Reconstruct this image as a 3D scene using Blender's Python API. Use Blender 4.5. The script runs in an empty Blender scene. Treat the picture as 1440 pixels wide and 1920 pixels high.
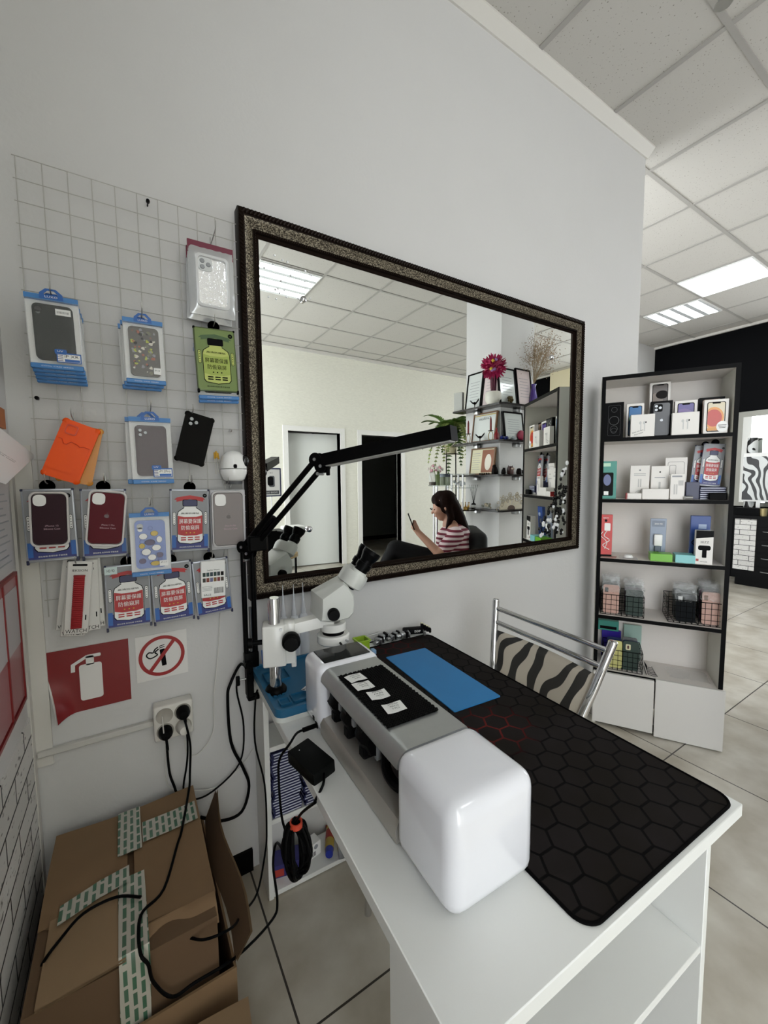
import bpy, bmesh, math, random
from mathutils import Vector, Matrix, Euler
random.seed(7)
SC = bpy.context.scene
COL = SC.collection
PI = math.pi
# ------------------------------------------------------------------ camera, world, exposure
CAM = Vector((0.0, 0.0, 1.325))
FPX = 765.3                                   # focal length in pixels of the 1440x1920 frame
YAW, PITCH, ROLL = math.radians(32.01), math.radians(4.457), math.radians(-0.508)
FWD = Vector((math.sin(YAW)*math.cos(PITCH), math.cos(YAW)*math.cos(PITCH), -math.sin(PITCH)))
_r = Vector((math.cos(YAW), -math.sin(YAW), 0)); _u = _r.cross(FWD)
RGT = _r*math.cos(ROLL)+_u*math.sin(ROLL); UPV = -_r*math.sin(ROLL)+_u*math.cos(ROLL)
cd = bpy.data.cameras.new('camera'); cam = bpy.data.objects.new('camera', cd); COL.objects.link(cam)
cd.sensor_fit = 'VERTICAL'; cd.sensor_height = 36.0; cd.sensor_width = 27.0
cd.lens = FPX/1920.0*36.0; cd.clip_start = 0.02; cd.clip_end = 60
cam.matrix_world = Matrix(((RGT.x, UPV.x, -FWD.x, CAM.x), (RGT.y, UPV.y, -FWD.y, CAM.y), (RGT.z, UPV.z, -FWD.z, CAM.z), (0, 0, 0, 1)))
SC.camera = cam
SC.view_settings.view_transform = 'Standard'; SC.view_settings.look = 'None'
SC.view_settings.exposure = 0.42; SC.view_settings.gamma = 1.0
SC.view_settings.use_curve_mapping = False
SC.cycles.max_bounces = 10; SC.cycles.transparent_max_bounces = 16
SC.cycles.sample_clamp_indirect = 6.0
wd = bpy.data.worlds.new('daylight'); SC.world = wd; wd.use_nodes = True
wd.node_tree.nodes['Background'].inputs[0].default_value = (0.93, 0.97, 1.0, 1)
wd.node_tree.nodes['Background'].inputs[1].default_value = 4.0
LAMP = 7.5                                   # radiance of the ceiling light diffusers

def ray(px, py):
    return RGT*((px-720)/FPX) - UPV*((py-960)/FPX) + FWD
def Pz(px, py, z):                            # point where the sight line meets a horizontal plane
    d = ray(px, py); return CAM + d*((z-CAM.z)/d.z)
def Py(px, py, y):                            # ... a plane parallel to the mirror wall
    d = ray(px, py); return CAM + d*((y-CAM.y)/d.y)
def Px(px, py, x):                            # ... a plane parallel to the left wall
    d = ray(px, py); return CAM + d*((x-CAM.x)/d.x)

# ------------------------------------------------------------------ materials
MATS = {}
def _nt(name):
    m = bpy.data.materials.new(name); m.use_nodes = True
    return m, m.node_tree, m.node_tree.nodes['Principled BSDF']
def hexc(h):
    c = [int(h[i:i+2], 16)/255 for i in (0, 2, 4)]
    return tuple(x/12.92 if x <= .04045 else ((x+.055)/1.055)**2.4 for x in c)+(1,)
def mat(name, color, rough=.5, metal=0.0, coat=0.0, trans=0.0, alpha=1.0, spec=.5, noise=0.0, nscale=30, bump=0.0, bscale=200, emit=None, estr=0):
    if name in MATS: return MATS[name]
    m, t, b = _nt(name); N = t.nodes; L = t.links
    c = hexc(color) if isinstance(color, str) else tuple(color)+(1,) if len(color) == 3 else color
    if max(c[:3]) < .03 and spec == .5: spec = .06; c = tuple(v*.45 for v in c[:3])+(1,)
    b.inputs['Base Color'].default_value = c; b.inputs['Roughness'].default_value = rough
    b.inputs['Metallic'].default_value = metal; b.inputs['Coat Weight'].default_value = coat
    b.inputs['Coat Roughness'].default_value = .05
    b.inputs['Transmission Weight'].default_value = trans; b.inputs['Alpha'].default_value = alpha
    b.inputs['Specular IOR Level'].default_value = spec
    if emit: b.inputs['Emission Color'].default_value = hexc(emit); b.inputs['Emission Strength'].default_value = estr
    if noise or bump:
        tc = N.new('ShaderNodeTexCoord')
    if noise:
        n = N.new('ShaderNodeTexNoise'); n.inputs['Scale'].default_value = nscale; n.inputs['Detail'].default_value = 6
        L.new(tc.outputs['Object'], n.inputs['Vector'])
        mx = N.new('ShaderNodeMix'); mx.data_type = 'RGBA'
        mx.inputs[6].default_value = tuple(max(0, v*(1-noise)) for v in c[:3])+(1,)
        mx.inputs[7].default_value = tuple(min(1, v*(1+noise)) for v in c[:3])+(1,)
        L.new(n.outputs['Fac'], mx.inputs[0]); L.new(mx.outputs[2], b.inputs['Base Color'])
    if bump:
        n2 = N.new('ShaderNodeTexNoise'); n2.inputs['Scale'].default_value = bscale; n2.inputs['Detail'].default_value = 3
        L.new(tc.outputs['Object'], n2.inputs['Vector'])
        bp = N.new('ShaderNodeBump'); bp.inputs['Strength'].default_value = bump; bp.inputs['Distance'].default_value = .002
        L.new(n2.outputs['Fac'], bp.inputs['Height']); L.new(bp.outputs['Normal'], b.inputs['Normal'])
    MATS[name] = m
    return m
def pattern(name, build, **kw):
    """a procedural material: build(nodes, links, texcoord, bsdf)"""
    if name in MATS: return MATS[name]
    m = mat(name, (.5, .5, .5), **kw); t = m.node_tree
    tc = t.nodes.new('ShaderNodeTexCoord')
    build(t.nodes, t.links, tc, t.nodes['Principled BSDF']); return m
def ramp(N, stops, mode='LINEAR'):
    r = N.new('ShaderNodeValToRGB'); r.color_ramp.interpolation = mode
    e = r.color_ramp.elements
    while len(e) < len(stops): e.new(.5)
    for el, (p, c) in zip(e, stops): el.position = p; el.color = hexc(c) if isinstance(c, str) else c
    return r
def mapping(N, L, tc, rot=(0, 0, 0), scale=(1, 1, 1), loc=(0, 0, 0), out='Object'):
    mp = N.new('ShaderNodeMapping'); L.new(tc.outputs[out], mp.inputs['Vector'])
    mp.inputs['Rotation'].default_value = rot; mp.inputs['Scale'].default_value = scale; mp.inputs['Location'].default_value = loc
    return mp
# ------------------------------------------------------------------ mesh builder
class MB:
    def __init__(s):
        s.v = []; s.f = []; s.m = []; s.mats = []; s.M = Matrix()
    def at(s, loc=(0, 0, 0), rot=(0, 0, 0)):
        s.M = Matrix.Translation(loc) @ Euler(rot).to_matrix().to_4x4(); return s
    def _mi(s, m):
        if m not in s.mats: s.mats.append(m)
        return s.mats.index(m)
    def add(s, vs, fs, m):
        o = len(s.v); k = s._mi(m)
        for p in vs: s.v.append(s.M @ Vector(p))
        for f in fs: s.f.append([o+i for i in f]); s.m.append(k)
        return s
    def box(s, a, b, m):
        x0, y0, z0 = a; x1, y1, z1 = b
        return s.add([(x0, y0, z0), (x1, y0, z0), (x1, y1, z0), (x0, y1, z0), (x0, y0, z1), (x1, y0, z1), (x1, y1, z1), (x0, y1, z1)],
                     [(0, 3, 2, 1), (4, 5, 6, 7), (0, 1, 5, 4), (1, 2, 6, 5), (2, 3, 7, 6), (3, 0, 4, 7)], m)
    def bm(s, bm, m):
        bm.verts.index_update(); vs = [v.co.copy() for v in bm.verts]; fs = [[v.index for v in f.verts] for f in bm.faces]
        bm.free(); return s.add(vs, fs, m)
    def rbox(s, a, b, m, r=.004, seg=2):
        bm = bmesh.new(); bmesh.ops.create_cube(bm, size=1)
        c = [(a[i]+b[i])/2 for i in range(3)]; d = [abs(b[i]-a[i]) for i in range(3)]
        for v in bm.verts: v.co = Vector((c[0]+v.co.x*d[0], c[1]+v.co.y*d[1], c[2]+v.co.z*d[2]))
        r = min(r, min(d)*.49)
        bmesh.ops.bevel(bm, geom=list(bm.edges), offset=r, segments=seg, profile=.5, affect='EDGES')
        return s.bm(bm, m)
    def tri(s, loops, y0, y1, m, plane='xz', cap=True):
        """prism of one outline (list of 2-D points) between two depths"""
        def P(p, d): return (p[0], d, p[1]) if plane == 'xz' else (p[0], p[1], d) if plane == 'xy' else (d, p[0], p[1])
        n = len(loops); vs = [P(p, y0) for p in loops]+[P(p, y1) for p in loops]
        fs = [(i, (i+1) % n, n+(i+1) % n, n+i) for i in range(n)]
        if cap: fs += [tuple(range(n))[::-1], tuple(range(n, 2*n))]
        return s.add(vs, fs, m)
    def ring(s, outer, inner, y0, y1, m, plane='xz'):
        """frame between two outlines with the same number of points"""
        def P(p, d): return (p[0], d, p[1]) if plane == 'xz' else (p[0], p[1], d) if plane == 'xy' else (d, p[0], p[1])
        n = len(outer); vs = [P(p, d) for d in (y0, y1) for l in (outer, inner) for p in l]; fs = []
        for i in range(n):
            j = (i+1) % n
            fs += [(i, j, n+j, n+i), (2*n+i, 3*n+i, 3*n+j, 2*n+j), (i, 2*n+i, 2*n+j, j), (n+i, n+j, 3*n+j, 3*n+i)]
        return s.add(vs, fs, m)
    def flat(s, pts, m):
        return s.add(pts, [tuple(range(len(pts)))], m)
    def lathe(s, prof, m, n=24, axis='z', c=(0, 0, 0), arc=None):
        vs = []; fs = []; k = len(prof)
        for i in range(n):
            a = 2*PI*i/n; ca, sa = math.cos(a), math.sin(a)
            for r, z in prof:
                p = (r*ca, r*sa, z) if axis == 'z' else (z, r*ca, r*sa) if axis == 'x' else (r*sa, z, r*ca)
                vs.append((p[0]+c[0], p[1]+c[1], p[2]+c[2]))
        for i in range(n):
            j = (i+1) % n
            for q in range(k-1): fs.append((i*k+q, j*k+q, j*k+q+1, i*k+q+1))
        if prof[0][0] > 1e-6: fs.append(tuple(i*k for i in range(n))[::-1])
        if prof[-1][0] > 1e-6: fs.append(tuple(i*k+k-1 for i in range(n)))
        return s.add(vs, fs, m)
    def cyl(s, a, b, r, m, n=16, r2=None):
        a = Vector(a); b = Vector(b); d = b-a; q = d.to_track_quat('Z', 'Y').to_matrix(); r2 = r if r2 is None else r2
        vs = []
        for c, rr in ((a, r), (b, r2)):
            for i in range(n): vs.append(c+q @ Vector((rr*math.cos(2*PI*i/n), rr*math.sin(2*PI*i/n), 0)))
        return s.add(vs, [(i, (i+1) % n, n+(i+1) % n, n+i) for i in range(n)]+[tuple(range(n))[::-1], tuple(range(n, 2*n))], m)
    def tube(s, pts, r, m, n=8, smooth=0, closed=False):
        pts = [Vector(p) for p in pts]
        if smooth: pts = crom(pts, smooth, closed)
        rs = r if isinstance(r, (list, tuple)) else None
        k = len(pts); vs = []; up = None
        for i, p in enumerate(pts):
            t = (pts[(i+1) % k if closed else min(i+1, k-1)]-pts[(i-1) % k if closed else max(i-1, 0)])
            t = t.normalized() if t.length > 1e-9 else Vector((0, 0, 1))
            if up is None:
                up = Vector((0, 0, 1)) if abs(t.z) < .9 else Vector((1, 0, 0))
            up = (up-t*up.dot(t)); up = up.normalized() if up.length > 1e-6 else t.orthogonal().normalized()
            sd = t.cross(up); rr = rs[min(len(rs)-1, int(i*len(rs)/k))] if rs else r
            for q in range(n):
                a = 2*PI*q/n; vs.append(p+up*(rr*math.cos(a))+sd*(rr*math.sin(a)))
        fs = []
        for i in range(k if closed else k-1):
            j = (i+1) % k
            for q in range(n): fs.append((i*n+q, i*n+(q+1) % n, j*n+(q+1) % n, j*n+q))
        if not closed: fs += [tuple(range(n))[::-1], tuple((k-1)*n+q for q in range(n))]
        return s.add(vs, fs, m)
    def ball(s, c, r, m, n=12, sc=(1, 1, 1)):
        h = max(4, n//2)
        vs = []; fs = []
        for i in range(h+1):
            t = PI*i/h
            for j in range(n):
                p = 2*PI*j/n
                vs.append((c[0]+r*sc[0]*math.sin(t)*math.cos(p), c[1]+r*sc[1]*math.sin(t)*math.sin(p), c[2]+r*sc[2]*math.cos(t)))
        for i in range(h):
            for j in range(n): fs.append((i*n+j, (i+1)*n+j, (i+1)*n+(j+1) % n, i*n+(j+1) % n))
        return s.add(vs, fs, m)
    def grid(s, fn, nu, nv, m):
        vs = [fn(i/nu, j/nv) for i in range(nu+1) for j in range(nv+1)]
        fs = [(i*(nv+1)+j, (i+1)*(nv+1)+j, (i+1)*(nv+1)+j+1, i*(nv+1)+j+1) for i in range(nu) for j in range(nv)]
        return s.add(vs, fs, m)
    def text(s, body, size, m, pos, ux=(1, 0, 0), uy=(0, 0, 1), w=None, h=None):
        """flat printed lettering centred on pos, in the plane of ux (reading direction) and uy (up)"""
        vs, fs = text_geom(body)
        if not vs: return s
        x0 = min(v[0] for v in vs); x1 = max(v[0] for v in vs); y0 = min(v[1] for v in vs); y1 = max(v[1] for v in vs)
        kx = ky = size
        if w: kx = w/max(1e-6, x1-x0)
        if w and not h: ky = kx if size is None else size
        if h: ky = h/max(1e-6, y1-y0); kx = kx if w else ky
        ux = Vector(ux); uy = Vector(uy); pos = Vector(pos)
        return s.add([pos+ux*((v[0]-(x0+x1)/2)*kx)+uy*((v[1]-(y0+y1)/2)*ky) for v in vs], fs, m)
    def build(s, name, parent=None, world=False, sharp=40, smooth=True):
        me = bpy.data.meshes.new(name)
        vs = s.v
        if world and parent is not None:
            W = (Matrix.LocRotScale(parent.location, parent.rotation_euler, None)).inverted()
            if parent.parent is not None: W = (Matrix.LocRotScale(parent.parent.location, parent.parent.rotation_euler, None) @ Matrix.LocRotScale(parent.location, parent.rotation_euler, None)).inverted()
            vs = [W @ p for p in vs]
        me.from_pydata([tuple(p) for p in vs], [], s.f)
        for m in s.mats: me.materials.append(m)
        me.polygons.foreach_set('material_index', s.m)
        if smooth:
            me.polygons.foreach_set('use_smooth', [True]*len(s.f)); me.set_sharp_from_angle(angle=math.radians(sharp))
        me.update()
        o = bpy.data.objects.new(name, me); COL.objects.link(o)
        if parent is not None: o.parent = parent
        return o
_tc = {}
def text_geom(body):
    if body in _tc: return _tc[body]
    c = bpy.data.curves.new('lettering', 'FONT'); c.body = body; c.size = 1; c.resolution_u = 2; c.fill_mode = 'FRONT'
    o = bpy.data.objects.new('lettering', c); COL.objects.link(o)
    bpy.context.view_layer.update()
    e = o.evaluated_get(bpy.context.evaluated_depsgraph_get()); me = e.to_mesh()
    _tc[body] = ([(v.co.x, v.co.y) for v in me.vertices], [tuple(p.vertices) for p in me.polygons])
    e.to_mesh_clear(); bpy.data.objects.remove(o); bpy.data.curves.remove(c)
    return _tc[body]
def crom(p, k, closed=False):
    out = []; n = len(p)
    for i in range(n if closed else n-1):
        if closed: a, b, c, d = p[i-1], p[i], p[(i+1) % n], p[(i+2) % n]
        else: a, b, c, d = p[max(i-1, 0)], p[i], p[i+1], p[min(i+2, n-1)]
        for q in range(k):
            t = q/k
            out.append(.5*((2*b)+(c-a)*t+(2*a-5*b+4*c-d)*t*t+(3*b-a-3*c+d)*t**3))
    if not closed: out.append(p[-1])
    return out
def rrect(x0, z0, x1, z1, r, n=5):
    o = []
    for cx, cz, a0 in ((x1-r, z1-r, 0), (x0+r, z1-r, 90), (x0+r, z0+r, 180), (x1-r, z0+r, 270)):
        for i in range(n+1):
            a = math.radians(a0+90*i/n); o.append((cx+r*math.cos(a), cz+r*math.sin(a)))
    return o
def circle(cx, cz, rx, rz=None, n=28, a0=0):
    rz = rx if rz is None else rz
    return [(cx+rx*math.cos(a0+2*PI*i/n), cz+rz*math.sin(a0+2*PI*i/n)) for i in range(n)]
# ------------------------------------------------------------------ objects
def tag(o, label, cat, group=None, kind=None):
    o['label'] = label; o['category'] = cat
    if group: o['group'] = group
    if kind: o['kind'] = kind
    return o
def thing(name, label, cat, loc=(0, 0, 0), rot=(0, 0, 0), group=None):
    o = bpy.data.objects.new(name, None); COL.objects.link(o); o.empty_display_size = .05
    o.location = loc; o.rotation_euler = rot if not isinstance(rot, (int, float)) else (0, 0, rot)
    return tag(o, label, cat, group)
def struct(mb, name, parent=None, sharp=40):
    o = mb.build(name, parent, sharp=sharp)
    if parent is None: o['kind'] = 'structure'
    return o
KIDS = {}
def dup(root, loc, rot, label=None, group=None):
    """copy of a thing with copies of its parts and sub-parts"""
    r = root.copy(); COL.objects.link(r); r.location = loc; r.rotation_euler = rot if not isinstance(rot, (int, float)) else (0, 0, rot)
    if label: r['label'] = label
    if group: r['group'] = group
    for ch in list(root.children):
        c = ch.copy(); COL.objects.link(c); c.parent = r
        for g in list(ch.children):
            d = g.copy(); COL.objects.link(d); d.parent = c
    return r
# ------------------------------------------------------------------ the room
W = 1.353          # plane of the mirror wall
XL = -0.243        # plane of the left wall
CE = 3.26         # ceiling
YB = -3.14         # wall opposite the mirror
XR = 6.79          # black wall at the far right
XE = 2.70         # free end of the mirror wall
YR = 3.16          # back of the recess behind the mirror wall
PITCH_T = 0.61; GX0 = 4.72; GY0 = 1.43
white_wall = mat('wall_paint', 'cfcecd', rough=.75, noise=.03, nscale=3, bump=.25, bscale=90)
trim_w = mat('trim_white', 'd3d0ca', rough=.5)
black_wall = mat('black_wall_paint', '0b0c10', rough=.6)
def _brick(N, L, tc, b):
    mp = mapping(N, L, tc); sep = N.new('ShaderNodeSeparateXYZ'); L.new(mp.outputs[0], sep.inputs[0])
    cb = N.new('ShaderNodeCombineXYZ'); ad = N.new('ShaderNodeMath'); ad.operation = 'ADD'
    L.new(sep.outputs['X'], ad.inputs[0]); L.new(sep.outputs['Y'], ad.inputs[1])
    L.new(ad.outputs[0], cb.inputs['X']); L.new(sep.outputs['Z'], cb.inputs['Y'])
    br = N.new('ShaderNodeTexBrick'); L.new(cb.outputs[0], br.inputs['Vector'])
    br.inputs['Scale'].default_value = 1; br.inputs['Brick Width'].default_value = .2; br.inputs['Row Height'].default_value = .0625
    br.inputs['Mortar Size'].default_value = .003; br.inputs['Mortar Smooth'].default_value = .1
    br.inputs['Color1'].default_value = hexc('dddbd8'); br.inputs['Color2'].default_value = hexc('cfcdca'); br.inputs['Mortar'].default_value = hexc('131315')
    n = N.new('ShaderNodeTexNoise'); L.new(mapping(N, L, tc, scale=(40, 40, 110)).outputs[0], n.inputs['Vector']); n.inputs['Scale'].default_value = 1
    rp = ramp(N, ((.30, '55524f'), (.36, 'ffffff')))
    L.new(n.outputs['Fac'], rp.inputs[0])
    mx = N.new('ShaderNodeMix'); mx.data_type = 'RGBA'; mx.blend_type = 'MULTIPLY'; mx.inputs[0].default_value = .75
    L.new(br.outputs['Color'], mx.inputs[6]); L.new(rp.outputs[0], mx.inputs[7]); L.new(mx.outputs[2], b.inputs['Base Color'])
    bp = N.new('ShaderNodeBump'); bp.inputs['Strength'].default_value = .5; bp.inputs['Distance'].default_value = .003; bp.invert = True
    L.new(br.outputs['Fac'], bp.inputs['Height']); L.new(bp.outputs[0], b.inputs['Normal'])
brick = pattern('white_brick', _brick, rough=.6)
def _textured(N, L, tc, b):   # ribbed white paper of the wall opposite
    n = N.new('ShaderNodeTexNoise'); L.new(mapping(N, L, tc, scale=(25, 25, 90)).outputs[0], n.inputs['Vector']); n.inputs['Scale'].default_value = 1
    r = ramp(N, ((.3, 'e3e1d5'), (.7, 'eceade'))); L.new(n.outputs['Fac'], r.inputs[0]); L.new(r.outputs[0], b.inputs['Base Color'])
    bp = N.new('ShaderNodeBump'); bp.inputs['Strength'].default_value = .2; bp.inputs['Distance'].default_value = .004
    L.new(n.outputs['Fac'], bp.inputs['Height']); L.new(bp.outputs[0], b.inputs['Normal'])
textured = pattern('textured_white_paper', _textured, rough=.7)
def _tiles(N, L, tc, b):
    mp = mapping(N, L, tc, loc=(-.29, -.253, 0))
    br = N.new('ShaderNodeTexBrick'); L.new(mp.outputs[0], br.inputs['Vector']); br.offset = 0; br.squash = 1
    br.inputs['Scale'].default_value = 1; br.inputs['Brick Width'].default_value = .622; br.inputs['Row Height'].default_value = .6
    br.inputs['Mortar Size'].default_value = .0028; br.inputs['Mortar Smooth'].default_value = 0
    br.inputs['Color1'].default_value = hexc('cac5b9'); br.inputs['Color2'].default_value = hexc('c4bfb4'); br.inputs['Mortar'].default_value = hexc('3b352f')
    n = N.new('ShaderNodeTexNoise'); L.new(tc.outputs['Object'], n.inputs['Vector']); n.inputs['Scale'].default_value = 5; n.inputs['Detail'].default_value = 8
    r = ramp(N, ((.35, 'd9d4cc'), (.65, 'ffffff'))); L.new(n.outputs['Fac'], r.inputs[0])
    mx = N.new('ShaderNodeMix'); mx.data_type = 'RGBA'; mx.blend_type = 'MULTIPLY'; mx.inputs[0].default_value = 1
    L.new(br.outputs['Color'], mx.inputs[6]); L.new(r.outputs[0], mx.inputs[7]); L.new(mx.outputs[2], b.inputs['Base Color'])
floor_m = pattern('floor_tiles', _tiles, rough=.28)
def _ceil(N, L, tc, b):
    v = N.new('ShaderNodeTexVoronoi'); v.inputs['Scale'].default_value = 75; L.new(tc.outputs['Object'], v.inputs['Vector'])
    n = N.new('ShaderNodeTexNoise'); n.inputs['Scale'].default_value = 120; L.new(tc.outputs['Object'], n.inputs['Vector'])
    ad = N.new('ShaderNodeMath'); ad.operation = 'ADD'; L.new(v.outputs['Distance'], ad.inputs[0]); L.new(n.outputs['Fac'], ad.inputs[1])
    r = ramp(N, ((.50, '8f8a82'), (.66, 'c1beb8'))); L.new(ad.outputs[0], r.inputs[0]); L.new(r.outputs[0], b.inputs['Base Color'])
ceil_m = pattern('mineral_ceiling_tile', _ceil, rough=.9)
rail_m = mat('ceiling_rail', 'a5a29d', rough=.5)
black_trim = mat('black_skirting', '0e0d0d', rough=.45)

b = MB(); b.box((XL-.1, YB-2.2, -.06), (XR+.1, YR+.1, 0), floor_m); fl = struct(b, 'floor'); 
b = MB(); b.box((XL-.1, YB-.1, CE), (XR+.1, YR+.1, CE+.06), ceil_m)
k0 = int((XL-GX0)/PITCH_T)-1
for k in range(k0, 5):
    x = GX0+k*PITCH_T
    if XL < x < XR: b.box((x-.012, YB, CE-.006), (x+.012, (W if x < XE else YR), CE+.001), rail_m)
for k in range(-8, 4):
    y = GY0+k*PITCH_T
    if YB < y < YR: b.box((XL if y < W else XE+.1, y-.012, CE-.0065), (XR, y+.012, CE+.001), rail_m)
struct(b, 'ceiling')
b = MB(); b.box((XL-.1, W, 0), (XE, W+.12, CE), white_wall); struct(b, 'wall_mirror_side')
b = MB(); b.box((XL-.1, .0-.75, 0), (XL, W, CE), white_wall); b.box((XL, -.75, 0), (XL+.004, W-.012, .735), brick); struct(b, 'wall_left')
b = MB(); b.box((XL, W-.035, .0), (XL+.006, W-.008, 1.42), trim_w); b.box((XL, W-.008, .58), (XL+.04, W, 1.42), trim_w); struct(b, 'trim_1')
b = MB(); b.tri([(W, CE), (W, CE-.046), (W-.008, CE-.046), (W-.046, CE-.008), (W-.046, CE)], XL, XE+.012, trim_w, plane='yz'); struct(b, 'trim_2')
b = MB(); b.box((XE, YR, 0), (XR+.1, YR+.1, CE), white_wall); struct(b, 'wall_recess')
b = MB(); WY0, WY1, WZ0, WZ1 = -1.55, 1.45, .35, 2.95
for y0, y1, z0, z1 in ((YB-.1, WY0, 0, CE), (WY1, YR, 0, CE), (WY0, WY1, 0, WZ0), (WY0, WY1, WZ1, CE)): b.box((XR, y0, z0), (XR+.1, y1, z1), black_wall)
struct(b, 'wall_far')
b = MB()
for y in (WY0, -.55, .45, WY1-.05): b.box((XR+.02, y, WZ0), (XR+.07, y+.05, WZ1), trim_w)
for z in (WZ0, WZ1-.05): b.box((XR+.02, WY0, z), (XR+.07, WY1, z+.05), trim_w)
struct(b, 'window_1')
b = MB(); b.box((XR-.03, YB, CE-.03), (XR, YR, CE), trim_w); struct(b, 'trim_3')
b = MB(); b.box((XL+.005, W-.012, 0), (.30, W, .075), black_trim); b.box((1.02, W-.012, 0), (XE, W, .075), black_trim); struct(b, 'baseboard_mirror_side')
# wall opposite, seen in the mirror, with two doorways
MY = 1.340                                   # plane of the mirror glass
def mz(px, py, x=None, yv=None, t=None):     # point seen in the mirror on a plane of the real room
    p = Py(px, py, 2*MY-yv) if yv is not None else Px(px, py, x)
    return Vector((p.x, 2*MY-p.y, p.z))
D1 = (2.0, 2.84); D2 = (3.215, 3.99); DH = 2.055
b = MB()
for x0, x1, z0 in ((XL-.1, D1[0], 0), (D1[1], D2[0], 0), (D2[1], XR, 0), (D1[0], D1[1], DH), (D2[0], D2[1], DH)):
    b.box((x0, YB-.12, z0), (x1, YB, CE), textured)
struct(b, 'wall_opposite')
b = MB(); b.box((XL, YB, CE-.05), (XR, YB+.035, CE-.007), trim_w); struct(b, 'trim_4')
frame_m = mat('door_frame_white', 'eceae6', rough=.4)
door_m = mat('door_white', 'e8eae6', rough=.4)
def doorframe(name, x0, x1):
    b = MB()
    for a0, a1 in ((x0-.075, x0), (x1, x1+.075)): b.box((a0, YB-.13, 0), (a1, YB+.018, DH+.075), frame_m)
    b.box((x0, YB-.13, DH), (x1, YB+.018, DH+.075), frame_m)
    return struct(b, name)
d1 = doorframe('door_1', *D1); d2 = doorframe('door_2', *D2)
b = MB(); a = math.radians(-14)
b.M = Matrix.Translation((D1[1]-.005, YB-.1, 0)) @ Matrix.Rotation(math.radians(6), 4, 'Z')
b.box((-.835, -.04, .012), (0, 0, DH-.01), door_m); leaf = b.build('leaf', d1)
chrome = mat('chrome', 'd8d8da', rough=.09, metal=1)
steel = mat('brushed_steel', 'b9babb', rough=.3, metal=1)
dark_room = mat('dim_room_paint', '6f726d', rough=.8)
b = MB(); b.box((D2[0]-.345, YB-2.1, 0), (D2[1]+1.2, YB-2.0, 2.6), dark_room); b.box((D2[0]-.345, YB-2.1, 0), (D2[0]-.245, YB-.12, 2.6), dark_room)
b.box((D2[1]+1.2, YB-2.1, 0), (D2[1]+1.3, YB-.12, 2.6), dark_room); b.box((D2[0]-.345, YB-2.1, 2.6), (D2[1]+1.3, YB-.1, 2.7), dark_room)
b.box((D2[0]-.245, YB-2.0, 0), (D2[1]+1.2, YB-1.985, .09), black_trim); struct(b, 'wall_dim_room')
b = MB(); b.box((D1[0]-.5, YB-1.3, 0), (D1[1]+.02, YB-1.2, 2.7), white_wall); b.box((D1[0]-.6, YB-1.3, 0), (D1[0]-.5, YB-.12, 2.7), white_wall); b.box((D1[0]-.6, YB-1.3, 2.6), (D1[1]+.02, YB-.12, 2.7), white_wall)
struct(b, 'wall_closet')
# square column seen in the mirror
CX, CY = 3.09, 2*MY-2.80
b = MB(); b.box((CX, CY-.475, 0), (CX+.475, CY, CE), white_wall); struct(b, 'column')
# ------------------------------------------------------------------ ceiling lights
lamp_m = mat('lit_diffuser', 'ffffff', rough=.5, emit='f4fbff', estr=LAMP)
lamp_frame = mat('lamp_frame', 'e8e8e6', rough=.4)
louver_m = mat('louver', 'd4d8da', rough=.35)
def ceiling_light(ix, iy, label, louvers, group='square ceiling lights'):
    x = GX0+(ix+.5)*PITCH_T; y = GY0+(iy+.5)*PITCH_T
    t = thing('ceiling_light', label, 'light', (x, y, CE-.006), 0, group)
    h = PITCH_T/2-.014
    MB().ring(rrect(-h, -h, h, h, .002, 1), rrect(-h+.012, -h+.012, h-.012, h-.012, .002, 1), -.010, .004, lamp_frame, plane='xy').build('frame', t)
    q = h-.012
    if louvers:
        for k in range(4):
            c = -q+(k+.5)*2*q/4
            MB().box((-q, c-q/4+.024, -.006), (q, c+q/4-.024, -.002), lamp_m).build('diffuser', t)
        m = MB()
        for k in range(5):
            c = -q+k*2*q/4
            m.box((-q, max(-q, c-.024), -.009), (q, min(q, c+.024), -.004), louver_m)
        m.build('louver', t)
    else:
        MB().box((-q, -q, -.006), (q, q, -.002), lamp_m).build('diffuser', t)
    return t
ceiling_light(0, 0, 'bright plain square ceiling light, nearer of the pair at upper right', False)
ceiling_light(1, 1, 'striped ceiling light behind the bright plain one at upper right', True)
ceiling_light(-6, -5, 'striped ceiling light reflected in the upper left corner of the mirror', True)
ceiling_light(-1, -2, 'unseen square ceiling light added above the seating area to light the room', True)  # added lamp on the grid, out of view, only to illuminate the room

t = thing('ceiling_spot', 'small dark ceiling spot cut by the top right edge of the photo', 'light', Pz(1357, 4, CE)+Vector((0, 0, -.004)), 0)
MB().lathe([(.030, -.004), (.034, 0), (.034, .003), (.026, .003)], mat('spot_rim', 'a9a9a6', rough=.3, metal=.7), 20).build('rim', t); MB().lathe([(.026, -.001), (0, -.003)], mat('spot_dark', '111312', rough=.3), 16).build('lens', t)
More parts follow.
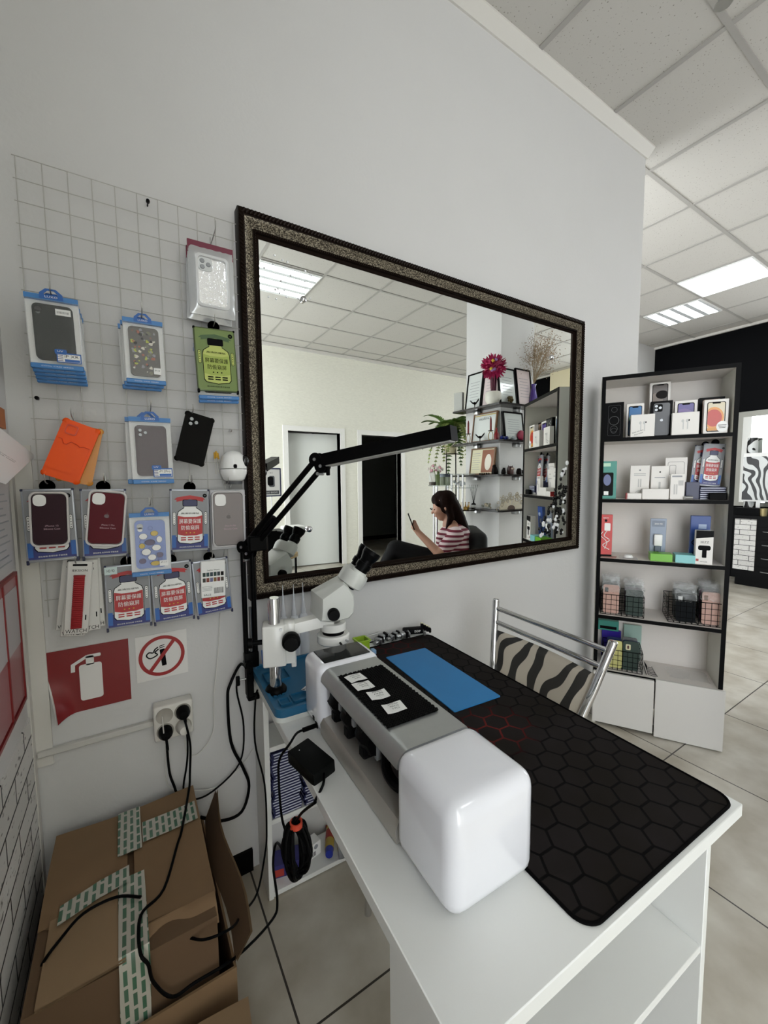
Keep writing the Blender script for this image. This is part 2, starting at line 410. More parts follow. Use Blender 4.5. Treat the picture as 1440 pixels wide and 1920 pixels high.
# ------------------------------------------------------------------ framed mirror
def _mottle(N, L, tc, b):
    n = N.new('ShaderNodeTexNoise'); n.inputs['Scale'].default_value = 260; n.inputs['Detail'].default_value = 6; L.new(tc.outputs['Object'], n.inputs['Vector'])
    r = ramp(N, ((.40, '262019'), (.50, '5e5548'), (.62, 'a39a88'))); L.new(n.outputs['Fac'], r.inputs[0]); L.new(r.outputs[0], b.inputs['Base Color'])
mottle = pattern('mottled_bronze', _mottle, rough=.32, metal=.6)
bronze = mat('dark_bronze', '2c211b', rough=.35, metal=.5)
glass_mirror = mat('mirror_silver', 'eff1ee', rough=0.0, metal=1)
MX0, MX1, MZ0, MZ1 = .316, 2.078, .942, 2.147
def rect(d): return [(MX0+d, MZ0+d), (MX1-d, MZ0+d), (MX1-d, MZ1-d), (MX0+d, MZ1-d)]
def sweep(mb, prof, m):        # mitred moulding: prof = [(inset, depth y)]
    vs = [(x, y, z) for d, y in prof for x, z in rect(d)]
    fs = [(k*4+i, k*4+(i+1) % 4, k*4+4+(i+1) % 4, k*4+4+i) for k in range(len(prof)-1) for i in range(4)]
    mb.add(vs, fs, m)
mir = thing('wall_mirror', 'large mirror in a mottled bronze frame on the white wall above the desk', 'mirror', ((MX0+MX1)/2, W, MZ0))
b = MB(); sweep(b, [(0, W), (0, 1.318), (0.0030, 1.312)], bronze); sweep(b, [(0.0030, 1.312), (0.0044, 1.311), (0.0163, 1.311), (0.0178, 1.315), (0.0207, 1.317)], bronze)
sweep(b, [(0.0207, 1.317), (0.0266, 1.3175), (0.0340, 1.321), (0.0429, 1.328), (0.0474, 1.331)], mottle)
sweep(b, [(0.0474, 1.331), (0.0488, 1.325), (0.0562, 1.325), (0.0577, 1.333), (0.0651, 1.336), (0.0681, 1.341)], bronze)
fr = b.build('frame', mir, world=True, sharp=50)
def beads(d, y, step, r, slant, name):
    m = MB(); R = rect(d)
    for i in range(4):
        a, c = Vector((R[i][0], y, R[i][1])), Vector((R[(i+1) % 4][0], y, R[(i+1) % 4][1])); n = int((c-a).length/step); t = (c-a).normalized(); q = t.cross(Vector((0, 1, 0)))
        for k in range(n):
            p = a+(c-a)*((k+.5)/n)
            if slant: m.cyl(p-q*.0062-t*.0045+Vector((0, .001, 0)), p+q*.0062+t*.0045+Vector((0, .001, 0)), r, bronze, 5)
            else: m.ball(p, r, bronze, 6)
    o = m.build(name, fr); o.location = (0, 0, 0)
    for v in o.data.vertices: v.co = v.co-mir.location
    return o
beads(.0103, 1.311, .0115, .0034, True, 'rope_border'); beads(.0525, 1.325, .0075, .0030, False, 'bead_border')
b = MB(); R = rect(.065); b.add([(R[0][0], MY, R[0][1]), (R[1][0], MY, R[1][1]), (R[2][0], MY, R[2][1]), (R[3][0], MY, R[3][1]), ]+[(p[0], MY+.004, p[1]) for p in R], [(0, 1, 2, 3), (7, 6, 5, 4), (0, 4, 5, 1), (1, 5, 6, 2), (2, 6, 7, 3), (3, 7, 4, 0)], glass_mirror)
b.build('mirror_glass', mir, world=True, smooth=False)
gem_k = mat('black_gem', '0b0b0d', rough=.08, coat=1); gem_c = mat('clear_gem', 'eef0f2', rough=.15, metal=.3)
def gem(p, r, m, sub):
    b = MB(); b.lathe([(r, 0), (r*.95, .0015), (r*.55, .0035), (0, .0036)], m, n=7, axis='y')
    for v in b.v: v.y = -v.y
    for f in range(len(b.f)): b.f[f] = b.f[f][::-1]
    o = b.build('rhinestone', mir, smooth=False); o.location = Vector(p)-mir.location; return o
rg = random.Random(3)
gx1, gz0 = MX1-.072, MZ0+.075
for k in range(92):
    u = rg.random(); v = rg.random()
    if u+v > 1: u, v = 1-u, 1-v
    gem((gx1-.012-u*.25, MY-.0003, gz0+.014+v*.40), rg.uniform(.008, .0145), gem_k if rg.random() < .66 else gem_c, mir)
for k in range(20):
    u = rg.random(); v = rg.random()**1.3
    p = Py(495+u*90, 478+v*100, MY)
    if p.z < MZ1-.075: gem((max(p.x, MX0+.075), MY-.0003, p.z), rg.uniform(.0028, .004), gem_c, mir)
for px, py in ((568, 562), (1034, 670), (579, 992)):
    p = Py(px, py, MY); m = MB(); m.lathe([(.011, 0), (.011, -.006), (.006, -.011), (0, -.012)][::-1], chrome, 16, axis='y', c=(0, 0, 0)); o = m.build('screw_cap', mir); o.location = p-mir.location

# ------------------------------------------------------------------ wire rack
wire_m = mat('rack_wire', 'b5b3ae', rough=.4, metal=.3)
t = thing('wire_rack', 'white wire grid rack on the wall left of the mirror', 'rack', (.07, W-.02, 1.05))
RX0, RX1, RZ0, RZ1 = -.19, .315, .98, 2.10
b = MB(); yw = W-.018
for k in range(11):
    x = RX0+.0495*k
    if x < RX1+.01: b.cyl((x, yw, RZ0), (x, yw, RZ1), .0011, wire_m, 6)
for k in range(23):
    z = RZ1-.0512*k
    if z > RZ0-.001: b.cyl((RX0-.006, yw-.002, z), (RX1, yw-.002, z), .0011, wire_m, 6)
b.build('wires', t, world=True)
knob_m = mat('black_knob', '111111', rough=.4)
for px, py in ((277, 380), (70, 747)):
    p = Py(px, py, yw); m = MB(); m.lathe([(0, -.012), (.0045, -.011), (.005, -.004), (.002, 0), (.002, .016)], knob_m, 12, axis='y', c=p); m.build('knob', t, world=True)
p = Py(431, 808, yw); m = MB(); m.lathe([(0, -.014), (.004, -.012), (.005, -.006), (.002, 0), (.002, .016)], chrome, 12, axis='y', c=p); m.build('knob', t, world=True)

# ------------------------------------------------------------------ packaging on the wall
film = mat('clear_film', 'ffffff', rough=.06, alpha=.05, spec=.8)
film_s = mat('shiny_film', 'e8eaec', rough=.12, alpha=.45, spec=1, metal=.2)
blue = mat('box_blue', '3f7fc0', rough=.35); blue_d = mat('box_blue_dark', '1f5fae', rough=.35)
white = mat('print_white', 'f0f0ee', rough=.45); inkk = mat('ink_black', '141416', rough=.5)
navy = mat('print_navy', '2b3379', rough=.4); red = mat('print_red', 'b3272b', rough=.4); grey_p = mat('print_grey', '8d8f93', rough=.35)
tin = mat('tin_edge', 'b9bdc6', rough=.3, metal=.5)
silver_bag = mat('silver_pouch', 'd9dadb', rough=.14, metal=.85, bump=.8, bscale=60)
def quad_wall(TL, TR, BR, BL, Y):
    a, b_, c, d = (Py(*p, Y) for p in (TL, TR, BR, BL))
    ctr = (a+b_+c+d)/4; w = ((b_-a).length+(c-d).length)/2; h = ((d-a).length+(c-b_).length)/2
    u = ((b_-a)+(c-d)); v = ((a-d)+(b_-c)); ang = .5*math.atan2(u.z, u.x)+.5*math.atan2(-v.x, v.z)
    return ctr, w, h, ang
def fan_tilt(): return random.uniform(-.02, .02)
N_ = (1, 0, 0); UZ = (0, 0, 1)
def casebody(mb, w, h, y, m, r=.012, t=.008):
    """a phone case seen from behind, its back at depth y (towards the viewer)"""
    mb.tri(rrect(-w/2, -h/2, w/2, h/2, r), y, y+t*.6, m); o = rrect(-w/2, -h/2, w/2, h/2, r); i = rrect(-w/2+.003, -h/2+.003, w/2-.003, h/2-.003, r*.8)
    mb.ring(o, i, y-.0012, y, m)
def camera_cut(mb, cx, cz, s, y, m_ring, m_lens, n=3):
    mb.tri(rrect(cx-s/2, cz-s/2, cx+s/2, cz+s/2, s*.28), y-.0012, y, m_ring)
    for k in range(n):
        ox, oz = ((-.22, .22), (-.22, -.22), (.22, 0))[k]
        mb.lathe([(0, -.0022), (s*.15, -.0022), (s*.17, -.001), (s*.17, 0)], m_lens, 14, axis='y', c=(cx+ox*s, y-.001, cz+oz*s))
lens_m = mat('lens_grey', '8e9194', rough=.15, metal=.4); lens_k = mat('lens_black', '0c0d10', rough=.1, coat=1)
carbon_g = mat('carbon_green_black', '1f2a24', rough=.4, bump=.3, bscale=700); carbon_p = mat('carbon_plum', '4a3a41', rough=.4, bump=.3, bscale=700)
def apple_mark(mb, cx, cz, s, y, m):
    pts = []
    for i in range(26):
        a = 2*PI*i/26; r = s*.5*(1+.06*math.cos(2*a)-.10*max(0, math.sin(a))**6-.05*max(0, -math.sin(a))**8)
        x, z = r*math.cos(a), r*math.sin(a)
        dx, dz = x-s*.62, z-s*.08; d = math.hypot(dx, dz)
        if d < s*.24: x = s*.62+dx/d*s*.24 if d > 0 else x; z = s*.08+dz/d*s*.24
        pts.append((cx+x, y, cz+z))
    mb.flat(pts, m)
    mb.flat([(cx+x*s, y, cz+z*s) for x, z in ((0, .55), (.04, .72), (.2, .84), (.17, .66))], m)
def hang_tag_pack(label, group, w, h, Tm, case_m, art, model, loc, ang, word='LUXO', sticker=True, thick=.012):
    """clear carton with a blue hang tag and a phone case inside; origin at its centre, front towards -y"""
    t = thing('phone_case_pack', label, 'phone case pack', loc, (0, ang, 0), group)
    y0 = -thick
    b = MB(); b.rbox((-w/2, y0, -h/2), (w/2, 0, -h/2+h*.07), blue, .0015, 1); b.box((-w/2, y0, h/2-h*.065), (w/2, 0, h/2), blue)
    b.text('COOL CASE SERIES', .005, white, (0, y0-.0004, -h/2+h*.035), w=w*.6, h=h*.013)
    b.box((-w/2, -.001, -h/2), (w/2, 0, h/2), white)
    b.build('carton', t)
    b = MB(); tw = w*.215
    o = [(-tw*1.05, h/2-h*.05), (-tw*1.0, h/2+h*.02), (-tw*.45, h/2+h*.085), (tw*.45, h/2+h*.085), (tw*1.0, h/2+h*.02), (tw*1.05, h/2-h*.05)]
    i = [(-tw*.62, h/2+h*.002), (-tw*.6, h/2+h*.018), (-tw*.28, h/2+h*.06), (tw*.28, h/2+h*.06), (tw*.6, h/2+h*.018), (tw*.62, h/2+h*.002)]
    b.ring(o, i, y0-.001, y0+.0005, blue_d); b.text(word, .01, white, (0, y0-.0016, h/2-h*.024), w=tw*1.1, h=h*.028)
    b.build('hang_tag', t)
    b = MB(); casebody(b, w*.76, h*.76, y0+.003, case_m, r=w*.11)
    art(b, w, h, y0+.0025)
    b.build('phone_case', t)
    b = MB(); b.box((-w/2, y0, -h/2+h*.07), (w/2, y0+.0004, h/2-h*.065), film); b.box((-w/2, y0, -h/2+h*.07), (-w/2+.0006, 0, h/2-h*.065), film_s); b.box((w/2-.0006, y0, -h/2+h*.07), (w/2, 0, h/2-h*.065), film_s)
    b.build('window', t)
    if sticker:
        b = MB(); sx0, sx1, sz0, sz1 = w*.0, w*.47, -h*.40, -h*.265
        b.box((sx0, y0-.0006, sz0), (sx1, y0, sz1), blue_d); b.box((sx0+.002, y0-.0008, sz0+.002), (sx1-.002, y0-.0006, sz1-.003), white)
        b.tri(rrect(sx0-w*.03, sz1-.004, sx0+w*.2, sz1+h*.045, .003), y0-.0009, y0-.0001, blue_d)
        b.text('UV', .01, white, (sx0+w*.075, y0-.0011, sz1+h*.018), w=w*.11, h=h*.024)
        b.text(model, .01, inkk, ((sx0+sx1)/2+w*.05, y0-.0011, sz1-h*.045), w=w*.27, h=h*.035)
        b.box((sx0+w*.15, y0-.0011, sz0+h*.015), (sx1-w*.03, y0-.0008, sz0+h*.05), blue_d)
        for k in range(4): b.box((sx0+w*.02, y0-.0011, sz0+h*(.02+.025*k)), (sx0+w*.12, y0-.0008, sz0+h*(.028+.025*k)), navy)
        b.build('sticker', t)
    return t
def art_xr(b, w, h, y):
    b.tri(circle(-w*.27, h*.30, .0065), y-.001, y, lens_k); b.tri(circle(-w*.27, h*.262, .004), y-.001, y, lens_m)
    b.box((w*.05, y-.001, h*.25), (w*.34, y-.0004, h*.335), white)
    for k in range(14): b.box((w*.08+k*w*.016, y-.0012, h*.275), (w*.08+k*w*.016+w*random.uniform(.004, .011), y-.001, h*.305), inkk)
def art_12(b, w, h, y): camera_cut(b, -w*.19, h*.27, w*.28, y, carbon_p, lens_m)
doodle = [mat('doodle_'+k, c, rough=.4) for k, c in (('lime', 'b2b83a'), ('cream', 'd8d2c4'), ('olive', '6d6a55'), ('rust', 'a2563c'), ('grey', '8d8d92'), ('black', '1d1c1d'))]
def art_doodle(b, w, h, y):
    rr = random.Random(5)
    for k in range(70):
        cx, cz = rr.uniform(-.31, .31)*w, rr.uniform(-.33, .33)*h; s = rr.uniform(.02, .06)*w
        b.flat([(cx+s*rr.uniform(.5, 1.2)*math.cos(a), y-.0002-k*.00002, cz+s*rr.uniform(.5, 1.2)*math.sin(a)) for a in [i*PI/4 for i in range(8)]], doodle[k % 6])
    b.box((w*.20, y-.0035, -h*.34), (w*.38, y-.003, -h*.24), white); b.text('iP-13', .01, inkk, (w*.29, y-.0037, -h*.28), w=w*.13, h=h*.022)
periw = mat('print_periwinkle', '6d7fb5', rough=.3, metal=.2); peri_d = mat('print_periwinkle_dark', '4a5798', rough=.3, metal=.2); yel_p = mat('print_yellow', 'c8a92c', rough=.4); plum_p = mat('print_plum', '4a3d66', rough=.4)
def art_blue(b, w, h, y):
    rr = random.Random(9)
    for k in range(16):
        cx, cz = rr.uniform(-.27, .27)*w, rr.uniform(-.30, .30)*h; r = rr.uniform(.04, .08)*w
        b.ring(circle(cx, cz, r, n=14), circle(cx, cz, r*.72, n=14), y-.0003, y-.0001, peri_d)
    # plain generic art: scattered rounded pebbles with yellow and plum ones between
    for cx, cz, rx, rz, m in ((-.18, .13, .10, .045, white), (.10, .17, .09, .04, yel_p), (.22, .07, .07, .05, white), (-.02, .03, .12, .045, plum_p), (-.22, -.02, .07, .04, yel_p), (.14, -.06, .11, .045, white), (-.12, -.12, .11, .05, white), (.22, -.18, .08, .04, plum_p), (.02, -.21, .10, .045, white), (-.22, -.26, .08, .04, plum_p), (.10, -.31, .12, .035, yel_p)):
        b.tri(circle(cx*w, cz*h, rx*w*1.1, rz*h*1.06), y-.0008, y-.0004, inkk); b.tri(circle(cx*w, cz*h, rx*w, rz*h), y-.0012, y-.0008, m)
    b.tri(circle(-w*.25, h*.29, .0075), y-.0012, y, lens_m); b.tri(circle(-w*.25, h*.24, .006), y-.0012, y, white)
    b.box((w*.20, y-.0035, -h*.36), (w*.42, y-.003, -h*.27), white); b.text('iP-11', .01, inkk, (w*.31, y-.0037, -h*.30), w=w*.15, h=h*.022)
def stack(proto, n, d, labels, dz=-.006, dx=.001):
    for k in range(1, n):
        c = proto.location.copy(); r = proto.rotation_euler.copy()
        dup(proto, (c.x+dx*k, c.y+d*k, c.z+dz*k), (r.x, r.y+random.uniform(-.015, .015), 0), labels[k-1])
STEP = .0128
# pack with a dark green case
def hp(TL, TR, BR, BL, Y, *a, **k):
    c, w, h, g = quad_wall(TL, TR, BR, BL, Y)
    return lambda label, group, case_m, art, model, **kk: hang_tag_pack(label, group, w, h, .012, case_m, art, model, (c.x, Y+.012, c.z), -g, **kk)
ordn = ['directly behind the front one', 'third from the front', 'fourth from the front', 'rearmost of five']
pk = hp((43, 545), (144, 563), (159, 697), (57, 688), 1.262)('clear case pack reading iP XR, front of the topmost left stack on the wire rack', 'dark green case packs', carbon_g, art_xr, 'iP XR')
stack(pk, 5, STEP, ['blue edged case pack in the topmost left stack, '+o for o in ordn], dz=-.006)
pk = hp((230, 592), (303, 605), (313, 722), (236, 717), 1.285)('blue hang tag pack with a busy doodle phone case, front of its stack', 'doodle case packs', mat('case_taupe', '55504b', rough=.4), art_doodle, 'iP-13', sticker=False)
stack(pk, 3, STEP, ['blue hang tag pack just behind the doodle phone case', 'rearmost blue hang tag pack behind the doodle phone case'], dz=-.006, dx=-.005)
pk = hp((239, 780), (318, 785), (328, 907), (251, 907), 1.29)('clear case pack reading iP12Pro with a plum phone case, in front', 'plum case packs', carbon_p, art_12, 'iP12Pro')
stack(pk, 2, STEP*1.6, ['white edged pack peeking out left behind the plum iP12Pro case'], dz=0.0, dx=-.010)
pk = hp((242, 963), (316, 960), (323, 1075), (247, 1083), 1.262)('blue hang tag pack with a periwinkle cartoon phone case, hanging lowest', 'periwinkle case packs', periw, art_blue, 'iP-11', sticker=False)
# green bottle pack and blue packs behind it
def bottle_art(b, w, h, y, cap, body, label_m, bg, low, line, dark=inkk):
    """printed bottle front of a screen protector tin, all within the panel"""
    b.box((-w/2+.004, y-.0003, -h/2+.004), (w/2-.004, y, h/2-.004), bg)
    yy = y-.0006
    if low: b.flat([(-w*.46, yy, -h*.46), (w*.46, yy, -h*.46), (w*.46, yy, -h*.26), (w*.30, yy, -h*.26), (w*.30, yy, -h*.30), (-w*.30, yy, -h*.30), (-w*.30, yy, -h*.26), (-w*.46, yy, -h*.26)], low)
    def blob(o, k): return [(x*w*k if True else x, z) for x, z in o]
    body_o = [(-.32, -.31), (-.27, -.35), (0, -.375), (.27, -.35), (.32, -.31), (.32, .08), (.29, .14), (.20, .18), (.15, .20), (.15, .25), (-.15, .25), (-.15, .20), (-.20, .18), (-.29, .14), (-.32, .08)]
    b.flat([(x*w*1.05, yy-.0002, -.06*h+(z+.06)*h*1.035) for x, z in body_o], dark)
    b.flat([(x*w, yy-.0004, z*h) for x, z in body_o], body)
    b.flat([(x*w, yy-.0006, z*h) for x, z in ((-.315, -.22), (-.15, -.245), (.15, -.245), (.315, -.22), (.315, .08), (.15, .055), (-.15, .055), (-.315, .08))], label_m)
    b.tri(rrect(-w*.19, h*.225, w*.19, h*.335, .004), yy-.0008, yy, dark); b.tri(rrect(-w*.175, h*.232, w*.175, h*.328, .004), yy-.0010, yy, cap)
    tx = white if label_m is red else dark
    b.text('屏幕要保護', .01, tx, (0, yy-.0010, -h*.012), w=w*.56, h=h*.075); b.text('防偷窺屏', .01, tx, (0, yy-.0010, -h*.115), w=w*.46, h=h*.075)
    b.text('高清防爆貼', .01, dark, (0, yy-.0010, h*.115), w=w*.46, h=h*.028)
    for k in range(3): b.flat([(x*w*.03-w*.10+k*w*.10, yy-.001, -h*.198+z*h*.018) for x, z in ((-.5, -.5), (.5, -.5), (.5, .5), (-.5, .5))], yel_p if label_m is red else dark)
    for r_ in range(2):
        for k in range(3): b.flat([(-w*.24+k*w*.175+x*w*.13, yy-.001, -h*(.285+.035*r_)+z*h*.02) for x, z in ((0, 0), (1, 0), (1, 1), (0, 1))], label_m if label_m is red else dark)
    if line:
        rb = [(-.40, .33), (-.33, .37), (0, .405), (.33, .37), (.40, .33), (.34, .335), (.34, .30), (0, .345), (-.34, .30), (-.34, .335)]
        b.flat([(x*w, yy-.0003, z*h) for x, z in rb], line)
    for sx in (-1, 1):
        b.tri(rrect(sx*w*.40-w*.035, -h*.07, sx*w*.40+w*.035, h*.14, w*.03), yy-.0006, yy, dark); b.tri(rrect(sx*w*.40-w*.028, -h*.063, sx*w*.40+w*.028, h*.133, w*.026), yy-.0008, yy, body)
        for k in range(5): b.tri(circle(sx*w*.40, -h*.04+k*h*.037, w*.012, n=6), yy-.0010, yy, dark)
        if low: b.flat([(sx*w*.41+x*w*.10, yy-.0003, -h*.33+z*h*.20) for x, z in ((-.5, -.5), (.5, -.5), (.5, .5), (-.5, .5))], navy if low is not navy else blue_d)
    b.tri(circle(w*.38, h*.40, w*.055), yy-.0006, yy, dark); b.text('OK', .01, bg, (w*.38, yy-.0008, h*.40), w=w*.05, h=h*.018)
    b.text('鋼化玻璃 高清防爆 手機保護', .01, white if low else dark, (0, yy-.001, -h*.425), w=w*.55, h=h*.022)
def tin_pack(label, group, w, h, loc, ang, scheme='red', thick=.010, name='screen_protector_tin'):
    t = thing(name, label, 'screen protector pack', loc, (0, ang, 0), group)
    b = MB(); b.rbox((-w/2, -thick, -h/2), (w/2, 0, h/2), tin if scheme == 'red' else mat('green_edge', '59663f', rough=.3, metal=.4), .003, 2)
    if scheme == 'red': bottle_art(b, w, h, -thick-.0001, mat('print_cap', '33355c', rough=.4), white, red, grey_p, navy, red)
    else: bottle_art(b, w, h, -thick-.0001, inkk, mat('print_lime', 'b9c465', rough=.4), mat('print_lime2', '9fb04c', rough=.4), mat('print_olive', '6f8444', rough=.4), None, mat('print_forest', '3f5c31', rough=.4))
    b.build('tin', t)
    b = MB()
    for sx in (-1, 1):
        for sz in (-1, 1): b.rbox((sx*w/2-.005*(sx > 0)-.0005*(sx < 0)-.0, -thick-.0012, sz*h/2-.005), (sx*w/2+.005*(sx < 0)+.0005*(sx > 0), -.001, sz*h/2+.0005 if sz > 0 else sz*h/2+.006), inkk if scheme != 'red' else mat('corner_navy', '1c2145', rough=.3), .001, 1)
    b.build('corner_cap', t)
    b = MB(); b.lathe([(.016, 0), (.016, .002), (.008, .002), (.008, 0), (.016, 0)], inkk, 20, axis='y', c=(-w*.0, -thick*.6, h/2+.006)); b.build('hanging_loop', t)
    return t
def tp(TL, TR, BR, BL, Y): 
    c, w, h, g = quad_wall(TL, TR, BR, BL, Y)
    return lambda label, group, scheme='red': tin_pack(label, group, w, h, (c.x, Y+.010, c.z), -g, scheme)
tp((363, 612), (442, 620), (445, 735), (370, 733), 1.275)('olive green tin with a lime bottle print beside the mirror frame', 'screen protector tins', 'green')
c, w, h, g = quad_wall((365, 640), (443, 645), (445, 745), (372, 745), 1.29)
pk = hang_tag_pack('blue edged case pack showing just below the green bottle tin, front one', 'blue packs behind the green tin', w, h, .012, carbon_g, art_xr, 'iP', (c.x, 1.3, c.z-.006), -g, sticker=False)
stack(pk, 2, STEP, ['blue edged case pack below the green bottle tin, rear one'], dz=-.008)
# clear cases in silver pouches
def pouch(label, loc, w, h, ang):
    t = thing('pouched_phone_case', label, 'phone case pack', loc, (0, ang, 0), 'pouched clear cases')
    b = MB(); rr = random.Random(int(w*1e5))
    def f(u, v):
        e = min(u, 1-u, v, 1-v); return ((u-.5)*w, -.003-.010*min(1, e*9)-.0012*rr.random(), (v-.5)*h)
    b.grid(f, 14, 22, mat('clear_pouch', 'dfe1e2', rough=.15, metal=.35, alpha=.7)); b.box((-w/2, -.002, -h/2), (w/2, 0, h/2), mat('pouch_back', 'cfd0d0', rough=.4)); b.build('pouch', t)
    b = MB(); b.box((-w/2, -.005, h/2-.022), (w/2, .001, h/2+.012), mat('maroon_seal', '6d1433', rough=.3)); b.build('seal_strip', t)
    b = MB(); o = rrect(-w*.36, -h*.40, w*.36, h*.36, .012); i = rrect(-w*.31, -h*.365, w*.31, h*.325, .01); b.ring(o, i, -.021, -.010, mat('clear_case', 'f4f5f6', rough=.06, alpha=.5, spec=1)); b.tri(i, -.0155, -.0145, silver_bag)
    camera_cut(b, -w*.15, h*.22, w*.3, -.016, mat('clear_case2', 'c9cccd', rough=.1, metal=.3), lens_m); b.build('clear_phone_case', t)
    return t
c, w, h, g = quad_wall((357, 455), (438, 472), (443, 598), (353, 583), 1.285)
pc = pouch('shiny pouch with a clear phone case under a maroon seal, beside the mirror', (c.x, 1.30, c.z), w, h, -g)
dup(pc, (c.x-.004, 1.318, c.z-.012), (0, -g+.03, 0), 'silver pouch hidden behind the shiny maroon sealed pouch')
# orange cases
orange = mat('orange_tpu', 'ff5a05', rough=.35, alpha=.9, spec=.3); mat('orange_deep', 'd93f02', rough=.3); orange2 = mat('orange_tpu_pale', 'e59a35', rough=.25, alpha=.75)
def soft_case(label, loc, w, h, ang, m, group=None):
    t = thing('phone_case', label, 'phone case', loc, (0, ang, 0), group)
    b = MB(); o = rrect(-w/2, -h/2, w/2, h/2, .014); i = rrect(-w/2+.0025, -h/2+.0025, w/2-.0025, h/2-.0025, .012)
    b.ring(o, i, -.011, 0, m); b.tri(i, -.011, -.0095, m); b.build('shell', t)
    b = MB()
    for sx in (-1, 1):
        for sz in (-1, 1): b.ball((sx*(w/2-.006), -.006, sz*(h/2-.006)), .0085, m, 10, (1, .7, 1))
    b.build('corner_bumper', t); return t
c, w, h, g = quad_wall((122, 788), (187, 803), (147, 913), (75, 883), 1.28)
t = soft_case('translucent orange phone case hanging askew in front of a paler one', (c.x, 1.288, c.z), w, h, -g, orange, 'orange cases')
b = MB(); zz = [-.5+i*.1 for i in range(11)]; rr = random.Random(2)
pts = [(x*w*.86, h*.12+rr.uniform(-.006, .006)) for x in zz]+[(w*.43, -h*.36), (-w*.43, -h*.36)]
b.tri(pts, -.0135, -.0112, orange); b.ring(rrect(-w*.36, h*.26, -w*.04, h*.43, .006), rrect(-w*.33, h*.28, -w*.07, h*.41, .004), -.0145, -.011, MATS['orange_deep']); b.tube([(x, -.0138, z) for x, z in pts[:11]], .0012, MATS['orange_deep'], 5); b.build('card_pocket', t)
c2, w2, h2, g2 = quad_wall((128, 790), (193, 808), (176, 910), (100, 900), 1.30)
soft_case('paler orange phone case half hidden behind the bright orange one', (c2.x, 1.307, c2.z), w2*.95, h2*1.0, -g2+.0, orange2, 'orange cases')
# black case
c, w, h, g = quad_wall((350, 772), (402, 787), (380, 873), (328, 860), 1.28)
t = soft_case('matte black phone case with three lens holes hanging tilted', (c.x, 1.29, c.z), w*1.03, h*1.03, -g, mat('matte_black_case', '1d1b19', rough=.5))
b = MB(); camera_cut(b, -w*.18, h*.33, w*.42, -.011, inkk, lens_m); b.build('camera_cutout', t)
# silicone cases on tins
def silicone_case(label, TL, TR, BR, BL, Y, m, words, tray, logo=True):
    c, w, h, g = quad_wall(TL, TR, BR, BL, Y)
    t = thing('silicone_phone_case', label, 'phone case', (c.x, Y+.012, c.z), (0, -g, 0), 'boxed silicone cases')
    b = MB(); o = rrect(-w/2, -h/2, w/2, h/2, .014); i = rrect(-w/2+.004, -h/2+.004, w/2-.004, h/2-.004, .012)
    b.ring(o, i, -.012, 0, tray); b.tri(i, -.0012, 0, tray); b.build('plastic_tray', t)
    b = MB(); b.tri(rrect(-w/2+.005, -h/2+.006, w/2-.005, h/2-.006, .012), -.0115, -.002, m)
    if logo: apple_mark(b, 0, h*.04, w*.13, -.0118, mat(m.name+'_mark', tuple(x*.55 for x in m.node_tree.nodes['Principled BSDF'].inputs['Base Color'].default_value[:3]), rough=.2))
    pale = mat('case_lettering', 'cfa9b3', rough=.5)
    b.text(words[0], .01, pale, (w*.05, -.0118, -h*.12), w=w*.34, h=h*.03); b.text(words[1], .01, pale, (w*.05, -.0118, -h*.175), w=w*.42, h=h*.03)
    b.build('case_back', t)
    b = MB(); b.tri(rrect(-w*.40, h*.24, -w*.07, h*.445, .010), -.0125, -.002, white); b.build('camera_opening', t)
    return t
tray_m = mat('cloudy_tray', 'c9c4c2', rough=.25)
tp((37, 918), (138, 915), (148, 1047), (50, 1057), 1.292)('bottle print tin behind the dark purple case, leftmost of its row', 'screen protector tins')
tp((149, 917), (235, 917), (242, 1042), (155, 1048), 1.295)('bottle print tin behind the wine red case', 'screen protector tins')
silicone_case('dark purple silicone case over a blue tin, leftmost of the row', (53, 922), (127, 922), (132, 1023), (57, 1027), 1.272, mat('silicone_purple', '2b0d1a', rough=.5, spec=.25), ('iPhone 12', 'Silicone Case'), tray_m, False)
silicone_case('wine red silicone case over a blue tin, second of the row', (167, 918), (238, 922), (232, 1025), (159, 1022), 1.275, mat('silicone_wine', '5a0618', rough=.5, spec=.25), ('iPhone 11 Pro', 'Silicone Case'), tray_m)
tp((318, 918), (393, 917), (392, 1032), (320, 1035), 1.298)('bottle print tin hanging below the black phone case', 'screen protector tins')
c, w, h, g = quad_wall((393, 918), (460, 918), (463, 1027), (398, 1033), 1.30)
b = MB(); t = thing('case_carton', 'white edged carton behind the grey silicone case', 'box', (c.x, 1.317, c.z), (0, -g, 0)); b.rbox((-w/2, -.010, -h/2), (w/2, 0, h/2), mat('pale_carton', 'c3c3c6', rough=.3), .002, 1); b.build('carton', t)
silicone_case('grey silicone case with an apple mark beside the lamp joint', (396, 921), (457, 921), (460, 1022), (400, 1028), 1.288, mat('silicone_grey', '857d7c', rough=.4), ('iPhone Pro Max', 'Silicone Case'), mat('clear_tray', 'bdbabb', rough=.2))
tp((195, 1062), (283, 1055), (283, 1168), (200, 1185), 1.30)('bottle print tin with a small white sticker, above the no smoking sign', 'screen protector tins')
c, w, h, g = quad_wall((195, 1065), (219, 1062), (220, 1076), (196, 1079), 1.288)
b = MB(); b.box((c.x-w/2, 1.2875, c.z-h/2), (c.x+w/2, 1.2885, c.z+h/2), mat('sticker_mint', 'cfe0df', rough=.5)); b.text('HD 9D', .01, inkk, (c.x, 1.2873, c.z), w=w*.6, h=h*.35); o = b.build('price_sticker'); tag(o, 'small white sticker on the lower left bottle tin', 'sticker')
tp((283, 1060), (358, 1048), (365, 1157), (287, 1172), 1.295)('bottle print tin partly covered by the periwinkle cartoon pack', 'screen protector tins')
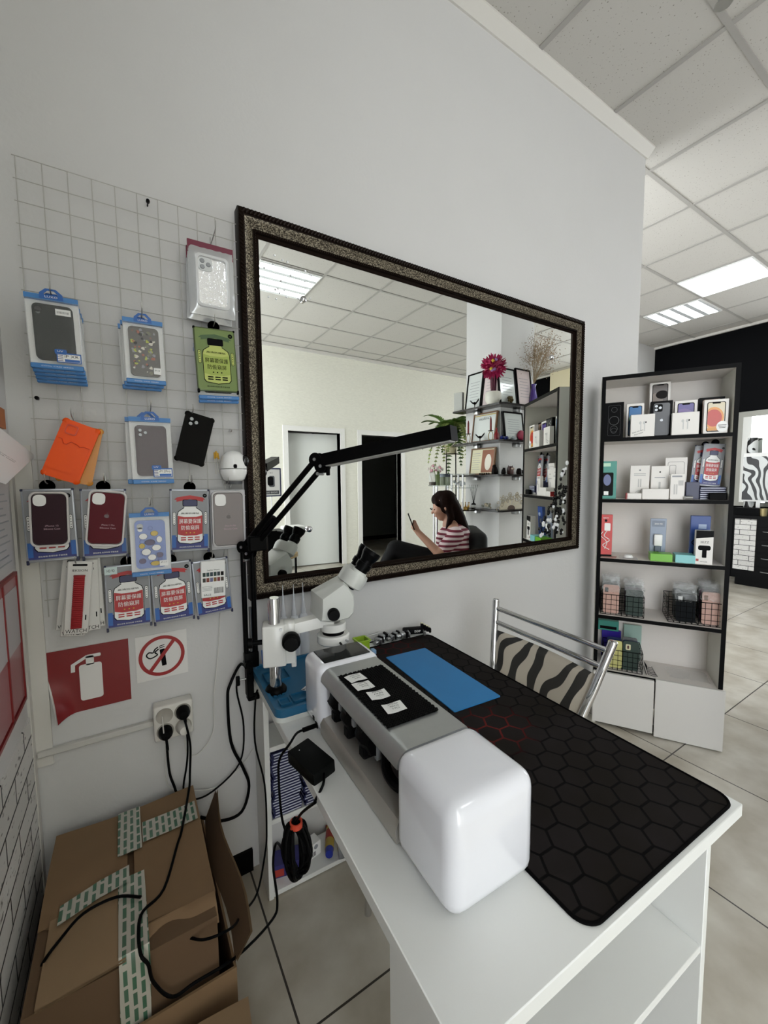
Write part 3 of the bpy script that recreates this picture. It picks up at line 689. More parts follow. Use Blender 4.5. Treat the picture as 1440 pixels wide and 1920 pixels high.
tp((362, 1055), (425, 1043), (438, 1143), (367, 1160), 1.30)('bottle print tin tilted behind the white swatch card', 'screen protector tins')
c, w, h, g = quad_wall((377, 1055), (423, 1048), (423, 1118), (377, 1122), 1.285)
t = thing('swatch_card_pack', 'small white pack with two rows of colour swatches', 'strap pack', (c.x, 1.297, c.z), (0, -g, 0))
b = MB(); b.rbox((-w/2, -.010, -h/2), (w/2, 0, h/2), white, .002, 1); yy = -.0104
sw = [mat('swatch_%s' % k, c_, rough=.5) for k, c_ in (('pine', '22352f'), ('teal', '2c4a4a'), ('slate', '2f3f48'), ('moss', '1f3a33'), ('ink', '23303a'), ('black', '2a2a2a'), ('coal', '3a3531'), ('brick', '7d3a2c'), ('lilac', '6d6d92'), ('ochre', '7d5a2c'), ('cherry', '7d2c2c'), ('umber', '4a3a31'))]
for r_ in range(2):
    for k in range(6): b.flat([(-w*.43+k*w*.147+x*w*.12, yy, h*(.08-.15*r_)+z*h*.11) for x, z in ((0, 0), (1, 0), (1, 1), (0, 1))], sw[r_*6+k])
b.text('Leather Watch', .01, inkk, (0, yy, h*.25), w=w*.5, h=h*.04); b.text('SALE', .01, inkk, (-w*.25, yy, -h*.42), w=w*.3, h=h*.05)
rr = random.Random(1)
for k in range(22): b.flat([(w*.02+k*w*.018+x, yy, z) for x, z in ((0, -h*.40), (w*rr.uniform(.004, .013), -h*.40), (w*rr.uniform(.004, .013), -h*.24), (0, -h*.24))], inkk)
for k in range(4): b.box((-w*.45, yy, -h*(.2+.035*k)), (-w*.05, yy+.0002, -h*(.19+.035*k)), grey_p)
b.build('card', t); b = MB(); b.tri(rrect(-w*.1, h*.5, w*.1, h*.56, .002), -.004, -.002, film_s); b.build('hanging_loop', t)
# watch strap packs
strap_m = mat('strap_red', '9a141c', rough=.6)
def strap_pack(label, loc, w, h, ang, strap=True):
    t = thing('watch_strap_pack', label, 'watch strap pack', loc, (0, ang, 0), 'watch strap packs')
    b = MB(); b.rbox((-w/2, -.006, -h/2), (w/2, 0, h/2), mat('card_white', 'd9d7d3', rough=.5), .0015, 1); yy = -.0064
    b.tri(rrect(-w*.3, h*.435, w*.3, h*.462, .002), yy-.0002, yy+.0003, inkk); b.text('IEKSION', .01, inkk, (0, yy, h*.375), w=w*.62, h=h*.03); b.text('WATCH', .01, inkk, (0, yy, -h*.455), w=w*.86, h=h*.05)
    b.box((w*.33, yy, -h*.31), (w*.38, yy+.0002, -h*.24), inkk); b.build('card', t)
    if strap:
        b = MB(); n = 26
        for k in range(n): z = h*(.30-.72*k/n); b.rbox((-w*.23, -.011, z-h*.72/n*.98), (w*.23, -.006, z), strap_m, .0012, 1)
        b.rbox((-w*.25, -.010, h*.29), (w*.25, -.006, h*.315), mat('strap_lug', '7d1017', rough=.4), .002, 1); b.build('strap', t)
    return t
c, w, h, g = quad_wall((126, 1053), (172, 1052), (167, 1188), (120, 1190), 1.285)
sp = strap_pack('white watch strap card with a red ribbed strap, in front', (c.x, 1.291, c.z), w, h, -g)
for k, (dx, dy, dz, da, l) in enumerate(((-.004, .012, -.008, .05, 'white strap card showing below the front one, upside lettering WATCH'), (.018, .020, -.001, -.08, 'white strap card tilted out to the right, second from the front'), (.026, .028, .004, -.12, 'white strap card tilted furthest right behind the red strap'), (-.016, .036, .006, .03, 'white strap card peeking out furthest left behind the red strap'))):
    strap_pack(l, (c.x+dx, 1.291+dy*.8, c.z+dz), w, h, -g+da, False)
# hooks that carry the packs
hook_m = mat('hook_wire', 'a9a8a5', rough=.3, metal=.8)
hp_ = [(93, 540, 'dark green case stack', 1.25), (266, 578, 'doodle case stack', 1.25), (404, 425, 'maroon sealed pouch', 1.25), (403, 600, 'green bottle tin', 1.25), (133, 775, 'orange cases', 1.26), (283, 760, 'plum case pack', 1.26), (362, 768, 'black phone case', 1.26), (84, 900, 'dark purple case', 1.26), (195, 898, 'wine red case', 1.26), (282, 943, 'periwinkle cartoon pack', 1.25), (360, 900, 'lower right bottle tin', 1.27), (428, 903, 'grey silicone case', 1.26), (141, 1053, 'watch strap cards', 1.26), (238, 1053, 'stickered bottle tin', 1.28), (398, 1043, 'swatch card pack', 1.26)]
for px, py, what, Y in hp_:
    p = Py(px, py, Y)
    b = MB(); b.tube([(p.x, W-.020, p.z+.012), (p.x, W-.023, p.z-.006), (p.x, W-.03, p.z-.010), (p.x, Y+.01, p.z-.006), (p.x, Y-.002, p.z+.004), (p.x, Y-.004, p.z+.014)], .0013, hook_m, 6, smooth=3)
    tag(b.build('display_hook'), 'wire display hook carrying the '+what, 'hook', 'display hooks')
# small white robot camera
p = Py(438, 872, 1.315); r = abs(Py(463, 872, 1.315).x-p.x)*.98
cam_w = mat('gloss_white', 'f2f2f0', rough=.15, coat=.6)
t = thing('security_camera', 'small white robot head camera beside the mirror frame', 'camera', (p.x, 1.315, p.z-r*1.25), (0, 0, math.radians(12)))
MB().lathe([(r*.62, 0), (r*.8, r*.15), (r*.98, r*.6), (r, r*.92), (0, r*.92)], cam_w, 28).build('base', t)
MB().lathe([(0, r*.96), (r, r*.96), (r*.985, r*1.4), (r*.86, r*1.9), (r*.55, r*2.25), (0, r*2.4)], cam_w, 28).build('head', t)
MB().lathe([(r*.6, -r*.25), (r*.62, 0), (0, 0)], mat('rubber_grey', '4a4c4e', rough=.6), 20).build('foot', t)
b = MB(); b.ball((r*.62, -r*.62, r*1.55), r*.42, lens_k, 16, (.8, .8, 1.1)); b.build('lens', t)
b = MB(); b.tri(rrect(-r*.42, r*.97, -r*.18, r*1.28, r*.1), -r*1.02, -r*.7, inkk); b.build('sensor', t)
b = MB(); b.tube([(.0, r*.3, 0), (.0, .03, -.02)], .003, cam_w, 6); b.build('bracket', t)
for k, (px, py) in enumerate(((402, 849), (405, 847), (408, 850))):
    a_, c_ = Py(px, py, 1.33), Py(px+3+2*k, py+40, 1.33); b = MB(); b.cyl(a_, c_, .0012, mat('swab_stick', 'c9c6bd', rough=.5), 6)
    o = thing('swab', ('left', 'middle', 'right')[k]+' yellow tipped swab hanging between black case and robot camera', 'swab', a_, 0, 'yellow tipped swabs'); b.build('stick', o, world=True)
    m = MB(); m.cyl(a_+(c_-a_)*-.02, a_+(c_-a_)*.28, .0028, mat('swab_yellow', 'c99a2e', rough=.6), 8); m.build('tip', o, world=True)
# ------------------------------------------------------------------ signs, socket, trunking
sign_red = mat('sign_red', '7d0a10', rough=.4); paper = mat('paper_white', 'e3e1de', rough=.7)
a_, b_, c_, d_ = (Py(*p, W-.003) for p in ((85, 1225), (240, 1198), (247, 1310), (112, 1350)))
t = thing('fire_extinguisher_sign', 'red sign with a white extinguisher, its lower left corner curling off the wall', 'sign', (0, W-.003, (a_.z+c_.z)/2))
x0, x1, z0, z1 = a_.x, b_.x, Py(240, 1312, W-.003).z, a_.z
def fs(u, v, dx=0):      # curl at the lower left
    k = max(0, 1-u*3.2)*max(0, 1-v*1.6); return (x0+dx+(x1-x0)*u+.022*k, W-.0025-.045*k*k-.004*k, z0+(z1-z0)*v-.0*k)
b = MB(); b.grid(fs, 16, 12, sign_red)
b.grid(lambda u, v: (fs(u, v)[0]-.004, fs(u, v)[1]+.0012, fs(u, v)[2]), 16, 12, paper); b.build('sheet', t, world=True)
b = MB(); cx = (x0+x1)/2+.0; zc = (z0+z1)/2; yy = W-.0034; hs = (z1-z0)
b.tri(rrect(cx-.024, zc-hs*.34, cx+.027, zc+hs*.22, .007), yy, yy+.0005, paper); b.tri(rrect(cx-.008, zc+hs*.2, cx+.010, zc+hs*.34, .003), yy, yy+.0005, paper)
b.tri(rrect(cx-.006, zc+hs*.31, cx+.026, zc+hs*.36, .003), yy, yy+.0005, paper)
b.tri([(cx-.006, zc+hs*.36), (cx-.006, zc+hs*.31), (cx-.032, zc+hs*.23), (cx-.033, zc+hs*.13), (cx-.042, zc+hs*.13), (cx-.041, zc+hs*.25)], yy, yy+.0005, paper); b.build('extinguisher_pictogram', t, world=True)
a_ = Py(250, 1200, W-.002); c_ = Py(360, 1270, W-.002); ctr = Py(304, 1229, W-.002)
t = thing('no_smoking_sign', 'white no smoking sticker with a red ring and slash', 'sign', (ctr.x, W-.001, ctr.z))
r = .0605
MB().box((-r*1.1, -.001, -r*1.12), (r*1.12, 0, r*1.12), paper).build('sticker', t)
b = MB(); b.ring(circle(0, 0, r, n=40), circle(0, 0, r*.84, n=40), -.0018, -.0008, mat('ring_red', '9a1116', rough=.4))
q = math.radians(52); dx, dz = math.cos(q), math.sin(q); b.flat([(s_*dx*r*.9+e*dz*r*.085, -.002, s_*dz*r*.9-e*dx*r*.085) for s_, e in ((-1, -1), (-1, 1), (1, 1), (1, -1))][::-1], MATS['ring_red']); b.build('ban_ring', t)
b = MB(); b.flat([(r*x, -.0014, r*z) for x, z in ((-.02, -.52), (.18, -.50), (.12, .34), (-.10, .32))], inkk)
for k in range(2): b.flat([(r*x, -.0014, r*(z+.09*k)) for x, z in ((-.11, .38), (.12, .42), (.12, .46), (-.11, .42))], inkk)
b.tube([(r*x, -.0012, r*z) for x, z in ((-.14, .36), (-.3, .22), (-.2, .08), (-.5, -.04), (-.66, .12), (-.55, .26), (-.38, .22), (-.3, .36), (-.16, .46))], r*.03, inkk, 4, smooth=4); b.build('cigarette_pictogram', t)
pl = mat('socket_plastic', 'd9d6cf', rough=.35)
a_, c_ = Py(291, 1316, W-.04), Py(360, 1384, W-.04); sx, sz = (a_.x+c_.x)/2, (a_.z+c_.z)/2; q = .052
t = thing('socket_block', 'white four way wall socket with plugs above the cardboard boxes', 'socket', (sx, W, sz))
MB().rbox((-q, -.042, -q), (q, 0, q), pl, .006, 3).build('housing', t)
for k, (ix, iz) in enumerate(((-.024, .023), (.024, .023), (-.024, -.023), (.024, -.023))):
    MB().lathe([(.0205, -.043), (.0225, -.0445), (.0225, -.042), (.019, -.042), (.019, -.036), (0, -.036)], mat('socket_well', 'a9a49b', rough=.4), 22, axis='y', c=(ix, 0, iz)).build('outlet', t)
rubber = mat('cable_black', '111112', rough=.45)
plugspos = {}
for k, (ix, iz, m, l) in enumerate(((.024, .023, rubber, 'black plug in the upper right socket'), (-.024, -.023, rubber, 'black plug in the lower left socket'), (.024, -.023, pl, 'white plug in the lower right socket'))):
    b = MB(); b.lathe([(0, -.075), (.012, -.074), (.0185, -.060), (.0185, -.038), (0, -.038)], m, 20, axis='y'); o = b.build('plug'); o.location = (sx+ix, W, sz+iz); tag(o, l, 'plug'); plugspos[k] = Vector((sx+ix, W-.068, sz+iz-.008))
tr = mat('trunking', 'c9c7c2', rough=.4)
b = MB(); z = Py(180, 1383, W).z; b.rbox((XL+.008, W-.016, z-.007), (sx-q, W, z+.010), tr, .002, 1); o = b.build('cable_trunking'); tag(o, 'white plastic cable trunking running from the corner to the socket', 'trunking')
# info board and papers on the left wall
t = thing('info_board', 'white notice board with paper pockets on the left wall', 'notice board', (XL, 1.0, 1.05))
board_w = mat('board_white', 'cfccc9', rough=.5); bxa, bya = XL+.014, 1.25
MB().box((XL+.001, .35, .79), (XL+.008, bya, 1.40), board_w).build('panel', t, world=True)
edge_r = mat('pocket_red', '7d1518', rough=.4); pinkp = mat('pocket_pink', '9a6a6c', rough=.3)
b = MB()
b.tri([(bya-.008, .825), (bya-.008, 1.118), (bya-.36, 1.118), (bya-.36, .825)], XL+.010, XL+.012, pinkp, plane='yz'); b.tri([(bya-.012, .955), (bya-.012, 1.09), (bya-.36, 1.09), (bya-.36, .955)], XL+.012, XL+.013, mat('sheet_grey', 'b3aeae', rough=.5), plane='yz'); b.build('lower_pocket', t, world=True)
b = MB()
for z in (.818, 1.118): b.box((XL+.008, bya-.36, z-.004), (XL+.015, bya-.004, z+.004), edge_r)
for y in (bya-.006, bya-.13): b.box((XL+.008, y-.004, .814), (XL+.015, y+.002, 1.12), edge_r)
b.build('pocket_border', t, world=True)
b = MB(); b.tri([(bya-.01, 1.13), (bya-.01, 1.33), (bya-.34, 1.33), (bya-.34, 1.13)], XL+.009, XL+.012, mat('sheet_pale', 'bdbab9', rough=.4), plane='yz')
for k in range(11): b.box((XL+.012, bya-.15, 1.15+k*.015), (XL+.0125, bya-.03-.02*(k % 3), 1.153+k*.015), grey_p)
b.build('upper_sheet', t, world=True)
A, B_, C_ = Px(66, 855, -.20), Px(0, 803, -.20), Px(10, 908, -.20)
t = thing('leaflet', 'white printed leaflet poking out over the notice board at the left edge', 'leaflet', A)
b = MB(); n_ = (B_-A).cross(C_-A).normalized()*.0008; D_ = B_+(C_-A)
P4 = [A, C_, D_+(D_-A)*.0, B_]; b.add([p for p in P4]+[p+n_ for p in P4], [(0, 1, 2, 3), (7, 6, 5, 4), (0, 4, 5, 1), (1, 5, 6, 2), (2, 6, 7, 3), (3, 7, 4, 0)], white)
e1 = (C_-A).normalized(); e2 = (B_-A).normalized(); nn = n_.normalized()
if nn.dot(CAM-A) < 0: nn = -nn
o_ = A+(C_-A)*.45+(B_-A)*.5+nn*.001
for k, wd_ in enumerate(('Гарантийный талон', 'на ремонт техники')):
    b.text(wd_, .01, inkk, o_+e1*(.012*k), ux=-e2, uy=-e1, w=(B_-A).length*.5, h=.006)
b.build('sheet', t, world=True, smooth=False)
a_ = Px(3, 785, XL+.012); b = MB(); b.box((XL+.008, a_.y-.05, a_.z-.022), (XL+.016, a_.y+.012, a_.z+.022), mat('tan_card', 'a9622c', rough=.6)); o = b.build('tan_card'); tag(o, 'tan card at the left edge above the white leaflet', 'card')
# ------------------------------------------------------------------ desk
TH = -.038; DO = Vector((.645, 1.345, 0)); DZ = .705
DM = Matrix.Translation(DO) @ Matrix.Rotation(TH, 4, 'Z')
def DL(x, y, z=DZ): return DM @ Vector((x, y, z))          # desk coordinates -> room
def DI(p): return DM.inverted() @ p
desk_w = mat('desk_laminate', 'e4e5e2', rough=.38); desk_e = mat('desk_edge', 'eeeeec', rough=.45)
desk = thing('desk', 'white laminate work desk standing end on to the mirror wall', 'desk', DO, TH)
b = MB(); b.rbox((-.333, -1.072, DZ-.025), (.358, -.002, DZ), desk_w, .0015, 1); b.build('tabletop', desk)
def panel(name, a, c, par, m=None): return MB().rbox(a, c, m or desk_w, .001, 1).build(name, par)
panel('side_panel', (-.325, -.150, 0), (-.309, -.016, DZ-.025), desk); panel('side_panel', (.09, -.150, 0), (.106, -.016, DZ-.025), desk)
for z in (.004, .248, .487): panel('shelf', (-.309, -.148, z), (.09, -.018, z+.016), desk)
panel('side_panel', (-.325, -1.045, 0), (-.309, -.905, DZ-.025), desk); panel('side_panel', (.292, -1.045, 0), (.308, -.905, DZ-.025), desk)
for z in (.05, .405): panel('shelf', (-.309, -1.043, z), (.292, -.907, z+.016), desk)
# ------------------------------------------------------------------ hexagon desk mat, blue mat
def _hex(N, L, tc, b):
    # hexagon lattice: distance to the nearest cell edge from two interleaved grids
    s = .056
    sep = N.new('ShaderNodeSeparateXYZ'); L.new(tc.outputs['Object'], sep.inputs[0])
    def M(op, a, c=None):
        m = N.new('ShaderNodeMath'); m.operation = op
        for i, v in enumerate((a, c)):
            if v is None: continue
            if hasattr(v, 'is_linked'): L.new(v, m.inputs[i])
            else: m.inputs[i].default_value = v
        return m.outputs[0]
    X, Y = sep.outputs['X'], sep.outputs['Y']; H = s*1.7320508
    def cell(ox, oy):
        x = M('ABSOLUTE', M('SUBTRACT', M('WRAP', M('ADD', X, ox), H), 0)); y = M('ABSOLUTE', M('WRAP', M('ADD', Y, oy), s))
        return x, y
    def wrap(v, p):
        m = N.new('ShaderNodeMath'); m.operation = 'WRAP'; L.new(v, m.inputs[0]); m.inputs[1].default_value = p/2; m.inputs[2].default_value = -p/2; return m.outputs[0]
    def hexd(ox, oy):
        x = M('ABSOLUTE', wrap(M('ADD', X, ox), H)); y = M('ABSOLUTE', wrap(M('ADD', Y, oy), s))
        return M('MAXIMUM', y, M('ADD', M('MULTIPLY', y, .5), M('MULTIPLY', x, .8660254)))
    d = M('MINIMUM', hexd(0, 0), hexd(H/2, s/2))
    r = N.new('ShaderNodeMapRange'); L.new(d, r.inputs[0]); r.inputs[1].default_value = s*.448; r.inputs[2].default_value = s*.468
    n = N.new('ShaderNodeTexNoise'); n.inputs['Scale'].default_value = 7; L.new(tc.outputs['Object'], n.inputs['Vector'])
    rp = ramp(N, ((.35, '1a1613'), (.65, '1f1b1b'))); L.new(n.outputs['Fac'], rp.inputs[0])
    mx = N.new('ShaderNodeMix'); mx.data_type = 'RGBA'; L.new(r.outputs[0], mx.inputs[0]); L.new(rp.outputs[0], mx.inputs[6])
    g = N.new('ShaderNodeTexNoise'); g.inputs['Scale'].default_value = 5.5; L.new(tc.outputs['Object'], g.inputs['Vector'])
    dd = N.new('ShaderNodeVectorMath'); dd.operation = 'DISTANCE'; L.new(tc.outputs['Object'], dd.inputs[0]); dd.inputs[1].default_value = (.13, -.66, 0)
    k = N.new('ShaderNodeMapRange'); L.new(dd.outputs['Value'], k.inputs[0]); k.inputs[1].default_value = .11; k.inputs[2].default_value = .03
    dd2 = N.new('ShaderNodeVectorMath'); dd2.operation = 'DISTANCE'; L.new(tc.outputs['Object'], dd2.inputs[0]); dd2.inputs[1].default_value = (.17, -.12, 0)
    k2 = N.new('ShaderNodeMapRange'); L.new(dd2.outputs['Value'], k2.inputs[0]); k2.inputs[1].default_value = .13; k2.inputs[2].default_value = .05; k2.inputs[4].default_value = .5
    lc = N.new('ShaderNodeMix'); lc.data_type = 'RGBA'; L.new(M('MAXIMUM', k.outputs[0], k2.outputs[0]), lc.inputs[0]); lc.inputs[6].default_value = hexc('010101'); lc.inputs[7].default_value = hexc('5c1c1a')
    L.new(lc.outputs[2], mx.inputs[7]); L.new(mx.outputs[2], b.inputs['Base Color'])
    bp = N.new('ShaderNodeBump'); bp.invert = True; bp.inputs['Strength'].default_value = .4; bp.inputs['Distance'].default_value = .001; L.new(r.outputs[0], bp.inputs['Height']); L.new(bp.outputs[0], b.inputs['Normal'])
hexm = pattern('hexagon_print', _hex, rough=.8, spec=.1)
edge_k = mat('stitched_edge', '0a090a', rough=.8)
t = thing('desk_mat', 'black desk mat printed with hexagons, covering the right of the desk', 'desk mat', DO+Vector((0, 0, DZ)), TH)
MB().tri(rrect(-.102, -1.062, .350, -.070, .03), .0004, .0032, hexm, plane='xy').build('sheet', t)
o_ = rrect(-.102, -1.062, .350, -.070, .03, 8); b = MB(); b.tube([(x, y, .0026) for x, y in o_], .0029, edge_k, 8, closed=True); b.build('stitched_edge', t)
b = MB(); b.tri(rrect(.098, -.556, .262, -.172, .004), .0034, .0056, mat('silicone_blue', '1f78b6', rough=.5, noise=.05, nscale=20), plane='xy'); o = b.build('silicone_mat'); o.location = DO+Vector((0, 0, DZ)); o.rotation_euler = (0, 0, TH-.03)
tag(o, 'plain blue silicone mat lying on the black hexagon mat', 'mat')
# ------------------------------------------------------------------ film cutter
gloss_w = mat('gloss_white_shell', 'e9eaf0', rough=.12, coat=.7, bump=.02, bscale=900)
alu = mat('brushed_aluminium', 'b4b6b6', rough=.35, metal=.75, noise=.06, nscale=40)
alu_l = mat('aluminium_tray', 'b3afa8', rough=.4, metal=.5)
cut = thing('film_cutter', 'white and silver film cutting machine lying along the desk', 'cutting machine', DO+Vector((0, 0, DZ)), TH)
CXA, CXB, CH = -.262, -.092, .172
def cap_box(mb, y0, y1, r, m):
    mb.rbox((CXA, y0, .002), (CXB, y1, CH), m, r, 5)
b = MB(); cap_box(b, -.968, -.812, .026, gloss_w); b.build('end_housing', cut)
b = MB(); cap_box(b, -.470, -.352, .022, gloss_w); far = b.build('end_housing', cut)
far['label'] = 'white end housing with the dark screen'
b = MB(); b.rbox((-.240, -.452, CH-.001), (-.112, -.372, CH+.0022), mat('screen_glass', '0d0f0f', rough=.06, coat=.5), .002, 1); b.build('screen', far)
b = MB(); b.lathe([(0, 0), (.004, 0), (.004, .004), (0, .004)], inkk, 10, axis='y', c=(-.238, -.4725, .085)); b.box((-.2635, -.432, .022), (-.2605, -.422, .032), inkk); b.box((-.2635, -.452, .012), (-.2605, -.440, .026), inkk); b.build('port', far)
prof = []
R_ = .026
for i in range(9):
    a = PI/2+PI/2*i/8; prof.append((CXA+.006+R_+R_*math.cos(a), CH-.007-R_+R_*math.sin(a)))
outer = [(CXB-.004, .010), (CXB-.004, CH-.020), (CXB-.012, CH-.008)]+[(CXB-.016, CH-.007)]+prof+[(CXA+.006, .136)]
inner = [(CXA+.009, .136), (CXA+.0095, CH-.032), (CXA+.03, CH-.011), (CXB-.018, CH-.011), (CXB-.008, CH-.022), (CXB-.008, .010)]
b = MB(); b.tri(outer+inner, -.816, -.466, alu, plane='xz'); b.build('top_cover', cut)
low = [(CXA+.004, .004), (CXA+.002, .030), (CXA+.010, .043), (CXA+.025, .047), (CXA+.09, .050), (CXB-.008, .05), (CXB-.008, .004)]
b = MB(); b.tri(low, -.816, -.466, alu_l, plane='xz'); b.build('lower_tray', cut)
kp = mat('black_plastic', '141415', rough=.35)
b = MB(); b.cyl((-.200, -.815, .085), (-.200, -.467, .085), .009, kp, 14); b.cyl((-.175, -.815, .060), (-.175, -.467, .060), .011, kp, 14); b.box((-.16, -.815, .052), (-.15, -.467, .158), kp); b.build('roller_shaft', cut)
for yc in (-.515, -.585, -.660):
    b = MB(); b.lathe([(.014, -.028), (.030, -.028), (.036, -.014), (.036, .014), (.030, .028), (.014, .028)], kp, 8, axis='y', c=(-.216, yc, .098)); b.box((-.235, yc-.014, .10), (-.18, yc+.014, .135), kp)
    b.rbox((-.250, yc-.020, .064), (-.222, yc+.004, .090), kp, .004, 1); b.rbox((-.246, yc-.008, .108), (-.20, yc+.022, .140), kp, .004, 1); b.build('pinch_roller', cut)
for lv_ in (((-.226, -.690, .062), (-.215, -.680, .128)), ((-.244, -.622, .100), (-.232, -.611, .116)), ((-.244, -.552, .100), (-.232, -.542, .116))): b = MB(); b.rbox(*lv_, mat('lever_grey', '8b8d8f', rough=.4), .001, 1); b.build('lever', cut)
b = MB(); b.tube([(-.205, -.70, .10), (-.222, -.72, .068), (-.222, -.755, .056), (-.215, -.80, .072), (-.20, -.812, .10)], .010, kp, 8, smooth=5); b.build('cable_chain', cut)
# ribbed grip pad and paper slips on the cover
grip = mat('grip_rubber', '101010', rough=.55)
t = thing('grip_pad', 'black knobbly anti slip pad on top of the film cutter', 'grip pad', DO+Vector((0, 0, DZ+CH-.0065)), TH)
b = MB(); GY0_, GY1_, GX0_, GX1_ = -.752, -.522, -.236, -.118
def gf(u, v):
    x = GX0_+(GX1_-GX0_)*u; y = GY0_+(GY1_-GY0_)*v
    k = math.sin((x*1+y)*PI/.0062)*math.sin((x-y)*PI/.0062)
    e = .0016*math.sin(y*2*PI/.0115); f = .0016*math.sin(x*2*PI/.0115)
    return (x+(e if u in (0, 1) else 0), y+(f if v in (0, 1) else 0), .0030+.0017*k+.004*math.sin(PI*u)*.0)
b.grid(gf, 56, 110, grip); b.box((GX0_+.002, GY0_+.002, .0002), (GX1_-.002, GY1_-.002, .0015), grip); b.build('pad', t)
words = [('HYDROGEL', 'MATTE FILM', '10 PCS'), ('HYDROGEL', 'CLEAR FILM', '20 PCS'), ('PRIVACY', 'FILM', '10 PCS'), ('BACK FILM', 'MATTE', '5 PCS')]
for k, (x, y, a) in enumerate(((-.204, -.553, .10), (-.206, -.594, .0), (-.196, -.644, -.1), (-.192, -.702, -.12))):
    t = thing('paper_slip', ('farthest', 'second farthest', 'third', 'nearest')[k]+' of the four white paper slips on the black grip pad', 'paper slip', DL(x, y, DZ+CH-.0065+.0052), TH+a, 'paper slips on the film cutter')
    b = MB(); b.grid(lambda u, v: ((u-.5)*.042, (v-.5)*.034, .0012*math.sin(u*5+k)+.0), 8, 6, white)
    b.grid(lambda u, v: ((u-.5)*.042, (.5-v)*.034, .0012*math.sin(u*5+k)-.0003), 8, 6, white)
    for q, w_ in enumerate(words[k]): b.text(w_, .01, inkk, (.001, .009-.008*q, .0018), ux=(0, -1, 0) if False else (1, 0, 0), uy=(0, 1, 0), w=.022-.003*q, h=.0042)
    b.build('sheet', t)
# power adapter hanging over the left edge
t = thing('power_adapter', 'black power adapter brick lying over the left edge of the desk', 'power adapter', DL(-.318, -.562, DZ+.0165), (math.radians(4), math.radians(-6), TH+.28))
b = MB(); b.rbox((-.028, -.048, -.015), (.028, .048, .015), mat('adapter_black', '1b1d1c', rough=.4), .003, 2); b.build('brick', t)
b = MB(); b.ball((-.008, .030, .0152), .0012, mat('led_white', 'ffffff', rough=.3), 6); b.build('indicator', t)
cabm = rubber
b = MB(); A = DL(-.262, -.447, DZ+.018)
pts = [A, DL(-.285, -.452, DZ+.020), DL(-.318, -.470, DZ+.030), DL(-.345, -.500, DZ+.030), Px(524, 1425, .266), Px(523, 1470, .262), Px(528, 1530, .262), Px(536, 1560, .262)]
b.tube(pts, .0028, cabm, 8, smooth=5); b.tube([A, DL(-.300, -.458, DZ+.024)], .0055, cabm, 10); b.build('output_cord', t, world=True)
b = MB(); b.tube([DL(-.306, -.607, DZ+.014), DL(-.318, -.632, DZ+.010), DL(-.340, -.640, DZ-.012), Px(590, 1505, .262), Px(566, 1524, .262), Px(552, 1545, .262)], .0028, cabm, 8, smooth=5); b.build('input_cord', t, world=True)
rr = random.Random(4); b = MB()
c0 = Px(556, 1575, .262)
for k in range(13):
    ph = rr.uniform(-1.1, 1.1); rx = rr.uniform(.014, .034); rz = rr.uniform(.035, .062)
    b.tube([c0+Vector((math.cos(ph)*rx*math.cos(a), math.sin(ph)*rx*math.cos(a)+.008*math.sin(a), rz*math.sin(a)+rr.uniform(-.004, .004)-.02)) for a in [i*2*PI/12 for i in range(12)]], .003, cabm, 6, smooth=3, closed=True)
b.build('coiled_cord', t, world=True)
b = MB(); b.lathe([(.010, -.006), (.013, -.006), (.013, .006), (.010, .006), (.010, -.006)], mat('tie_orange', 'c7432a', rough=.5), 16, c=c0+Vector((0, 0, .036))); o = b.build('cord_tie', t, world=True); o['label'] = 'orange cord tie'
# ------------------------------------------------------------------ tool tray and microscope
tray_b = mat('tray_blue', '1f6288', rough=.45); tray_w = mat('tray_base_white', 'e0e3df', rough=.4)
t = thing('tool_tray', 'blue silicone tool tray on a white base under the microscope', 'tray', DL(-.19, -.22, DZ), TH)
MB().tri(rrect(-.150, -.150, .12, .150, .024), .0005, .014, tray_w, plane='xy').build('base', t)
b = MB(); o_ = rrect(-.150, -.150, .12, .150, .024); i_ = rrect(-.141, -.141, .111, .141, .018); b.tri(o_, .014, .028, tray_b, plane='xy'); b.ring(o_, i_, .028, .036, tray_b, plane='xy')
for x0, y0, x1, y1 in ((-.13, -.12, -.10, -.085), (-.095, -.12, -.03, -.075), (-.13, .02, -.06, .09)): b.ring(rrect(x0, y0, x1, y1, .003, 2), rrect(x0+.003, y0+.003, x1-.003, y1-.003, .002, 2), .028, .034, tray_b, plane='xy')
for k in range(9): b.lathe([(.003, .0282), (.0045, .0282), (.0045, .0315), (.003, .0315)], tray_b, 8, c=(-.13+.012*(k % 3), -.06+.014*(k//3), 0))
b.build('silicone_top', t)
b = MB(); b.box((-.022, -.015, -.0005), (.022, .015, .0008), white)
for k in range(3): b.box((-.018, -.009+.007*k, .0008), (.012-.006*k, -.006+.007*k, .001), grey_p)
b.box((-.02, -.014, .0008), (-.012, -.011, .001), inkk)
o = b.build('card'); o.location = DL(-.225, -.305, DZ+.0375); o.rotation_euler = (0, 0, TH-.9); tag(o, 'small white card lying on the blue tool tray', 'card')
scope_w = mat('scope_white', 'e6e6e2', rough=.22, coat=.3); scope_g = mat('scope_grey_white', 'cfd1cc', rough=.4)
mic = thing('microscope', 'white binocular microscope on a chrome pillar at the back of the desk', 'microscope', (.327, 1.107, DZ+.0285), 0)
PB = Vector((.327, 1.107, 0))
MA = math.radians(-18)
def S(px, py, y=1.107):      # sight line meets the microscope's own upright plane (turned about the pillar)
    d = ray(px, py); n_ = Vector((-math.sin(MA), math.cos(MA), 0)); a_ = Vector((math.cos(MA), math.sin(MA), 0)); o_ = PB-Vector((CAM.x, CAM.y, 0))
    q_ = CAM+d*((o_.dot(n_)+y-1.107)/d.dot(n_)); return PB.x+(q_-PB).dot(a_), q_.z
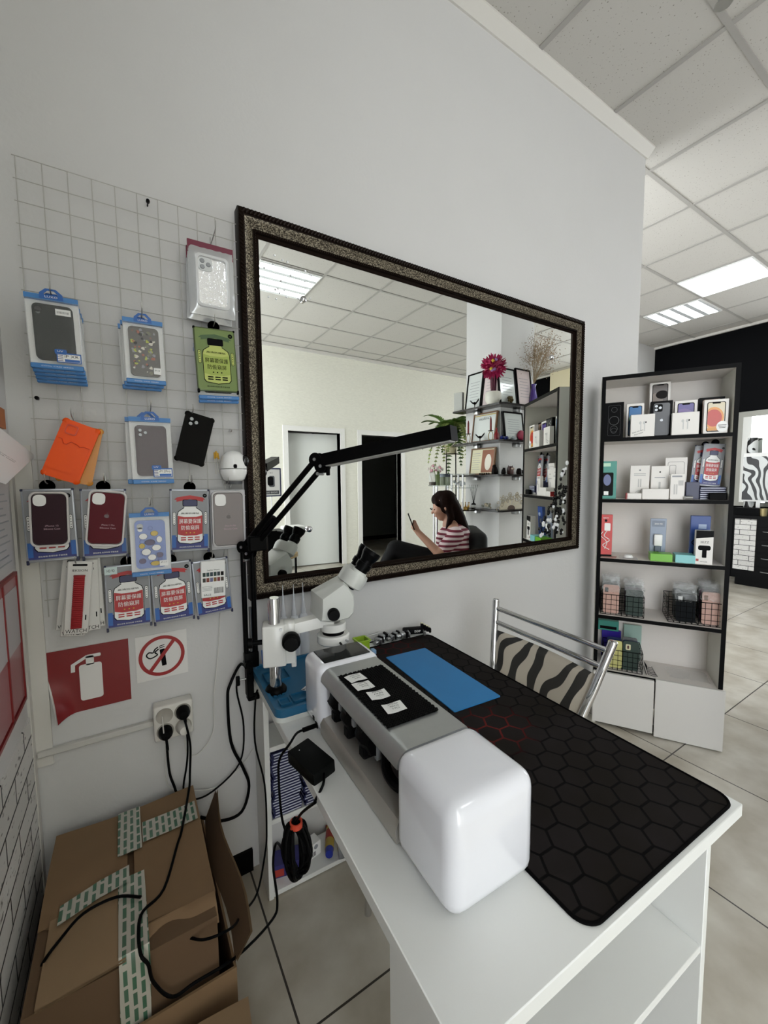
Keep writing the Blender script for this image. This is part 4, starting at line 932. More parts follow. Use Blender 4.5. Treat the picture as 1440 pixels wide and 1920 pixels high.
b = MB(); b.lathe([(.030, DZ+.029), (.030, DZ+.036), (.024, DZ+.044), (.018, DZ+.046), (0, DZ+.046)], kp, 24, c=PB); b.build('pillar_foot', mic, world=True)
b = MB(); b.lathe([(.0165, DZ+.036), (.0165, 1.000), (.0145, 1.0025), (0, 1.0025)], chrome, 28, c=PB); b.build('pillar', mic, world=True)
zb, zt = S(520, 1243)[1], S(512, 1168)[1]
b = MB(); b.rbox((PB.x-.032, PB.y-.030, zb), (PB.x+.030, PB.y+.030, zt), scope_w, .005, 3); b.rbox((PB.x+.026, PB.y-.024, zb+.004), (PB.x+.056, PB.y+.024, zt+.002), scope_w, .003, 2); b.rbox((PB.x+.044, PB.y-.018, zb-.010), (PB.x+.058, PB.y+.02, zb+.02), scope_w, .002, 1); b.build('focus_block', mic, world=True)
for sy in (-1, 1):
    kx, kz = S(546, 1203, 1.06)
    b = MB(); b.lathe([(.012, 0), (.014, .008), (.024, .010), (.025, .030), (.022, .036), (.018, .038), (.018, .050), (0, .050)], kp, 28, axis='y', c=(0, 0, 0))
    if sy < 0:
        for v in b.v: v.y = -v.y
        b.f = [f[::-1] for f in b.f]
    for v in b.v: v += Vector((kx, PB.y+sy*.024, kz))
    b.build('focus_knob', mic, world=True)
b = MB(); b.lathe([(0, -.005), (.004, -.005), (.004, 0), (0, 0)], steel, 12, axis='y', c=(PB.x+.018, PB.y-.0305, zt-.010)); b.build('clamp_screw', mic, world=True); b = MB(); b.cyl((PB.x-.032, PB.y-.01, (zb+zt)/2+.01), (PB.x-.062, PB.y-.01, (zb+zt)/2+.01), .007, kp, 10); b.lathe([(.014, 0), (.014, .012), (0, .012)], kp, 12, axis='x', c=(PB.x-.07, PB.y-.01, (zb+zt)/2+.01)); b.build('tension_knob', mic, world=True)
ax0, az0 = PB.x+.04, zt-.02
b = MB(); rc = S(625, 1190)[0]
b.tri([(ax0, zt-.034), (ax0, zt-.004), (rc-.03, zt+.012), (rc+.0, zt+.012), (rc, zt-.016), (rc-.035, zt-.020)], PB.y-.020, PB.y+.020, scope_w); b.build('arm', mic, world=True)
def ringz(r0, r1, z0, z1, m, name, ch=.002):
    b = MB(); b.lathe([(r0, z0), (r1-ch, z0), (r1, z0+ch), (r1, z1-ch), (r1-ch, z1), (r0, z1), (r0, z0)], m, 36, c=(rc, PB.y, 0)); return b.build(name, mic, world=True)
zr = S(625, 1212, 1.07)[1]
ringz(.026, .047, zr, zr+.026, scope_w, 'ring_light', .004)
ringz(.018, .031, zr+.016, zr+.036, kp, 'lens_barrel'); ringz(.020, .037, zr+.036, zr+.058, scope_w, 'holder_ring')
b = MB(); b.cyl((rc+.012, PB.y-.04, zr+.012), (rc+.016, PB.y-.056, zr+.010), .003, kp, 8); b.cyl((rc+.03, PB.y-.034, zr+.014), (rc+.036, PB.y-.044, zr+.013), .003, steel, 8); b.build('ring_screw', mic, world=True)
NY, FY = 1.055, 1.165
hd = [S(601, 1166, NY), S(603, 1145, NY), S(603, 1123, NY), S(645, 1093, NY), S(652, 1098, NY), S(664, 1117, NY), S(665, 1132, NY), S(664, 1150, NY), S(655, 1160, NY), S(625, 1168, NY)]
b = MB(); n = len(hd); cx_ = sum(p[0] for p in hd)/n; cz_ = sum(p[1] for p in hd)/n
hv = [(cx_+(x-cx_)*k-.022*(y > 1.1)*(x < cx_), y, cz_+(z-cz_)*k) for k, y in ((.92, NY), (1.0, NY+.006), (1.0, FY-.008), (.90, FY)) for x, z in hd]
b.add(hv, [(q*n+i, q*n+(i+1) % n, (q+1)*n+(i+1) % n, (q+1)*n+i) for q in range(3) for i in range(n)]+[tuple(range(n))[::-1], tuple(range(3*n, 4*n))], scope_g); b.build('head', mic, world=True, sharp=35)
kx, kz = S(626, 1153, NY-.012); b = MB(); b.lathe([(0, -.022), (.014, -.022), (.0165, -.019), (.0165, 0), (0, 0)], kp, 20, axis='y', c=(kx, NY+.002, kz)); b.build('zoom_knob', mic, world=True)
b = MB(); b.lathe([(0, .022), (.014, .022), (.0165, .019), (.0165, 0), (0, 0)][::-1], kp, 20, axis='y', c=(kx, FY-.002, kz)); b.build('zoom_knob', mic, world=True)
# tilted binocular tubes towards the upper right
base = Vector((S(656, 1090)[0], PB.y, S(656, 1090)[1])); tip = Vector((S(690, 1038)[0], PB.y, S(690, 1038)[1])); ax = (tip-base).normalized()
b = MB(); q = ax.to_track_quat('Z', 'Y').to_matrix().to_4x4()
b.M = Matrix.Translation(base) @ q
sx = Vector((1, 0, 0))
b2 = MB(); b2.M = b.M
def oval(rx, ry, z): return [(ry*math.cos(2*PI*i/28), rx*math.sin(2*PI*i/28), z) for i in range(28)]
# the frame's x axis after tracking may be either in-plane or across; choose the across direction explicitly
across = Vector((0, 1, 0)); inpl = ax.cross(across)
def F(u, v, w): return base+across*u+inpl*v+ax*w
def shell(mb, secs, m, n=28):
    vs = [F(ru*math.cos(2*PI*i/n), rv*math.sin(2*PI*i/n)+dv, w) for ru, rv, w, dv in secs for i in range(n)]; k = len(secs)
    mb.add(vs, [(q_*n+i, q_*n+(i+1) % n, (q_+1)*n+(i+1) % n, (q_+1)*n+i) for q_ in range(k-1) for i in range(n)]+[tuple(range(n))[::-1], tuple(range((k-1)*n, k*n))], m)
b = MB(); shell(b, [(.035, .022, -.014, 0), (.036, .023, -.008, 0)], kp); b.build('head_joint', mic, world=True)
b = MB(); shell(b, [(.046, .034, -.008, 0), (.056, .038, -.004, 0), (.060, .039, .026, 0), (.057, .036, .036, 0)], scope_g); b.build('binocular_body', mic, world=True)
for sgn in (-1, 1):
    b = MB(); c_ = F(sgn*.029, 0, .026); 
    b.M = Matrix.Identity(4)
    def cylF(r0, w0, r1, w1, m): b.cyl(F(sgn*.031, 0, w0), F(sgn*.031, 0, w1), r0, m, 22, r2=r1)
    cylF(.022, .030, .022, .044, scope_g); b.build('eyepiece_tube', mic, world=True)
    b = MB(); cylF(.0195, .040, .0195, .080, kp); cylF(.0225, .054, .0225, .070, kp); cylF(.0205, .080, .0265, .098, kp); cylF(.0265, .098, .0265, .110, kp); b.build('eyecup', mic, world=True)
mic.rotation_euler = (0, 0, MA)
# ------------------------------------------------------------------ clamp lamp
lampk = mat('lamp_black', '0f0f10', rough=.4)
lb = Vector((.296, 1.262, 0)); E1 = Vector((.296, 1.262, 1.118)); J2 = Vector((.450, 1.05, 1.374)); TIP = Vector((.618, .692, 1.424))
lamp = thing('desk_lamp', 'black jointed clamp lamp with a long bar head over the desk', 'lamp', (lb.x, lb.y, DZ+.03), 0)
b = MB(); b.rbox((lb.x-.016, lb.y-.016, DZ-.045), (lb.x+.004, lb.y+.016, DZ+.052), lampk, .003, 1); b.rbox((lb.x-.014, lb.y-.014, DZ+.002), (lb.x+.042, lb.y+.014, DZ+.020), lampk, .003, 1); b.rbox((lb.x-.014, lb.y-.014, DZ-.058), (lb.x+.04, lb.y+.014, DZ-.046), lampk, .003, 1); b.build('clamp', lamp, world=True)
b = MB(); b.cyl((lb.x+.028, lb.y, DZ-.085), (lb.x+.028, lb.y, DZ-.026), .004, steel, 10); b.build('clamp_screw', lamp, world=True)
b = MB(); b.cyl((lb.x-.016, lb.y, DZ+.012), (lb.x-.034, lb.y, DZ+.012), .003, steel, 8); b.rbox((lb.x-.046, lb.y-.005, DZ-.004), (lb.x-.034, lb.y+.005, DZ+.026), lampk, .003, 2); b.build('clamp_knob', lamp, world=True)
d_ = (J2-E1); hd_ = Vector((d_.x, d_.y, 0)).normalized(); sd = hd_.cross(Vector((0, 0, 1)))
def arm(name, A, B, off, r, m=lampk):
    b = MB(); b.cyl(A+off, B+off, r, m, 10); return b.build(name, lamp, world=True)
L0 = Vector((lb.x, lb.y, DZ+.075))
for o_ in (Vector((-.012, 0, 0)), Vector((.016, 0, 0))): arm('lower_arm', L0, E1-Vector((0, 0, .005)), o_, .0078)
b = MB(); b.tube([L0+Vector((.004, 0, .02)), L0+Vector((.004, 0, .16))], .0045, mat('spring_steel', '6f7072', rough=.3, metal=.9), 8); b.build('spring', lamp, world=True)
b = MB(); b.rbox((lb.x-.020, lb.y-.011, DZ+.045), (lb.x+.024, lb.y+.011, DZ+.095), lampk, .004, 2); b.lathe([(0, -.016), (.012, -.016), (.012, .016), (0, .016)], lampk, 16, axis='y', c=(lb.x-.008, lb.y, DZ+.06)); b.build('base_joint', lamp, world=True)
nrm = hd_*(-d_.z)+Vector((0, 0, math.hypot(d_.x, d_.y))); nrm.normalize()
for s_ in (-.014, .016): arm('upper_arm', E1, J2, nrm*s_, .0078)
for c_, s_ in ((E1, -1), (E1, 1), (J2, -1), (J2, 1)):
    b = MB(); b.cyl(c_+sd*.011*s_+nrm*-.012, c_+sd*.0125*s_+nrm*-.012, .019, lampk, 20); b.cyl(c_+sd*.011*s_+nrm*.012, c_+sd*.0125*s_+nrm*.012, .019, lampk, 20); b.build('joint_plate', lamp, world=True)
for c_ in (E1, J2):
    for o_ in (nrm*.013, nrm*-.013, Vector((0, 0, -.03))):
        b = MB(); b.cyl(c_+o_-sd*.015, c_+o_+sd*.015, .0045, steel, 10); b.build('pivot_bolt', lamp, world=True)
b = MB(); b.tube([E1+(J2-E1)*.12+nrm*.0, E1+(J2-E1)*.40], .0075, lampk, 8); b.rbox((E1.x-.004, E1.y-.05, E1.z+.0), (E1.x+.05, E1.y-.02, E1.z+.045), lampk, .004, 1); b.build('spring_cover', lamp, world=True)
bd = (TIP-J2).normalized(); H0 = J2+bd*.022; bs = bd.cross(Vector((0, 0, 1))).normalized(); bu = bs.cross(bd)
def bar(a, c_, w, h0, h1, m, name):
    vs = [p+bs*(w*s_)+bu*h for p in (a, c_) for s_, h in ((-1, h0), (1, h0), (1, h1), (-1, h1))]
    b = MB(); b.add(vs, [(0, 1, 2, 3), (7, 6, 5, 4), (0, 4, 5, 1), (1, 5, 6, 2), (2, 6, 7, 3), (3, 7, 4, 0)], m); return b.build(name, lamp, world=True, smooth=False)
bar(H0, TIP, .019, -.012, .020, lampk, 'lamp_head'); bar(H0+bd*.01, TIP-bd*.006, .015, -.0150, -.0118, mat('lamp_strip_off', 'a9a9a6', rough=.4), 'light_strip')
b = MB(); b.cyl(J2, H0, .006, steel, 10); b.rbox((J2.x+.008, J2.y-.028, J2.z-.035), (J2.x+.018, J2.y-.020, J2.z-.005), lampk, .002, 1); b.build('head_swivel', lamp, world=True)
# ------------------------------------------------------------------ small things at the back of the desk
clearpl = mat('clear_plastic', 'e6eaea', rough=.12, alpha=.55, spec=.8)
clr_b = mat('milky_bottle', 'dfe2e8', rough=.25, alpha=.75)
for k, (x, y, l) in enumerate(((-.225, -.045, 'left milky needle bottle under the mirror frame'), (-.19, -.05, 'middle milky needle bottle under the mirror frame'), (-.155, -.042, 'right milky needle bottle beside the microscope head'))):
    t = thing('needle_bottle', l, 'bottle', DL(x, y), TH, 'milky needle bottles')
    MB().lathe([(.017, 0), (.019, .002), (.019, .150), (.012, .166), (.007, .170), (0, .170)], clr_b, 18).build('bottle_body', t)
    MB().lathe([(.0085, .168), (.0085, .186), (.0065, .190), (.0015, .250), (.001, .275), (0, .275)], clr_b, 12).build('nozzle', t)
b = MB(); b.box((-.022, -.001, -.03), (.022, .001, .03), mat('blister_blue', '5b7fc0', rough=.3)); o = b.build('blue_card'); o.location = DL(-.275, -.03, DZ+.032); o.rotation_euler = (-.2, 0, TH); tag(o, 'small blue card against the wall behind the chrome pillar', 'card')
lime = mat('lime_plastic', '9bbf2c', rough=.35, alpha=.85)
t = thing('pen_basket', 'lime green plastic basket behind the film cutter screen', 'basket', DL(.035, -.105), TH)
b = MB(); b.ring(rrect(-.022, -.022, .022, .022, .004, 2), rrect(-.020, -.020, .020, .020, .003, 2), .001, .055, lime, plane='xy'); b.box((-.021, -.021, .001), (.021, .021, .003), lime); b.ring(rrect(-.026, -.026, .026, .026, .005, 2), rrect(-.020, -.020, .020, .020, .003, 2), .055, .060, lime, plane='xy'); b.build('bin', t)
b = MB(); b.rbox((-.008, -.011, 0), (.008, .011, .018), mat('pale_blue_block', '7fa3c9', rough=.4), .002, 1); o = b.build('blue_block'); o.location = DL(.074, -.118); o.rotation_euler = (0, 0, TH); tag(o, 'tiny pale blue plastic block beside the lime basket', 'block')
cl_s = mat('vise_steel', 'a9abad', rough=.25, metal=.9)
for k, (x, y, a, sc, l) in enumerate(((.135, -.052, .35, .95, 'leftmost, round end forward'), (.165, -.030, -.1, 1.0, 'standing behind on the left'), (.195, -.048, .1, .9, 'middle of the row in front'), (.225, -.030, .05, .85, 'standing behind in the middle'), (.245, -.054, -.25, 1.0, 'nearest the black gloves'))):
    t = thing('mini_clamp', 'small steel and black clamp at the desk back, '+l, 'clamp', DL(x, y), TH+a, 'small steel clamps')
    b = MB(); s_ = .03*sc; b.rbox((-s_*.5, -s_*.5, 0), (s_*.15, s_*.5, s_*.9), cl_s, .003, 2); b.rbox((s_*.5, -s_*.45, 0), (s_*.8, s_*.45, s_*.95), cl_s, .003, 1); b.rbox((-s_*.5, -s_*.4, 0), (s_*.8, s_*.4, s_*.25), cl_s, .002, 1); b.build('jaw', t)
    MB().rbox((s_*.15, -s_*.48, s_*.2), (s_*.5, s_*.48, s_*1.0), inkk, .002, 1).build('pad', t)
    MB().cyl((-s_*.5, -s_*.1, s_*.45), (-s_*1.0, -s_*.1, s_*.45), s_*.28, cl_s, 16).build('screw', t)
b = MB(); b.cyl(DL(.06, -.022, DZ+.03), DL(.15, -.02, DZ+.036), .0012, steel, 6); b.cyl(DL(.06, -.026, DZ+.03), DL(.15, -.032, DZ+.034), .0012, steel, 6); o = b.build('tweezers'); tag(o, 'thin steel tweezers leaning from the basket to the clamps', 'tweezers')
t = thing('gripper_tool', 'black gloved gripper with pale tipped fingers lying against the wall', 'tool', DL(.305, -.045), TH-.35)
b = MB(); b.rbox((-.05, -.018, .008), (.03, .018, .030), inkk, .006, 2); b.text('DEXP', .01, white, (.005, -.0182, .021), w=.024, h=.008); b.build('body', t)
for k in range(4): b = MB(); b.rbox((.024+.010*k, -.006-.002*k, .020-.004*k), (.034+.010*k, .012, .044-.006*k), inkk, .002, 1); b.rbox((.025+.010*k, .002, .042-.006*k), (.033+.010*k, .012, .047-.006*k), mat('finger_tip', 'd9d6b8', rough=.5), .001, 1); b.build('finger', t)
b = MB(); b.rbox((.028, -.02, 0), (.04, -.008, .02), steel, .002, 1); b.rbox((-.05, -.02, 0), (-.042, -.006, .012), mat('tag_yellow', 'c9b23a', rough=.5), .001, 1); b.build('foot', t)
b = MB(); b.tube([Pz(784, 1184, .709), Pz(772, 1183, .711), Pz(738, 1192, .709), Pz(705, 1202, .709), Pz(676, 1210, .709), DL(-.02, -.10, .709)], .0026, cabm, 8, smooth=5); o = b.build('mat_cable'); tag(o, 'black cable running along the back of the desk behind the hexagon mat', 'cable')
# ------------------------------------------------------------------ contents of the pedestal under the desk
nb = mat('navy_box', '1c2150', rough=.35); wl = mat('box_white_line', 'cfd3e2', rough=.4)
def navy_box(x, y, z, label, group, th=.0092):
    o = bpy.data.objects.new('screen_protector_box', NB); COL.objects.link(o); o.location = DL(x, y, z); o.rotation_euler = (0, 0, TH+random.uniform(-.03, .03)); tag(o, label, 'box', group)
b = MB(); b.rbox((-.046, -.060, 0), (.046, .055, .0090), nb, .0006, 1); b.box((-.040, -.0604, .0028), (.044, -.0600, .0062), wl); b.box((-.0464, -.05, .0032), (-.0460, .05, .0060), wl)
_o = b.build('screen_protector_box'); NB = _o.data; bpy.data.objects.remove(_o)
for k in range(23): navy_box(-.258+.004*math.sin(k), -.085, .2645+.0093*k, 'thin navy box with white edge lines, in the tall stack under the desk', 'navy boxes in the tall stack under the desk')
for k in range(17): navy_box(-.155+.004*math.sin(k*2), -.085, .2645+.0093*k, 'thin navy box with white edges, in the middle stack under the desk', 'navy boxes in the middle stack under the desk')
for k in range(6): navy_box(-.052, -.085, .2645+.0093*k, 'thin navy box with white edges, in the low stack under the desk', 'navy boxes in the low stack under the desk')
b = MB(); b.rbox((-.05, -.03, 0), (.05, .03, .045), mat('violet_box', '2c2a6b', rough=.4), .001, 1); b.box((-.045, -.0304, .005), (-.01, -.03, .03), mat('gift_red', 'a83226', rough=.4)); b.box((.0, -.0304, .01), (.03, -.03, .03), mat('print_pink', 'b04a9a', rough=.4)); o = b.build('carton'); o.location = DL(-.25, -.085, .0205); o.rotation_euler = (0, 0, TH-.2); tag(o, 'violet printed carton on the bottom shelf under the desk', 'box')
b = MB(); b.rbox((-.032, -.02, 0), (.032, .02, .05), white, .001, 1)
for k in range(8): b.box((-.02+.004*k, -.0204, .006), (-.018+.004*k, -.02, .022), inkk)
b.tri(circle(.012, .036, .008), -.0205, -.02, grey_p); o = b.build('carton'); o.location = DL(-.165, -.08, .0205); o.rotation_euler = (0, 0, TH+.25); tag(o, 'small white carton with a barcode beside the glue tube', 'box')
t = thing('glue_tube', 'yellow and red glue tube with a blue cap on the bottom shelf', 'tube', DL(-.10, -.10, .034), (0, math.radians(8), TH+1.15))
b = MB(); b.lathe([(.016, -.01), (.016, .09), (.012, .115)], mat('tube_yellow', 'b59a35', rough=.35), 18, axis='x'); b.rbox((.10, -.018, -.003), (.135, .018, .003), mat('tube_red', 'a3241c', rough=.35), .001, 1); b.build('tube_body', t)
b = MB(); b.lathe([(.0163, .03), (.0163, .075)], mat('tube_red', 'a3241c'), 18, axis='x'); b.build('label_band', t)
MB().lathe([(.013, -.034), (.015, -.01), (0, -.01)], mat('cap_blue', '1d2f9a', rough=.35), 16, axis='x').build('cap', t)
t = thing('cream_tube', 'silver tube lying beside the yellow glue tube', 'tube', DL(-.062, -.118, .031), (0, 0, TH+1.35))
b = MB(); n = 12; secs = [(-.045, .018, .001), (-.03, .017, .005), (.02, .0135, .010), (.045, .012, .0115)]
vs = [(x, ry*math.cos(2*PI*i/n), rz*math.sin(2*PI*i/n)) for x, ry, rz in secs for i in range(n)]
b.add(vs, [(q_*n+i, q_*n+(i+1) % n, (q_+1)*n+(i+1) % n, (q_+1)*n+i) for q_ in range(3) for i in range(n)]+[tuple(range(n))[::-1], tuple(range(3*n, 4*n))], mat('tube_silver', 'b9bcc2', rough=.25, metal=.7)); b.build('tube_body', t)
MB().lathe([(.008, .045), (.008, .062), (0, .062)], kp, 14, axis='x').build('cap', t)
# ------------------------------------------------------------------ chair with zebra back
chr_ = thing('zebra_chair', 'chrome tube chair with a zebra print back beside the desk', 'chair', (.9, .83, 0), 0)
def _zebra(sc, light, dark, rot=(0, 0, 0)):
    def f(N, L, tc, b):
        mp = mapping(N, L, tc, rot=rot, scale=(sc, sc, sc))
        w = N.new('ShaderNodeTexWave'); w.wave_type = 'BANDS'; w.bands_direction = 'DIAGONAL'; L.new(mp.outputs[0], w.inputs['Vector'])
        w.inputs['Scale'].default_value = 1; w.inputs['Distortion'].default_value = 13; w.inputs['Detail'].default_value = 1.0; w.inputs['Detail Scale'].default_value = .8
        r = ramp(N, ((.46, dark), (.52, light))); L.new(w.outputs['Fac'], r.inputs[0]); L.new(r.outputs[0], b.inputs['Base Color'])
    return f
zebra = pattern('zebra_fabric', _zebra(6, 'b3aa9b', '2a2826', rot=(1.0, .5, .2)), rough=.45)
T1, T2 = Vector((1.15, 1.052, .872)), Vector((1.165, .622, .852)); B1, B2 = Vector((1.085, 1.006, .610)), Vector((1.080, .672, .590))
F1, F2 = Vector((.60, 1.00, .0)), Vector((.60, .69, .0))
for T_, B_, y in ((T1, B1, 1.0), (T2, B2, .68)):
    b = MB(); b.tube([T_, T_+(B_-T_)*.5, B_, Vector((1.055, B_.y, .46)), Vector((1.075, B_.y+(.02 if y > .8 else -.02), .015))], .0125, chrome, 14, smooth=5); b.lathe([(0, 0), (.0125, 0), (.010, .004), (0, .005)], chrome, 12, c=T_); b.build('back_post', chr_, world=True)
def lerp(a, c_, t_): return a+(c_-a)*t_
for k in (.10, .28):
    b = MB(); b.cyl(lerp(T1, B1, k), lerp(T2, B2, k), .0085, chrome, 12); b.build('back_rail', chr_, world=True)
U1, U2, V1, V2 = lerp(T1, B1, .38), lerp(T2, B2, .38), lerp(T1, B1, 1.02), lerp(T2, B2, 1.02)
nn = (U2-U1).cross(V1-U1).normalized()
def padf(u, v, s_):
    p = lerp(lerp(U1, U2, .03+.94*u), lerp(V1, V2, .03+.94*u), v); e = min(u, 1-u, v, 1-v); return p+nn*(s_*.014*min(1, e*8)**.5)+Vector((.02*math.sin(PI*u), 0, 0))
b = MB(); b.grid(lambda u, v: padf(u, v, 1), 16, 12, zebra); b.grid(lambda u, v: padf(1-u, v, -1), 16, 12, zebra); b.build('backrest', chr_, world=True)
b = MB(); b.rbox((.60, .655, .43), (1.04, 1.03, .485), zebra, .02, 3); b.build('seat', chr_, world=True)
for y in (.68, 1.0): b = MB(); b.tube([(1.05, y, .44), (.70, y, .425), (.60, y, .41), (.575, y, .30), (.555, y, .012)], .011, chrome, 12, smooth=5); b.build('leg', chr_, world=True)
b = MB(); b.cyl((1.06, .68, .30), (1.06, 1.0, .30), .008, chrome, 10); b.build('stretcher', chr_, world=True)
# ------------------------------------------------------------------ display shelving at the end of the wall
SP0 = Vector((2.085, 1.215, 0)); SE = Vector((.520, -.8542, 0)); SI = Vector((.8542, .520, 0)); SANG = math.atan2(SE.y, SE.x); SWD, SDP = .555, .235
def SU(px, py, off=0.0):
    d = ray(px, py); P = SP0+SI*off; t = (P-CAM).dot(SI)/d.dot(SI); q = CAM+d*t; r = q-SP0; return r.dot(SE), q.z
def SW(u, off, z): return SP0+SE*u+SI*off+Vector((0, 0, z))
shelf_w = mat('shelf_white', 'dcd6d0', rough=.5, noise=.02, nscale=60); shelf_o = mat('shelf_side_white', 'd3d2c9', rough=.45); shelf_k = mat('shelf_edge_black', '0c0c0d', rough=.4)
un = thing('display_shelf', 'white shelving unit with black edges standing angled at the end of the wall', 'shelf unit', SP0, SANG)
def upart(name, a, c, m, e=None):
    b = MB(); b.box(a, c, m)
    if e: b.box(*e, shelf_k)
    return b.build(name, un, smooth=False)
ST = 1.84; LEV = [1.53, 1.217, .906, .600, .302]
for x0, x1 in ((0, .018), (SWD-.018, SWD)):
    upart('side_panel', (x0, .004, 0), (x1, SDP, ST), shelf_o, ((x0, 0, .29), (x1, .004, ST)))
upart('top_panel', (.018, .004, ST-.018), (SWD-.018, SDP, ST), shelf_w, ((.018, 0, ST-.018), (SWD-.018, .004, ST)))
b = MB(); b.box((0, .0, ST), (SWD, SDP, ST+.001), shelf_k); b.build('top_edge', un)
upart('back_panel', (.018, SDP-.006, .03), (SWD-.018, SDP, ST-.018), shelf_w)
for z in LEV: upart('shelf', (.018, .004, z-.018), (SWD-.018, SDP-.006, z), shelf_w, ((.018, 0, z-.018), (SWD-.018, .004, z)))
upart('plinth', (.018, .03, .0), (SWD-.018, .05, .03), shelf_k)
for x0, x1, z0, z1 in ((.002, .277, .018, .296), (.283, .562, .006, .307)): MB().rbox((x0, -.018, z0), (x1, -.002, z1), mat('door_face', 'd0cdc8', rough=.4), .001, 1).build('door', un)
def sb(name, label, cat, r, off, dep, m, art=None, group=None, z0=None, tilt=0, rz=0, part='carton', bev=.001):
    """a carton on the shelf: r = photo rectangle of its front, off = how far back the front stands"""
    u0, za = SU(r[0], r[3], off); u1, _ = SU(r[2], r[3], off); _, zb = SU((r[0]+r[2])/2, r[1], off)
    if z0 is None: z0 = za
    w, h = u1-u0, zb-z0
    p = SW((u0+u1)/2, off, z0+.0004)
    t = thing(name, label, cat, p, (0, 0, 0), group); t.rotation_euler = (-tilt, 0, SANG+rz)
    b = MB(); b.rbox((-w/2, 0, 0), (w/2, dep, h), m, bev, 1)
    if art: art(b, w, h)
    b.build(part, t); return t, w, h
L0, L1, L2, L3, L4 = LEV
boxw = mat('carton_white', 'e6e2dd', rough=.4); boxk = mat('carton_black', '101012', rough=.35)
def P_(mb, pts, m, y=-.0006): mb.flat([(x, y, z) for x, z in pts], m)
def screen_art(bg, blobs):
    def f(b, w, h):
        P_(b, rrect(-w*.38, h*.06, w*.38, h*.93, w*.09), boxk, -.0004); P_(b, rrect(-w*.345, h*.085, w*.345, h*.91, w*.07), bg, -.0006)
        for k, (cx, cz, rx, rz, m) in enumerate(blobs):
            pts = [(max(-w*.34, min(w*.34, x)), max(h*.09, min(h*.905, z))) for x, z in circle(cx*w, cz*h, rx*w, rz*h, 24)]
            P_(b, pts, m, -.0008-.0001*k)
        P_(b, rrect(-w*.17, h*.875, w*.17, h*.915, .003), boxk, -.0014)
    return f
C_ = lambda n, c: mat('screen_'+n, c, rough=.25)
def art_rings(b, w, h):
    g = mat('ring_grey', '3a3a3c', rough=.3)
    b.ring(rrect(-w*.32, h*.08, w*.34, h*.92, w*.08), rrect(-w*.31, h*.085, w*.33, h*.915, w*.075), -.0006, 0, g)
    for cz, r0 in ((.50, .27), (.22, .16), (.80, .16), (.27, .20)): b.ring(circle(0, cz*h, r0*w), circle(0, cz*h, r0*w*.9), -.0008, 0, g)
def art_backphone(body, lens):
    def f(b, w, h):
        P_(b, rrect(-w*.36, h*.04, w*.38, h*.94, w*.1), body); P_(b, rrect(-w*.33, h*.70, w*.05, h*.91, w*.08), boxk, -.0008)
        for x, z in ((-.24, .86), (-.24, .76), (-.06, .81)): P_(b, circle(x*w, z*h, w*.07), lens, -.001)
        apple_mark(b, w*.02, h*.46, w*.14, -.0009, lens)
    return f
def art_pods(slogan):
    def f(b, w, h):
        g = mat('pod_grey', 'c6c6c4', rough=.4)
        for x in (-.10, .06):
            P_(b, circle(x*w, h*.62, w*.05, h*.07), g); P_(b, [(x*w-w*.0, h*.25), (x*w+w*.04, h*.25), (x*w+w*.04, h*.6), (x*w, h*.6)], g, -.0007)
        P_(b, circle(w*.13, h*.64, w*.025, h*.04), inkk, -.0008)
        if slogan:
            for k, s_ in enumerate(('Ремонт телефонов', 'Аксессуары')): b.text(s_, .01, inkk, (-w*.2+k*.004, -.0008, h*(.24-.10*k)), ux=(.95, 0, .3), uy=(-.3, 0, .95), w=w*(.48-.1*k), h=h*.06)
    return f
def art_orange(b, w, h):
    screen_art(C_('sand', 'd5c9ac'), ((-.1, .46, .42, .32, C_('gold', 'd98c3a')), (-.1, .46, .34, .25, C_('red', 'b8301f')), (0, .13, .5, .05, C_('amber', 'c9861f'))))(b, w, h)
    P_(b, circle(w*.27, h*.2, w*.24, h*.16), white, -.0016)
    for k in range(3): P_(b, [(w*(.1+.02*k), h*(.235-.04*k)), (w*(.44-.02*k), h*(.235-.04*k)), (w*(.44-.02*k), h*(.25-.04*k)), (w*(.1+.02*k), h*(.25-.04*k))], inkk, -.0019)
sb('phone_box', 'black phone box with grey ring lines, leftmost on the top shelf', 'phone box', (1133, 755, 1168, 817), .05, .03, boxk, art_rings, 'phone boxes on the top shelf', L0)
sb('phone_box', 'white phone box with a blue screen behind the left earphone box', 'phone box', (1173, 757, 1206, 817), .07, .028, boxw, screen_art(C_('blue', '2f6ea8'), ((-.1, .35, .40, .33, C_('green', '7fa58a')), (-.1, .26, .40, .33, C_('deep', '1c2f4a')))), 'phone boxes on the top shelf', L0)
t, w, h = sb('carton', 'plain white carton hidden behind the dark grey phone box', 'box', (1213, 766, 1258, 817), .145, .05, boxw, None, None, L0)
sb('phone_box', 'white phone box with a dark bronze screen, standing highest on the top shelf', 'phone box', (1217, 717, 1256, 768), .15, .028, boxw, screen_art(C_('bronze', '4a3f36'), ((-.2, .35, .36, .25, C_('umber', '6d5d50')), (.1, .52, .3, .16, C_('night', '1b1613')))), 'phone boxes on the top shelf', L0+h+.001)
sb('phone_box', 'black phone box showing a grey phone back, middle of the top shelf', 'phone box', (1218, 752, 1259, 815), .06, .028, boxk, art_backphone(C_('graphite', '3f4145'), lens_m), 'phone boxes on the top shelf', L0)
sb('phone_box', 'white phone box with a purple screen behind the right earphone box', 'phone box', (1263, 751, 1305, 815), .07, .028, boxw, screen_art(C_('violet', '4b3c86'), ((-.1, .55, .45, .22, C_('lilac', '6a4f95')), (-.1, .46, .35, .2, C_('pink', '8d4a84')))), 'phone boxes on the top shelf', L0)
